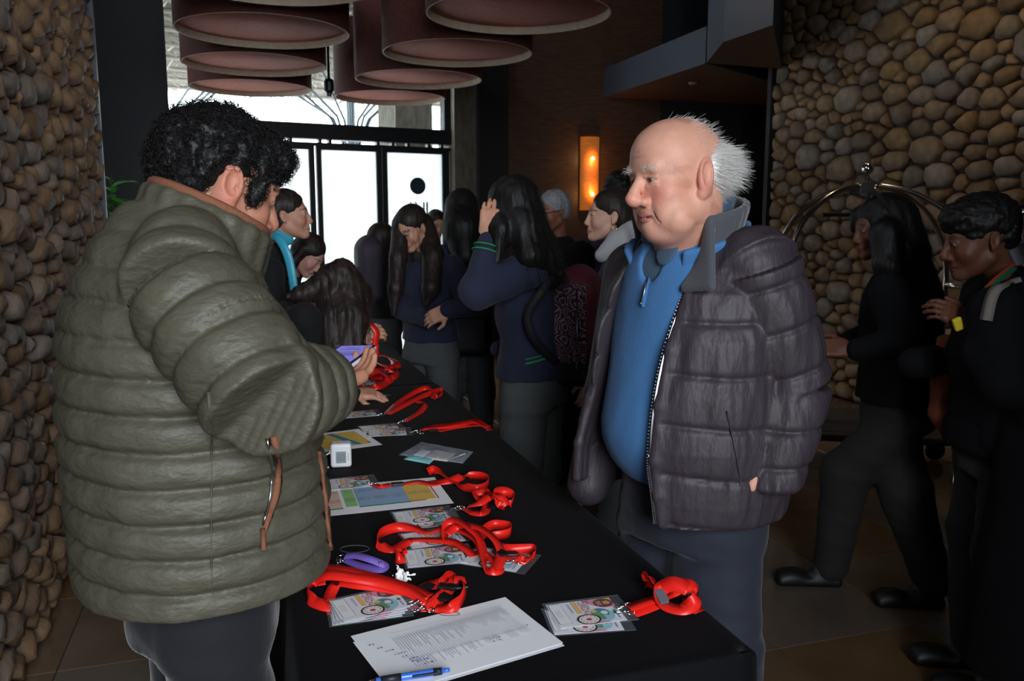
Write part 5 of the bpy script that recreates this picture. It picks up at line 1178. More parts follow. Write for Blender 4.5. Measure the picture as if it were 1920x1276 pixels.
M['dark_grey_cloth'] = mat('dark_grey_trouser_cloth', srgb(40, 39, 40), .9, bump=.3, bscale=12, noise=.12, nscale=5)
F1 = atZ(1555, 1095, 0); F2 = atZ(1745, 1135, 0); pl = lambda q: (float((to(q)-B14.o)@B14.l), float((to(q)-B14.o)@B14.f))
(a1, b1), (a2, b2) = pl(F1), pl(F2)
trousers(B14, w14, M['dark_grey_cloth'], .86, .165, .135, [(a1*.5, b1*.85, .50), (a2*.7, b2*.15, .46)], [(a1, b1, .09), (a2, b2, .10)], .072)
shoe(B14, w14, M['shoe_black'], a1, b1+.03); shoe(B14, w14, M['shoe_black'], a2, b2+.03)
# --- boy at the right edge
B15 = Body(*A(1880, 800, 2.62)[:2], -.96, .10); H15 = Frame(A(1836, 448, 2.58), (-.97, .12, -.20), (-.2, 0, .98), 1.0)
h15 = hand_prims(A(1815, 608, 2.52), (-.75, 0, .45), (0, -.8, .5), 1, (.5, .6, .4), sc=.95)
w15 = figure('boy with short black hair in a black jacket, striped lanyard round his collar', B15, H15, hand=(h15,), base=srgb(108, 68, 50), sex='m', nose=1.0)
cr = [(H15.ell((0, -.016, .052), (.088, .106, .088)), 0), (H15.ell((0, .05, .075), (.07, .055, .05)), .02), (H15.ell((0, -.07, .01), (.07, .04, .06)), .02), (H15.ell((0, .115, -.025), (.07, .045, .07)), .008, 's'), (H15.ell((.085, -.012, -.02), (.022, .05, .045)), .008, 's'), (H15.ell((-.085, -.012, -.02), (.022, .05, .045)), .008, 's'), (H15.ell((0, 0, -.10), (.1, .13, .07)), .01, 's')]
sculpt('hair', cr, .005, M['hair_black'], w15, 0, post=lambda P, F: F+.006*noise3(P, 34, 3, 2))
j15 = sculpt('jacket', [(torso_prims(B15, 1.37, .80, 1.25, 1.3, (0, .01), q=puff(.09, .010, 71, .004, 5)), 0)]+arm(A(1870, 590, 2.42), A(1890, 720, 2.36), A(1835, 660, 2.42), .085, .07, .05)+arm(B15(-.18, 0, 1.27), B15(-.2, .05, 1.05), B15(-.1, .25, 1.05), .08, .06, .05), .008, M['black_dull'], w15, 1)
M['shirt_grey'] = mat('pale_grey_shirt', srgb(120, 124, 134), .85)
sculpt('shirt_collar', band(ringpts(B15, .070, .070, 1.395, .0, -2.6, 2.6, 14, .025), v3(0, 0, 1), .05, .007, 6), .005, M['shirt_grey'], w15, 1)
lp = catmull([A(1905, 498, 2.56), A(1880, 515, 2.5), A(1858, 535, 2.46), A(1838, 560, 2.44)], 5)
M['green_rib'] = mat('green_lanyard', srgb(36, 110, 74), .6); M['red_rib'] = mat('red_satin', srgb(224, 34, 28), .32, spec=.6, sheen=.2)
link('lanyard_band', mesh_np('lanyard_band', *ribbon_np(lp, .022, (0, -1, .3), .003)), M['green_rib'], w15); link('lanyard_edge', mesh_np('lanyard_edge', *ribbon_np(lp+[-.003, -.004, .010], .005, (0, -1, .3), .003)), M['red_rib'], w15)
lp2 = catmull([A(1925, 515, 2.52), A(1895, 530, 2.42), A(1860, 560, 2.34), A(1850, 640, 2.30)], 5)
legs(B15, w15, M['dark_grey_cloth'], hip=.86)
t_ = bvh(j15); surf_strip('pack_strap', t_, [(1915, 525), (1885, 535), (1862, 552), (1850, 600)], .035, M['beige_strap'], j15, .006, .006)
# brown bag hanging at his front, yellow thing in hand
M['rust_cloth'] = mat('rust_brown_cloth', srgb(120, 56, 30), .85, noise=.2, nscale=6, bump=.2, bscale=30)
bt = thing('shoulder_bag', 'rust brown cloth bag hanging between the walking girl and the boy', 'bag', Vector(tuple(A(1778, 815, 2.80))))
sculpt('pouch', [(loft([A(1782, 812, 2.78), A(1780, 780, 2.78), A(1782, 700, 2.78), A(1785, 630, 2.78)], [(.03, .03), (.06, .045), (.065, .05), (.045, .04)], (1, 0, 0)), 0), (ell(A(1780, 775, 2.78), (.062, .05, .055)), .03)], .006, M['rust_cloth'], bt, 1, post=wrinkled(.004, 7, 1))
link('strap', mesh_np('strap', *ribbon_np(catmull([A(1785, 640, 2.78), A(1800, 600, 2.74), A(1815, 560, 2.70)], 5), .03, (0, -1, 0), .005)), M['rust_cloth'], bt)
yl = thing('snack_packet', 'small yellow packet held in the boy\'s raised fingers', 'packet', Vector(tuple(A(1795, 606, 2.46)))); M['yellow'] = mat('yellow_wrapper', srgb(220, 200, 40), .4)
sculpt('wrapper', [(rbox(A(1796, 607, 2.47), (.014, .008, .02), .005, roty(.4)), 0)], .003, M['yellow'], yl, 1)
# --- dark figure cut off by the right edge
B16 = Body(*A(2030, 900, 2.35)[:2], -.9, -.4); H16 = Frame(A(2020, 400, 2.35), (-.9, -.3, -.2), (0, 0, 1), 1.)
w16 = figure('person in a long black coat, mostly outside the right edge of the photo', B16, H16, far=True)
hairdo(w16, cap_prims(H16), M['hair_black'], .008)
sculpt('coat', [(loft([B16(.03, .06, .22), B16(.02, .04, .5), B16(0, .02, .85), B16(0, 0, 1.1), B16(0, 0, 1.28), B16(0, 0, 1.36), B16(0, 0, 1.42)], [(.27, .26), (.25, .24), (.22, .20), (.20, .16), (.20, .14), (.15, .10), (.07, .07)], B16.l), 0)]+arm(B16(.2, 0, 1.3), B16(.25, .02, 1.05), B16(.2, .1, .85), .08, .07, .05)+arm(B16(-.2, 0, 1.3), B16(-.25, .02, 1.05), B16(-.2, .1, .85), .08, .07, .05), .010, M['black_dull'], w16, 1, post=wrinkled(.008, 4, 3))
trousers(B16, w16, M['black_dull'], .86, .15, .12, [(.09, .1, .45), (-.09, .02, .45)], [(.09, .15, .08), (-.09, -.05, .08)], .06, h=.012)
shoe(B16, w16, M['shoe_black'], .09, .18); shoe(B16, w16, M['shoe_black'], -.09, -.02)
# ================================================================== TABLES AND WHAT LIES ON THEM
TZ = .7535
M['tablecloth'] = mat('black_tablecloth', srgb(7, 7, 11), .8, bump=.12, bscale=220, sheen=.02, spec=.12)
M['table_top'] = mat('white_table_plastic', srgb(150, 150, 148), .5); M['steel'] = mat('grey_table_steel', srgb(90, 92, 96), .4, metal=.8)
def table(label, s0, s1, t0, t1, group):
    c = RP((s0+s1)/2, (t0+t1)/2, 0); t = thing('folding_table', label, 'table', c)
    box('table_top', RP((s0+s1)/2, (t0+t1)/2, .728), ((s1-s0)/2-.02, (t1-t0)/2-.02, .018), M['table_top'], t, RAX, .005)
    for s in (s0+.08, s1-.08):
        for u in (t0+.25, t1-.25): tube('leg', [RP(s, u, .71), RP(s, u, 0)], .014, M['steel'], t, k=8)
def cloth(label, s0, s1, t0, t1, seed, drop=.02):
    cs, ct = (s0+s1)/2, (t0+t1)/2; hs, ht = (s1-s0)/2, (t1-t0)/2; r = .022; per = []
    def pt(a, h_):  # a: length along the perimeter
        pass
    L1, L2 = 2*hs, 2*ht; step = .03; ring = []
    for (x0, y0, x1, y1, nx, ny) in ((-hs, -ht, hs, -ht, 0, -1), (hs, -ht, hs, ht, 1, 0), (hs, ht, -hs, ht, 0, 1), (-hs, ht, -hs, -ht, -1, 0)):
        L = math.hypot(x1-x0, y1-y0); n = int(L/step)
        for i in range(n): f = i/n; ring.append((x0+(x1-x0)*f, y0+(y1-y0)*f, nx, ny))
    n = len(ring); V = []; F = []; g = random.Random(seed); ph = g.uniform(0, 6)
    levels = [(0, -.012), (.0, -.004), (.002, .0)]
    rows = [(TZ, -.03), (TZ, -.006), (TZ-.003, 0.), (TZ-.012, .004)]+[(TZ-.012-(TZ-.012-drop)*k/9, None) for k in range(1, 10)]
    for z, off in rows:
        d = (TZ-z)/TZ
        for i, (x, y, nx, ny) in enumerate(ring):
            a = i*step; o = off if off is not None else .004+d*(.030+.022*math.sin(a*9+ph+math.sin(a*2.1)*1.5)+.012*math.sin(a*23+ph*2))
            # corners swing out
            V.append(tuple(RP(cs+x+nx*o, ct+y+ny*o, z)))
    for k in range(len(rows)-1):
        for i in range(n): i2 = (i+1) % n; F.append((k*n+i, k*n+i2, (k+1)*n+i2, (k+1)*n+i))
    F.append(tuple(reversed(range(n))))
    return tag(link('tablecloth', mesh_np('tablecloth', V, F), M['tablecloth']), label, 'tablecloth')
table('folding table under the near black cloth', .07, .835, 1.235, 3.81, None)
cloth('black tablecloth over the near table, strewn with badges and papers', .06, .845, 1.22, 3.822, 1)
table('folding table under the far black cloth', .07, .825, 3.84, 5.25, None)
cloth('black tablecloth over the far table, where the woman leans', .06, .835, 3.826, 5.26, 2)
def ST(P): P = Vector(tuple(P)); return P.dot(RN), P.dot(RU)
def T(px, py, h=0.): return to(atZ(px, py, TZ+h))
M['satin'] = mat('red_satin_ribbon', srgb(226, 34, 26), .36, spec=.45)
M['buckle'] = mat('black_plastic_buckle', srgb(20, 20, 24), .35); M['buckle_grey'] = mat('grey_plastic_buckle', srgb(92, 96, 104), .35)
M['chrome'] = mat('chrome', (.85, .85, .87), .12, metal=1.)
M['card'] = mat('white_card', srgb(244, 244, 248), .5)
def film(name, tint, gl):
    m = bpy.data.materials.new(name); m.use_nodes = True; nt = m.node_tree; nt.nodes.clear()
    o = nt.nodes.new('ShaderNodeOutputMaterial'); t = nt.nodes.new('ShaderNodeBsdfTransparent'); t.inputs[0].default_value = (*tint, 1)
    g_ = nt.nodes.new('ShaderNodeBsdfPrincipled'); g_.inputs['Roughness'].default_value = .12; g_.inputs['Base Color'].default_value = (.6, .65, .75, 1)
    mx = nt.nodes.new('ShaderNodeMixShader'); mx.inputs[0].default_value = gl; nt.links.new(t.outputs[0], mx.inputs[1]); nt.links.new(g_.outputs[0], mx.inputs[2]); nt.links.new(mx.outputs[0], o.inputs[0]); return m
M['film'] = film('clear_sleeve', (.97, .97, .98), .07); M['bag_film'] = film('frosted_bag_plastic', (.9, .92, .94), .32)
PM = {k: mat('print_'+k, srgb(*c), .55) for k, c in dict(pink=(226, 150, 176), orange=(236, 192, 128), red=(172, 52, 66), crimson=(132, 38, 40), gold=(214, 180, 110), blue=(64, 140, 170), sky=(160, 212, 220), green=(92, 160, 104), black=(44, 30, 40), cream=(232, 226, 216), violet=(150, 150, 190), yellow=(232, 196, 96), white=(240, 240, 240), grey=(150, 152, 164), magenta=(200, 60, 120), dgreen=(40, 140, 110), salmon=(236, 200, 180), lblue=(150, 180, 214), lime=(150, 206, 130), ink=(90, 100, 190), pale=(188, 190, 200)).items()}
PK = list(PM)
class Flat:
    """flat print on a sheet: coloured patches a hair above it"""
    def __init__(s): s.V = []; s.F = []; s.M = []; s.z = .0002
    def poly(s, pts, k, dz=None):
        s.z += .00005; n = len(s.V); s.V += [(x, y, s.z if dz is None else dz) for x, y in pts]; s.F.append(tuple(range(n, n+len(pts)))); s.M.append(PK.index(k))
    def rect(s, x0, y0, x1, y1, k, sk=0): s.poly([(x0, y0), (x1, y0), (x1+sk, y1), (x0+sk, y1)], k)
    def disc(s, x, y, rx, ry, k, n=20): s.poly([(x+rx*math.cos(2*PI*i/n), y+ry*math.sin(2*PI*i/n)) for i in range(n)], k)
    def text(s, txt, x, y, size, k, ang, squash=1.):
        c = bpy.data.curves.new('t', 'FONT'); c.body = txt; c.size = size; c.align_x = 'CENTER'; c.align_y = 'CENTER'; c.resolution_u = 2
        o = bpy.data.objects.new('t', c); COL.objects.link(o); dg = bpy.context.evaluated_depsgraph_get(); me = bpy.data.meshes.new_from_object(o.evaluated_get(dg)); s.z += .00004; n = len(s.V); ca, sa = math.cos(ang), math.sin(ang)
        for v in me.vertices: X, Y = v.co.x*squash, v.co.y; s.V.append((x+X*ca-Y*sa, y+X*sa+Y*ca, s.z))
        for p in me.polygons: s.F.append(tuple(n+i for i in p.vertices)); s.M.append(PK.index(k))
        bpy.data.objects.remove(o); bpy.data.meshes.remove(me); bpy.data.curves.remove(c)
    def mesh(s, name):
        me = mesh_np(name, s.V, s.F)
        for k in PK: me.materials.append(PM[k])
        me.polygons.foreach_set('material_index', s.M); return me
CL, CW = .134, .100
def card_print():
    f = Flat(); X = lambda v: CL/2-v*CL; Y = lambda u: CW/2-u*CW
    f.poly([(X(0), Y(0)), (X(.46), Y(0)), (X(.40), Y(.16)), (X(.30), Y(.30)), (X(0), Y(.42))], 'pink'); f.poly([(X(0), Y(0)), (X(.30), Y(0)), (X(.22), Y(.10)), (X(0), Y(.20))], 'yellow')
    f.poly([(X(.22), Y(1)), (X(.50), Y(1)), (X(.44), Y(.72))], 'pink'); f.disc(X(.27), Y(.68), .022, .026, 'sky'); f.disc(X(.30), Y(.60), .018, .020, 'blue'); f.disc(X(.36), Y(.62), .010, .015, 'green'); f.disc(X(.38), Y(.50), .006, .007, 'orange'); f.disc(X(.24), Y(.60), .007, .008, 'white'); f.disc(X(.25), Y(.80), .008, .010, 'sky'); f.disc(X(.31), Y(.80), .006, .008, 'green')
    f.disc(X(.15), Y(.21), .020, .019, 'crimson')
    for i in range(5): a = 2*PI*i/5; f.disc(X(.10)+.0045*math.cos(a), Y(.21)+.0045*math.sin(a), .0035, .0035, 'gold', 10)
    f.disc(X(.10), Y(.21), .0022, .0022, 'green', 8)
    for i in range(3): f.rect(X(.19+.025*i), Y(.30), X(.198+.025*i), Y(.12), 'cream')
    f.text('5ª', X(.40), Y(.10), .015, 'red', -PI/2); f.rect(X(.415), Y(.42), X(.40), Y(.18), 'violet')
    f.text('CEREZAS', X(.485), Y(.33), .0185, 'red', -PI/2, .72)
    f.rect(X(.63), Y(.56), X(.55), Y(.06), 'orange'); f.text('PODRIDAS', X(.59), Y(.31), .012, 'yellow', -PI/2, .8)
    for i in range(2): f.rect(X(.685+.02*i), Y(.50), X(.678+.02*i), Y(.12), 'violet')
    f.disc(X(.53), Y(.82), .0235, .0205, 'black', 28); f.disc(X(.53), Y(.82), .020, .0172, 'cream', 28); f.disc(X(.53), Y(.82), .006, .005, 'magenta', 10)
    for i in range(12): a = PI*i/6; f.disc(X(.53)+.0155*math.cos(a), Y(.82)+.0130*math.sin(a), .0013, .0013, 'black', 6)
    f.disc(X(.075), Y(.62), .004, .005, 'dgreen', 12); f.rect(X(.085), Y(.92), X(.065), Y(.70), 'violet')
    f.poly([(X(.80), Y(.08)), (X(.80), Y(.92)), (X(.985), Y(.92)), (X(.985), Y(.08))], 'grey'); f.poly([(X(.805), Y(.09)), (X(.805), Y(.91)), (X(.98), Y(.91)), (X(.98), Y(.09))], 'white')
    for i in range(3): f.rect(X(.875+.03*i), Y(.65), X(.870+.03*i), Y(.34), 'grey')
    return f.mesh('print')
CARDP = card_print()
b_ = bmesh.new(); box_bm(b_, (0, 0, 0), (CL/2, CW/2, .0003)); CARDM = bm_mesh('card', b_); CARDM.materials.append(M['card'])
b_ = bmesh.new(); box_bm(b_, (.008, 0, .0), (CL/2+.014, CW/2+.005, .0009)); SLV = bm_mesh('card_sleeve', b_); SLV.materials.append(M['film'])
def put_card(parent, c, ang, h=.002, tilt=0., roll=0.):
    """ang: direction of the card's long axis in the table's s,t axes (0 = across the table)"""
    c = v3(c); ex = RN*math.cos(ang)+RU*math.sin(ang); ez = Vector((0, 0, 1)); ex = (ex+ez*tilt).normalized(); ey = ez.cross(ex).normalized(); ey = (ey+ez*roll).normalized(); ez = ex.cross(ey)
    m = frame_mat(ex, ey, ez, tuple(c+v3(0, 0, h)))
    def mk(nm, me, dz=0.):
        o = bpy.data.objects.new(nm, me); COL.objects.link(o); o.parent = parent; o.matrix_parent_inverse = Matrix.Translation(-parent.location); o.matrix_basis = m @ Matrix.Translation((0, 0, dz)); return o
    s = mk('card_sleeve', SLV, .0006); k_ = mk('card', CARDM, 0); p = bpy.data.objects.new('print', CARDP); COL.objects.link(p); p.parent = k_; p.matrix_basis = Matrix.Translation((0, 0, .0001)); p['kind'] = 'stuff'
    return m
def ribbon(parent, pts, w=.024, n=7, name='ribbon'):
    """pts: (px, py, height, roll in degrees: 0 flat, 90 on edge)"""
    P = catmull([tuple(T(a, b, c)) for a, b, c, *_ in pts], n); ro = catmull([((q[3] if len(q) > 3 else 0), 0, 0) for q in pts], n)[:, 0]
    Tn = np.gradient(P, axis=0); Tn /= np.linalg.norm(Tn, axis=1)[:, None]; Z = np.tile((0, 0, 1.), (len(P), 1)); S_ = np.cross(Tn, Z); S_ /= np.linalg.norm(S_, axis=1)[:, None]+1e-9; U_ = np.cross(S_, Tn)
    c_ = (S_@to(-RU*.8+RN*.3))*np.ones(len(P)); sg = np.tanh(4*c_); w_ = np.clip((ro-58)/20, 0, 1); ro = ro*(sg*(1-w_)+w_)
    r = np.radians(ro)[:, None]; N_ = U_*np.cos(r)+S_*np.sin(r)
    lift = np.abs(np.sin(np.radians(ro)))*w/2; P[:, 2] = np.maximum(P[:, 2], TZ+lift+.0015)
    return link(name, mesh_np(name, *ribbon_np(P, w, N_, .0009)), M['satin'], parent)
def buckle(parent, px, py, h, ang, m='buckle', sz=(.017, .011, .0035), up=0.):
    c = T(px, py, h); ex = RN*math.cos(ang)+RU*math.sin(ang); ez = (Vector((0, 0, 1))+ex.cross(Vector((0, 0, 1)))*up).normalized(); ey = ez.cross(ex).normalized()
    bm = bmesh.new(); box_bm(bm, tuple(c), sz, (ex, ey, ex.cross(ey)), .0015); box_bm(bm, tuple(Vector(tuple(c))+ex*sz[0]*.95), (sz[0]*.3, sz[1]*.7, sz[2]*.75), (ex, ey, ex.cross(ey)), .0012)
    return link('buckle', bm_mesh('buckle', bm), M[m], parent, smooth=False)
def clip(parent, px, py, h, ang, sc=1.):
    c = T(px, py, h); ex = to(RN*math.cos(ang)+RU*math.sin(ang)); ey = np.cross((0, 0, 1), ex); pr = []
    P = [c+(ex*math.cos(a)*.0075+ey*math.sin(a)*.0075+v3(0, 0, .002*math.sin(2*a)))*sc for a in np.linspace(0, 2*PI, 14, endpoint=False)]; pr.append(tube_np(P, .0016*sc, 6, closed=True))
    pr.append(tube_np([c-ex*.008*sc, c-ex*.014*sc, c-ex*.024*sc+ey*.004*sc, c-ex*.030*sc, c-ex*.024*sc-ey*.005*sc, c-ex*.016*sc-ey*.003*sc], .0017*sc, 6))
    pr.append(tube_np([c+ex*.007*sc, c+ex*.012*sc], .0035*sc, 8)); pr.append(tube_np([c-ex*.006*sc+v3(0, 0, .003), c-ex*.012*sc+v3(0, 0, .003)], .0035*sc, 8))
    return link('clip', mesh_np('clip', *merge_np(pr)), M['chrome'], parent)
def badge(label, c=None, ang=0, h=.002, tilt=0., roll=0., rib=(), clips=(), bks=(), grp=None, w=.024):
    o0 = c if c is not None else T(*rib[0][0][:2]); t = thing('badge_lanyard', label, 'badge', Vector((o0[0], o0[1], TZ)), grp)
    if c is not None: put_card(t, c, ang, h, tilt, roll)
    for r in rib: ribbon(t, r, w)
    for k in clips: clip(t, *k)
    for b in bks: buckle(t, *b)
    return t
# --- near left pile
badge('topmost badge of the near left fan, clock print, long red ribbon trailing left', T(693, 1139), .19, .0085, rib=[[(800, 1128, .012, 20), (765, 1108, .02, 30), (715, 1092, .03, 35), (660, 1082, .04, 30), (612, 1078, .04, 40), (586, 1092, .02, 60), (576, 1112, .012, 85), (590, 1132, .004, 60), (616, 1141, .002, 20), (640, 1136, .002, 0)]], clips=[(790, 1127, .010, .2)], bks=[(800, 1100, .014, .6)])
badge('badge just under the top one of the near left fan, ribbon looping far left', T(690, 1141), .12, .0060, rib=[[(806, 1118, .016, 10), (760, 1100, .02, 25), (700, 1083, .024, 30), (640, 1068, .03, 25), (595, 1061, .024, 10), (560, 1066, .018, 0), (550, 1078, .01, 40), (566, 1092, .006, 20), (590, 1094, .008, 0), (610, 1088, .014, 20)]], clips=[(786, 1121, .008, .3)], bks=[(838, 1099, .022, -.5)])
badge('third badge down in the near left fan', T(687, 1142), .05, .0038, rib=[[(760, 1110, .012, 10), (715, 1100, .018, 30), (670, 1094, .022, 40), (636, 1092, .018, 20), (622, 1108, .008, 10), (617, 1130, .002, 0), (625, 1150, .001, 0)]], clips=[(794, 1137, .006, .5)])
badge('lowest badge of the near left fan, ribbon tangled with black buckles to the right', T(684, 1143), -.02, .0015, rib=[[(780, 1112, .01, 0), (800, 1098, .012, 20), (830, 1092, .02, 50), (842, 1080, .02, 70), (850, 1092, .02, 60), (826, 1120, .012, 60), (800, 1138, .006, 20), (770, 1136, .003, 0)], [(815, 1140, .004, 10), (845, 1142, .006, 40), (862, 1128, .012, 80), (871, 1108, .02, 80), (868, 1092, .022, 60), (850, 1090, .022, 40)]], clips=[(805, 1143, .005, -.4)], bks=[(822, 1118, .012, -1.0), (834, 1118, .014, -1.1), (858, 1100, .018, -.1)])
# --- middle pile
badge('badge lying flat at the left of the middle pile, clock print facing up', T(815, 1046), -.07, .0045, rib=[[(890, 1042, .006, 0), (872, 1028, .012, 10), (850, 1016, .014, 20), (815, 1012, .012, 10), (780, 1011, .010, 0), (764, 1016, .006, 20), (740, 1030, .004, 20), (722, 1029, .004, 30), (708, 1016, .012, 85), (716, 998, .014, 85), (745, 988, .014, 60), (775, 990, .012, 20), (800, 997, .01, 0), (828, 990, .02, 20)]])
badge('badge tilted towards the camera under the red swirl of the middle pile', T(930, 1050), -1.02+.35, .0030, rib=[[(880, 1040, .004, 0), (905, 1036, .008, 10), (925, 1050, .01, 20), (936, 1068, .006, 10), (920, 1071, .005, 40), (908, 1055, .012, 60), (905, 1030, .02, 30), (898, 1008, .03, 30), (880, 990, .038, 30), (856, 976, .04, 30), (838, 984, .03, 60), (834, 1004, .016, 50), (845, 1020, .008, 20)]], clips=[(972, 1053, .006, -.5)], bks=[(938, 1035, .02, -1.2)])
badge('upside-down badge at the back of the middle pile, half under red ribbon', T(812, 1008), .1, .0016, rib=[[(838, 1000, .02, 20), (860, 985, .03, 30), (895, 988, .04, 30), (925, 1008, .035, 30), (940, 1035, .02, 20), (934, 1060, .01, 20), (925, 1072, .005, 30)], [(858, 992, .02, 20), (885, 1005, .022, 20), (900, 1020, .02, 10), (906, 1040, .015, 10)]])
badge('red lanyard with two standing loops at the right of the middle pile', None, rib=[[(900, 1000, .010, 30), (922, 985, .012, 80), (942, 984, .013, 85), (957, 988, .013, 88), (955, 999, .012, 85), (930, 1004, .012, 80), (900, 1002, .01, 50), (880, 1003, .008, 20)], [(930, 1024, .012, 40), (955, 1030, .012, 70), (985, 1029, .013, 82), (1002, 1030, .013, 88), (1001, 1042, .013, 80), (978, 1050, .010, 60), (952, 1043, .008, 30)]], bks=[(955, 1038, .012, -.3)])
badge('short roll of red ribbon at the left edge of the middle pile', None, rib=[[(764, 1038, .006, 60), (750, 1034, .012, 70), (742, 1040, .012, 85), (746, 1048, .010, 70), (760, 1050, .004, 30)]])
# --- behind it
badge('front badge of the pair behind the middle pile, ribbon bunched to its right', T(790, 970), .0, .004, rib=[[(868, 952, .006, 10), (885, 960, .01, 20), (905, 962, .01, 10), (912, 948, .012, 30), (895, 932, .02, 40), (893, 924, .022, 40), (915, 922, .026, 50), (932, 935, .03, 60), (940, 950, .01, 40), (930, 925, .03, 60), (945, 920, .03, 60), (962, 930, .02, 80), (958, 944, .014, 80), (945, 940, .014, 60)]], clips=[(863, 951, .006, 0)], bks=[(915, 951, .008, .3)])
badge('lower badge of the pair behind the middle pile', T(798, 976), -.04, .0015, rib=[[(878, 948, .01, 0), (900, 942, .02, 20), (920, 930, .028, 30), (938, 932, .03, 40), (950, 948, .01, 40)]], clips=[(872, 956, .006, -.4)])
# --- on the coloured spreadsheet
badge('badge lying at the top left of the coloured spreadsheet, ribbon looping right', T(650, 908), .02, .0042, rib=[[(700, 908, .006, 0), (716, 911, .010, 10), (734, 906, .006, 0)], [(756, 907, .005, 0), (785, 902, .008, 0), (812, 908, .006, 0), (838, 899, .008, 0), (858, 891, .010, 0)], [(803, 884, .012, 60), (812, 880, .013, 80), (828, 888, .012, 60), (850, 902, .010, 50), (872, 912, .012, 70), (894, 916, .013, 85), (912, 910, .013, 88), (916, 898, .013, 88), (898, 891, .013, 85), (870, 892, .012, 70), (850, 900, .008, 40), (800, 906, .006, 10)]], clips=[(697, 906, .005, 0)], bks=[(745, 907, .006, 0)])
# --- further back
badge('near badge of the pair beside the map sheet, ribbon running right to the table edge', T(726, 812), -.12, .004, rib=[[(790, 806, .006, 0), (815, 798, .010, 10), (850, 795, .012, 20), (885, 790, .012, 20), (910, 800, .004, 10), (919, 806, .002, 0)]], clips=[(782, 808, .006, .1)], bks=[(812, 806, .006, .1)])
badge('far badge of the pair beside the map sheet', T(712, 803), .04, .0015, rib=[[(795, 803, .010, 10), (830, 800, .012, 20), (870, 794, .014, 30), (895, 787, .010, 20), (915, 800, .004, 0)], [(822, 808, .004, 0), (860, 800, .006, 10), (900, 797, .006, 0), (918, 803, .002, 0)]], clips=[(788, 812, .004, -.3)])
badge('shiny badge near the table middle with a double red ribbon standing in a loop', T(672, 778), .05, .004, rib=[[(725, 774, .006, 0), (750, 752, .010, 20), (778, 735, .020, 40), (800, 727, .030, 50), (815, 738, .016, 50), (812, 746, .01, 30)], [(728, 776, .006, 0), (756, 760, .012, 30), (785, 745, .016, 30), (812, 735, .018, 70), (828, 731, .013, 85), (828, 740, .012, 80), (808, 742, .010, 40)], [(782, 752, .008, 30), (798, 758, .006, 40), (790, 770, .004, 20), (768, 784, .002, 0), (758, 790, .002, 0)]], clips=[(716, 776, .005, .4), (755, 790, .004, .7)])
badge('badge under the hand of the leaning woman', T(688, 744), .55, .002, rib=[[(712, 728, .004, 0), (700, 722, .008, 10), (690, 718, .01, 0)]])
r_ = random.Random(12)
for i, lb in enumerate(('red lanyard coil on top of the far heap', 'red lanyard coil spilling right from the far heap', 'red lanyard coil at the left of the far heap', 'red lanyard coil at the bottom of the far heap', 'flattened red lanyard coil behind the far heap')):
    cx, cy = ((697, 688), (725, 700), (672, 690), (700, 712), (715, 678))[i]; pts = []
    for k in range(12):
        a = k*.95+i*1.3; rr = r_.uniform(.5, 1); pts.append((cx+40*rr*math.cos(a), cy+17*rr*math.sin(a), .006+.055*(i in (0, 2, 3))*r_.random()+.015*r_.random(), r_.uniform(10, 80)))
    badge(lb, T(cx-28, cy+12) if i in (2, 3) else None, .3*i-.6, .003+.003*i, rib=[pts], w=.032)
for i, a in enumerate((.0, .22)): badge(('lower', 'upper')[i]+' shiny badge of the fan in front of the far red heap', T(662-4*i, 708), a, .004+.004*i, tilt=.05, rib=[[(690, 712, .006, 0), (700, 716, .008, 10), (712, 712, .008, 0)]], clips=[(690, 713, .008, -.2+.4*i)])
# ribbon hanging from the leaning woman's hand
t = thing('ribbon', 'red ribbon dangling from the raised hand of the leaning woman', 'ribbon', Vector(tuple(A(704, 625, 3.62))))
Pr = catmull([A(690, 604, 3.60), A(700, 612, 3.60), A(707, 625, 3.60), A(703, 645, 3.60), A(704, 664, 3.60)], 6); Nn = np.array([[math.sin(a), -math.cos(a), 0] for a in np.linspace(1.4, .1, len(Pr))]); link('band', mesh_np('band', *ribbon_np(Pr, .028, Nn, .001)), M['satin'], t)
# --- right hand pile
badge('upper badge of the pair by the right table corner', T(1098, 1152), -.05, .0050, rib=[[(1180, 1140, .010, 0), (1200, 1132, .012, 0), (1225, 1124, .012, 0), (1245, 1120, .014, 10), (1262, 1108, .03, 30), (1285, 1096, .045, 40), (1302, 1110, .035, 60), (1300, 1130, .018, 40), (1278, 1142, .01, 20), (1250, 1136, .01, 20), (1236, 1122, .016, 40), (1240, 1104, .03, 60), (1262, 1094, .045, 60), (1290, 1104, .04, 40)]], clips=[(1178, 1134, .008, .1)], bks=[(1240, 1118, .022, .1, 'buckle_grey', (.010, .016, .003), .6)], w=.030)
badge('lower badge of the pair by the right table corner, ribbon end over the edge', T(1094, 1163), -.16, .0018, rib=[[(1186, 1150, .006, 0), (1205, 1142, .008, 10), (1230, 1132, .008, 10)], [(1254, 1112, .02, 30), (1235, 1096, .03, 40), (1216, 1082, .03, 70), (1214, 1090, .02, 80), (1232, 1108, .016, 50)], [(1280, 1130, .012, 20), (1298, 1136, .006, 10), (1312, 1147, .001, 0)]], clips=[(1180, 1148, .006, -.3)], w=.030)
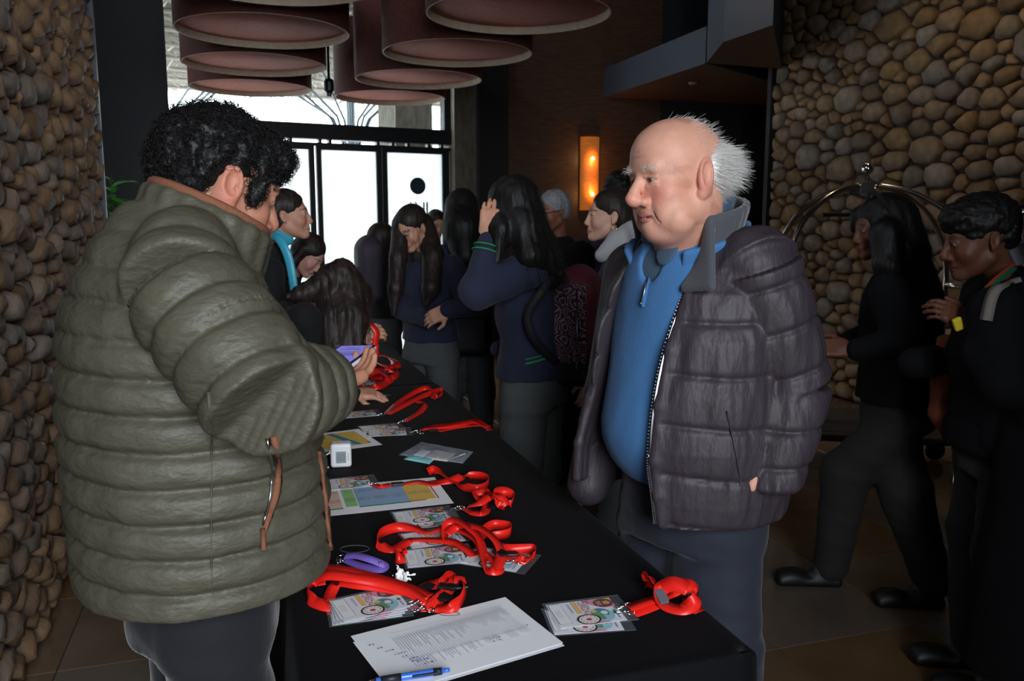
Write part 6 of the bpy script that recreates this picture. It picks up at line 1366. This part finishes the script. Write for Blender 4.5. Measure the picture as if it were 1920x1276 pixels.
# --- papers
def sheet(label, corners, h, draw=None, n=1, name='paper', cat='paper', curl=0.):
    P = [T(*c, h) for c in corners]; c0 = sum(P)/4; ex = nrm((P[1]-P[0])+(P[2]-P[3])); ex[2] = 0; ex = nrm(ex); ey = np.cross((0, 0, 1), ex)
    Lx = (np.linalg.norm(P[1]-P[0])+np.linalg.norm(P[2]-P[3]))/4; Ly = (np.linalg.norm(P[3]-P[0])+np.linalg.norm(P[2]-P[1]))/4
    t = thing(name, label, cat, Vector(tuple(c0)))
    nx, ny = 12, 9; V = []; F = []
    zf = lambda a, b: .0002*(1+math.sin(a*3+b*2+h*999))+curl*max(0, a-.4)**2+curl*max(0, -a-.5)**2
    for j in range(ny):
        for i in range(nx): a, b = i/(nx-1)*2-1, j/(ny-1)*2-1; V.append(tuple(c0+ex*a*Lx+ey*b*Ly+v3(0, 0, zf(a, b))))
    V += [tuple(v3(*v)-v3(0, 0, .0004)) for v in V]; N_ = nx*ny
    for j in range(ny-1):
        for i in range(nx-1): q = (j*nx+i, j*nx+i+1, (j+1)*nx+i+1, (j+1)*nx+i); F.append(q); F.append(tuple(N_+k for k in reversed(q)))
    link('leaf_sheet', mesh_np('leaf_sheet', V, F), M['paper'], t)
    if draw:
        f = Flat(); draw(f, Lx, Ly); me = f.mesh('print')
        Vv = [c0+ex*v.co.x+ey*v.co.y+v3(0, 0, zf(v.co.x/Lx, v.co.y/Ly)+.0005+v.co.z) for v in me.vertices]; me.vertices.foreach_set('co', np.array(Vv, np.float32).ravel()); me.update()
        o = link('print', me, None, t, smooth=False); o['kind'] = 'stuff'
    return t
M['paper'] = mat('white_paper', srgb(246, 247, 252), .75)
def scribble(f, x, y, n, w, k='ink', sl=-.3):
    g = random.Random(int(abs(x)*1e4)+n)
    for i in range(n):
        yy = y-i*.010; xx = x+i*.002
        L = w*g.uniform(.5, 1)
        for j in range(int(L/.006)): f.rect(xx+j*.006, yy+g.uniform(-.002, .001), xx+j*.006+.0035, yy+g.uniform(.001, .003), k)
def draw_list(f, Lx, Ly):
    g = random.Random(3)
    for i in range(46):     # the many short table rows run along the short side of the landscape sheet
        x = -Lx*.62+i*(Lx*1.42/46); w = Ly*g.uniform(.75, .95)
        f.rect(x, -Ly*.32, x+.0006, Ly*.62, 'pale'); y = Ly*.62; L = .014+g.random()*.05; f.rect(x+.0014, y-L-.01, x+.0024, y-.008, 'pale')
        if g.random() < .7: f.rect(x+.0014, y-.11-L*.3, x+.0024, y-.095, 'pale')
    f.rect(-Lx*.62, -Ly*.32, Lx*.8, -Ly*.32+.0008, 'pale'); f.rect(-Lx*.62, Ly*.62, Lx*.8, Ly*.62+.0008, 'pale'); f.rect(-Lx*.62, Ly*.40, Lx*.8, Ly*.40+.0006, 'pale')
    for i in range(6): scribble(f, -Lx*.92+i*.009, Ly*.42-i*.018, 1, .030, 'ink')
    for i in range(4): scribble(f, -Lx*.70+i*.008, -Ly*.20-i*.014, 1, .028, 'ink')
    scribble(f, Lx*.28, -Ly*.42, 2, .03); scribble(f, Lx*.92-.02, -Ly*.30, 1, .02)
def draw_spread(f, Lx, Ly):
    f.rect(-Lx*.52, -Ly*.60, -Lx*.28, Ly*.62, 'salmon'); f.rect(-Lx*.52, -Ly*.66, -Lx*.28, -Ly*.60, 'dgreen'); f.rect(-Lx*.24, -Ly*.56, -Lx*.10, Ly*.66, 'lime')
    f.rect(-Lx*.09, -Ly*.60, Lx*.52, Ly*.70, 'lblue'); f.rect(-Lx*.09, -Ly*.66, Lx*.52, -Ly*.60, 'dgreen'); f.rect(Lx*.52, -Ly*.58, Lx*.84, Ly*.74, 'yellow'); f.rect(Lx*.86, -Ly*.58, Lx*.875, Ly*.66, 'red')
    g = random.Random(8)
    for (x0, x1) in ((-.50, -.29), (-.22, -.11), (-.07, .50), (.55, .82)):
        x = x0
        while x < x1:
            for y0, y1 in ((.30, .58), (-.30, .0)): 
                if g.random() < .85: f.rect(Lx*x, Ly*(y0+g.uniform(0, .08)), Lx*x+.0009, Ly*(y1-g.uniform(0, .1)), 'grey')
            x += .017
    for i in range(4): f.rect(-Lx*(.90-i*.07), Ly*.10, -Lx*(.87-i*.07), Ly*.22, 'grey'); f.rect(-Lx*(.90-i*.07), Ly*.34, -Lx*(.87-i*.07), Ly*.46, 'grey')
    f.rect(Lx*.50, -Ly*.76, Lx*.70, -Ly*.72, 'red')
def draw_map(f, Lx, Ly):
    f.rect(-Lx*.9, -Ly*.7, Lx*.82, Ly*.8, 'yellow'); f.poly([(Lx*.05, Ly*.8), (Lx*.22, Ly*.8), (Lx*.60, -Ly*.7), (Lx*.38, -Ly*.7)], 'blue'); f.poly([(-Lx*.5, Ly*.8), (0, Ly*.8), (-Lx*.1, Ly*.3), (-Lx*.6, Ly*.2)], 'green')
    f.poly([(-Lx*.55, Ly*.4), (-Lx*.3, Ly*.35), (-Lx*.35, -Ly*.1), (-Lx*.6, 0)], 'pink'); f.poly([(-Lx*.9, Ly*.75), (-Lx*.55, Ly*.8), (-Lx*.65, Ly*.4), (-Lx*.9, Ly*.3)], 'sky')
    g = random.Random(5)
    for i in range(26): f.disc(g.uniform(-Lx*.8, Lx*.75), g.uniform(-Ly*.6, Ly*.7), .003, .003, g.choice(['orange', 'green', 'gold', 'white']), 6)
    f.rect(Lx*.74, -Ly*.66, Lx*.80, -Ly*.56, 'dgreen')
sheet('lower white sheet peeking out under the name list at the near end', [(651, 1210), (952, 1126), (1062, 1213), (752, 1296)], .0004)
sheet('white name list with grey rows and blue handwriting at the near end of the table', [(648, 1198), (943, 1117), (1061, 1207), (750, 1290)], .0018, draw_list)
sheet('white spreadsheet print with salmon, green, blue and yellow columns', [(520, 921), (820, 894), (845, 943), (525, 977)], .0006, draw_spread)
sheet('yellow and blue printed map sheet behind the white gadget', [(540, 820), (676, 803), (713, 834), (560, 854)], .0006, draw_map)
# --- pen
t = thing('pen', 'blue and black gel pen lying on the name list', 'pen', Vector(tuple(T(765, 1268, .004)))); a, b = T(684, 1279, .010), T(843, 1255, .010); d = nrm(b-a); L_ = np.linalg.norm(b-a)
M['pen_blue'] = mat('pen_blue_plastic', srgb(56, 110, 214), .3, coat=.3); M['pen_black'] = mat('pen_black_rubber', srgb(24, 26, 40), .5)
tube('barrel', [a+d*.018, a+d*L_*.3, a+d*L_*.7, b-d*.012], [.0052, .0058, .0062, .0055], M['pen_blue'], t, k=14); tube('tip', [a, a+d*.010, a+d*.02], [.001, .003, .005], M['chrome'], t, k=12); tube('button', [b-d*.012, b], [.0038, .0035], M['pen_blue'], t, k=12)
tube('grip', [a+d*L_*.18, a+d*L_*.42], [.0063, .0066], M['pen_black'], t, k=14); tube('band', [a+d*L_*.80, a+d*L_*.90], [.0065, .0062], M['pen_black'], t, k=14)
sd_ = nrm(np.cross(d, (0, 0, 1))); box('pocket_clip', tuple(a+d*L_*.70+sd_*.007-v3(0, 0, -.002)), (.022, .0025, .0016), M['pen_black'], t, (Vector(tuple(d)), Vector(tuple(sd_)), Vector(tuple(np.cross(d, sd_)))), .0008)
# --- white boxy gadget with display and strap
t = thing('gadget', 'small white box gadget with a grey display and wrist strap', 'gadget', Vector(tuple(T(640, 873))))
M['white_plastic'] = mat('white_plastic', srgb(238, 238, 242), .35); M['lcd'] = mat('grey_display', srgb(150, 162, 168), .3); M['print_dark'] = mat('display_ink', srgb(90, 100, 108), .5)
gc = T(640, 877)*1.0; gx = nrm(v3(.97, .18, 0)); gz = v3(0, 0, 1); gy = np.cross(gz, gx); R_ = np.array([gx, gy, gz]); cc = gc+gz*.0385+gy*.024
sculpt('housing', [(rbox(cc, (.032, .024, .038), .009, R_), 0)], .0018, M['white_plastic'], t, 1)
fx = lambda x, z, y=-.0245: cc+gx*x+gz*z+gy*y
gax = (Vector(tuple(gx)), Vector(tuple(gy)), Vector(tuple(gz)))
dp = box('display', tuple(fx(.0, -.004)), (.0155, .001, .0185), M['lcd'], t, gax); 
bm = bmesh.new()
for i in range(9): box_bm(bm, tuple(fx(-.012+.003*i, -.004, -.0256)), (.0005, .0003, .016 if i % 2 else .011), gax)
o = link('display_print', bm_mesh('display_print', bm), M['print_dark'], t, smooth=False); o['kind'] = 'stuff'
box('side_print', tuple(fx(.022, -.004, -.0243)), (.0006, .0006, .013), M['print_dark'], t, gax); box('side_knob', tuple(fx(-.033, .008, 0)), (.003, .006, .006), M['white_plastic'], t, gax, .002)
wsP = catmull([fx(-.034, .006, 0), fx(-.055, -.004, -.005), fx(-.062, -.018, -.005), fx(-.050, -.030, -.01), fx(-.044, -.036, -.012)], 6); link('strap', mesh_np('strap', *ribbon_np(wsP, .012, (0, 0, 1), .002)), M['white_plastic'], t); 
box('strap_end', tuple(fx(-.044, -.036, -.016)), (.006, .004, .0022), M['white_plastic'], t, gax, .001)
# --- zip bag with mask inside
t = thing('plastic_bag', 'clear resealable plastic bag with folded white things and a turquoise mask', 'bag', Vector(tuple(T(815, 850))))
def pouch(name, cor, h0, m, par, n=10, am=.004, seed=1, z0=.001):
    Pq = [T(*c) for c in cor]; V = []; F = []
    for side in (1, 0):
        for j in range(n):
            for i in range(n):
                a, b = i/(n-1), j/(n-1); p = (Pq[0]*(1-a)+Pq[1]*a)*(1-b)+(Pq[3]*(1-a)+Pq[2]*a)*b; e = (4*a*(1-a)*4*b*(1-b))**.5
                V.append(tuple(p+v3(0, 0, z0+side*(h0*e+am*abs(math.sin(a*9+b*5+seed)*math.cos(b*7-a*3+seed))*e+.0006))))
    N2 = n*n
    for j in range(n-1):
        for i in range(n-1): q = (j*n+i, j*n+i+1, (j+1)*n+i+1, (j+1)*n+i); F.append(q); F.append(tuple(N2+k for k in reversed(q)))
    for i in range(n-1):
        for (a, b) in (((0*n+i), (0*n+i+1)), (((n-1)*n+i+1), ((n-1)*n+i)), (((i+1)*n), (i*n)), ((i*n+n-1), ((i+1)*n+n-1))): F.append((b, a, N2+a, N2+b))
    return link(name, mesh_np(name, V, F), m, par)
pouch('film', [(747, 853), (790, 829), (888, 847), (868, 869)], .006, M['bag_film'], t, 14, .005)
pouch('content', [(790, 860), (812, 842), (856, 850), (838, 866)], .003, mat('folded_paper', srgb(200, 198, 190), .8), t, 8, .002, 3, .002)
pouch('content', [(772, 855), (790, 842), (812, 846), (794, 859)], .003, M['card'], t, 8, .002, 5, .002)
tube('zip_seal', [T(840, 862, .006), T(872, 850, .006)], .0012, M['card'], t, k=6)
tq = thing('face_mask', 'folded turquoise face mask sticking out from under the plastic bag', 'mask', Vector(tuple(T(785, 863)))); M['mask'] = mat('turquoise_mask', srgb(140, 214, 222), .8, bump=.2, bscale=60)
pouch('mask_cloth', [(757, 861), (766, 853), (815, 861), (805, 870)], .004, M['mask'], tq, 10, .003, 2, .0006)
# --- purple strap keyring
t = thing('key_strap', 'purple leather strap keyring with a snap button', 'keyring', Vector(tuple(T(685, 1048)))); M['purple_leather'] = mat('purple_leather', srgb(122, 98, 190), .55, bump=.1, bscale=200)
ps = [T(646, 1043, .012), T(665, 1041, .020), T(690, 1047, .022), T(714, 1056, .014), T(723, 1062, .006), T(712, 1068, .004), T(690, 1064, .006), T(665, 1057, .006), T(648, 1049, .006)]
link('strap', mesh_np('strap', *ribbon_np(catmull(ps, 6), .017, np.tile(nrm((.1, -.6, .8)), ((len(ps)-1)*6+1, 1)), .0022)), M['purple_leather'], t)
V, F = lathe_np([(.004, 0), (.0035, .0015), (.001, .002)], 10, tuple(T(713, 1055, .0185))); link('snap_button', mesh_np('snap_button', V, F), M['chrome'], t)
P = [T(640, 1046, .006)+v3(.011*math.cos(a), .009*math.sin(a), .003*math.sin(a)) for a in np.linspace(0, 2*PI, 20, endpoint=False)]; link('split_ring', mesh_np('split_ring', *tube_np(P, .0014, 6, closed=True)), M['chrome'], t)
clip(t, 637, 1052, .004, 1.2); 
P = [T(665, 1030, .003)+v3(.034*math.cos(a), .022*math.sin(a), .002) for a in np.linspace(0, 2*PI, 24, endpoint=False)]; link('clear_loop', mesh_np('clear_loop', *tube_np(P, .0012, 6, closed=True)), M['film'], t)
# --- crumpled tissue
t = thing('tissue', 'small crumpled white tissue behind the near left badges', 'tissue', Vector(tuple(T(752, 1085)))); c = T(752, 1080, .014); M['tissue'] = mat('tissue_paper', srgb(246, 246, 250), .9)
rr = np.random.RandomState(5); sculpt('crumple', [(ell(c+v3(.0, 0, 0), (.014, .011, .012)), 0)]+[(cone(c+rr.normal(scale=.006, size=3), c+rr.normal(scale=.011, size=3)*v3(1.2, 1, 1), .004, .003), .002) for _ in range(16)]+[(cone(c-v3(.006, .008, .004), c-v3(.014, .02, .013), .007, .004), .003)], .0016, M['tissue'], t, 0, post=lambda P, F: F+.0035*np.abs(noise3(P, 55, 3, 2)))
# a thin elastic loop beside the list
t = tag(link('elastic_loop', mesh_np('elastic_loop', *tube_np([T(843, 1150, .003)+v3(.020*math.cos(a), .008*math.sin(a), 0) for a in np.linspace(0, 2*PI, 24, endpoint=False)], .0005, 5, closed=True)), M['buckle']), 'thin black elastic loop at the upper edge of the name list', 'elastic band')
# crumbs
# --- smartphone in the man's hand
ph = thing('smartphone', 'smartphone with a lilac lit screen held by the man in the green jacket', 'phone', Vector(tuple(A(650, 670, 1.50))))
pc = [A(647, 645, 1.66), A(692, 656, 1.60), A(641, 694, 1.47), A(600, 682, 1.53)]; c0 = sum(pc)/4; ey = nrm(pc[1]-pc[2]); ex = nrm((pc[1]-pc[0])-((pc[1]-pc[0])@ey)*ey); ez = np.cross(ex, ey); ez = ez if ez[2] > 0 else -ez; ex = np.cross(ey, ez)
pax = tuple(Vector(tuple(q)) for q in (ex, ey, ez)); M['phone_black'] = mat('phone_black_glass', srgb(24, 26, 36), .15); M['screen'] = mat('lilac_screen', srgb(110, 108, 190), .2, emit=(.16, .15, .48, .55)); M['case'] = mat('clear_white_case', srgb(210, 212, 222), .25)
hw, hl = .036, .074; c0 = c0-ey*.004
box('case', tuple(c0-ez*.003), (hw+.002, hl+.002, .004), M['case'], ph, pax, .0025, True); box('body_glass', tuple(c0+ez*.0012), (hw, hl, .0025), M['phone_black'], ph, pax, .001)
box('screen', tuple(c0+ez*.0038), (hw-.004, hl-.006, .0004), M['screen'], ph, pax)
M['ui'] = mat('screen_text', srgb(60, 58, 120), .3)
bm = bmesh.new()
for i, (y_, w_) in enumerate(((.05, .012), (.040, .02), (.02, .014), (.008, .022), (.0, .018))): box_bm(bm, tuple(c0+ez*.0043+ey*y_), (w_, .0010 if i != 3 else .0016, .0001), pax)
o = link('screen_print', bm_mesh('screen_print', bm), M['ui'], ph, smooth=False); o['kind'] = 'stuff'
# badges he holds under the phone
# ================================================================== LUGGAGE CART
ct = thing('luggage_cart', 'chrome birdcage luggage cart with arched rails and black deck by the stone wall', 'luggage cart', Vector(tuple(A(1640, 800, 5.05)*v3(1, 1, 0))))
M['chrome_dull'] = mat('cart_chrome', (.62, .60, .58), .18, metal=1.); M['deck'] = mat('deck_carpet', srgb(40, 42, 48), .9, bump=.2, bscale=120); M['bumper'] = mat('rubber_bumper', srgb(26, 27, 30), .6)
kc = A(1622, 400, 5.05)*v3(1, 1, 0); kx = to(RU*.35-RN*-.94); kx = nrm(v3(.985, -.17, 0)); ky = np.cross((0, 0, 1), kx); Kp = lambda x, y, z: kc+kx*x+ky*y+v3(0, 0, z)
box('deck', tuple(Kp(.04, 0, .27)), (.56, .30, .025), M['deck'], ct, (Vector(tuple(kx)), Vector(tuple(ky)), Vector((0, 0, 1))), .012, True)
rp_ = [Kp(.04+.585*math.copysign(abs(math.cos(a))**.35, math.cos(a)), .325*math.copysign(abs(math.sin(a))**.35, math.sin(a)), .27) for a in np.linspace(0, 2*PI, 48, endpoint=False)]; link('deck_bumper', mesh_np('deck_bumper', *tube_np(rp_, .028, 8, closed=True)), M['bumper'], ct)
for sx in (-1, 1):
    for sy in (-1, 1):
        px_ = .04+sx*.52; top = [Kp(px_, sy*.27, .29), Kp(px_, sy*.27, .9), Kp(px_*.98, sy*.265, 1.25), Kp(px_*.80, sy*.21, 1.50), Kp(px_*.45, sy*.11, 1.66), Kp(px_*.1, sy*.02, 1.715)]
        tube('arch_post', catmull(top, 6), .0165, M['chrome_dull'], ct, k=10)
        V, F = lathe_np([(.012, -.02), (.055, -.02), (.062, 0), (.055, .02), (.012, .02)], 20, (0, 0, 0)); R3 = np.array([kx, (0, 0, 1), ky]); V = [tuple(Kp(px_, sy*.25, .065)+v3(*v)@np.array([kx, v3(0, 0, 1), ky])) for v in V]; link('wheel', mesh_np('wheel', V, F), M['bumper'], ct); tube('wheel_fork', [Kp(px_, sy*.25, .08), Kp(px_, sy*.25, .25)], .014, M['chrome_dull'], ct, k=8)
tube('mast', [Kp(0, 0, 1.66), Kp(0, 0, 1.78)], .012, M['chrome_dull'], ct, k=10); V, F = lathe_np([(.002, -.036), (.02, -.030), (.033, -.014), (.036, 0), (.033, .014), (.02, .030), (.002, .036)], 20, tuple(Kp(0, 0, 1.812))); link('finial_ball', mesh_np('finial_ball', V, F), M['chrome'], ct)
box('crown_plate', tuple(Kp(.0, -.03, 1.70)), (.035, .006, .032), M['chrome'], ct, (Vector(tuple(kx)), Vector(tuple(ky)), Vector((0, 0, 1))), .002); box('crown_block', tuple(Kp(-.07, 0, 1.69)), (.028, .02, .03), M['bumper'], ct, (Vector(tuple(kx)), Vector(tuple(ky)), Vector((0, 0, 1))), .004)
tube('hanging_rail', [Kp(-.24, 0, 1.545), Kp(.24, 0, 1.545)], .012, M['bumper'], ct, k=8); tube('side_rail', [Kp(-.48, -.27, 1.12), Kp(-.48, .27, 1.12)], .012, M['chrome_dull'], ct, k=8); tube('side_rail', [Kp(.56, -.27, 1.12), Kp(.56, .27, 1.12)], .012, M['chrome_dull'], ct, k=8)
# stanchion beside it
ct2 = thing('luggage_cart', 'second luggage cart mostly hidden behind the boy, only one chrome arch showing', 'luggage cart', Vector(tuple(A(2050, 800, 4.2)*v3(1, 1, 0)))); kc = A(2050, 400, 4.2)*v3(1, 1, 0)
for sx in (-1, 1):
    for sy in (-1, 1):
        px_ = sx*.45; tube('arch_post', catmull([Kp(px_, sy*.25, .29), Kp(px_, sy*.25, .9), Kp(px_*.98, sy*.245, 1.25), Kp(px_*.8, sy*.2, 1.46), Kp(px_*.4, sy*.1, 1.60), Kp(0, 0, 1.64)], 6), .0165, M['chrome_dull'], ct2, k=10); tube('wheel_fork', [Kp(px_, sy*.25, .0), Kp(px_, sy*.25, .25)], .014, M['chrome_dull'], ct2, k=8)
box('deck', tuple(Kp(0, 0, .27)), (.48, .28, .025), M['deck'], ct2, (Vector(tuple(kx)), Vector(tuple(ky)), Vector((0, 0, 1))), .012, True)
# ================================================================== PLANT in the recess
pt_ = A(214, 380, 6.05); pl_ = thing('potted_plant', 'green leafy potted plant in the dark recess behind the left stone wall', 'plant', Vector((pt_[0], pt_[1], 0)))
M['leaf'] = mat('green_leaf', srgb(96, 190, 60), .4, noise=.5, nscale=12, col2=srgb(44, 116, 40)); M['pot'] = mat('dark_pot', srgb(48, 44, 44), .5); M['stem'] = mat('plant_stem', srgb(70, 90, 50), .6)
V, F = lathe_np([(.13, 0), (.17, .35), (.18, .36), (.16, .36), (.15, .33), (.01, .33)], 24, (pt_[0], pt_[1], 0)); link('pot', mesh_np('pot', V, F), M['pot'], pl_)
g = random.Random(3)
for k, (dx, dz) in enumerate(((0, 1.82), (.06, 1.66), (-.05, 1.70))):
    top = (pt_[0]+dx, pt_[1]+g.uniform(-.05, .05), dz); tube('stem', [(pt_[0], pt_[1], .33), ((pt_[0]+top[0])/2, pt_[1], dz*.6), top], .008, M['stem'], pl_, k=6)
    for i in range(26):
        f = .35+.65*i/26; b = v3(pt_[0]+dx*f, pt_[1], .33+(dz-.33)*f); a = i*2.4+k; L = g.uniform(.14, .25); up = g.uniform(.1, .75); d = nrm((math.cos(a), math.sin(a), up)); s_ = nrm(np.cross(d, (0, 0, 1))); n_ = np.cross(s_, d); wv = L*.21; V = []; F = []
        for j in range(6): q = j/5; w_ = wv*math.sin(PI*min(1, q*.95+.05))**.7+.001; m_c = b+d*L*q-v3(0, 0, 1)*L*.35*q*q; V += [m_c-s_*w_+n_*w_*.25, m_c, m_c+s_*w_+n_*w_*.25]
        for j in range(5): F += [(3*j, 3*j+1, 3*j+4, 3*j+3), (3*j+1, 3*j+2, 3*j+5, 3*j+4)]
        link('leaf', mesh_np('leaf', V, F), M['leaf'], pl_)
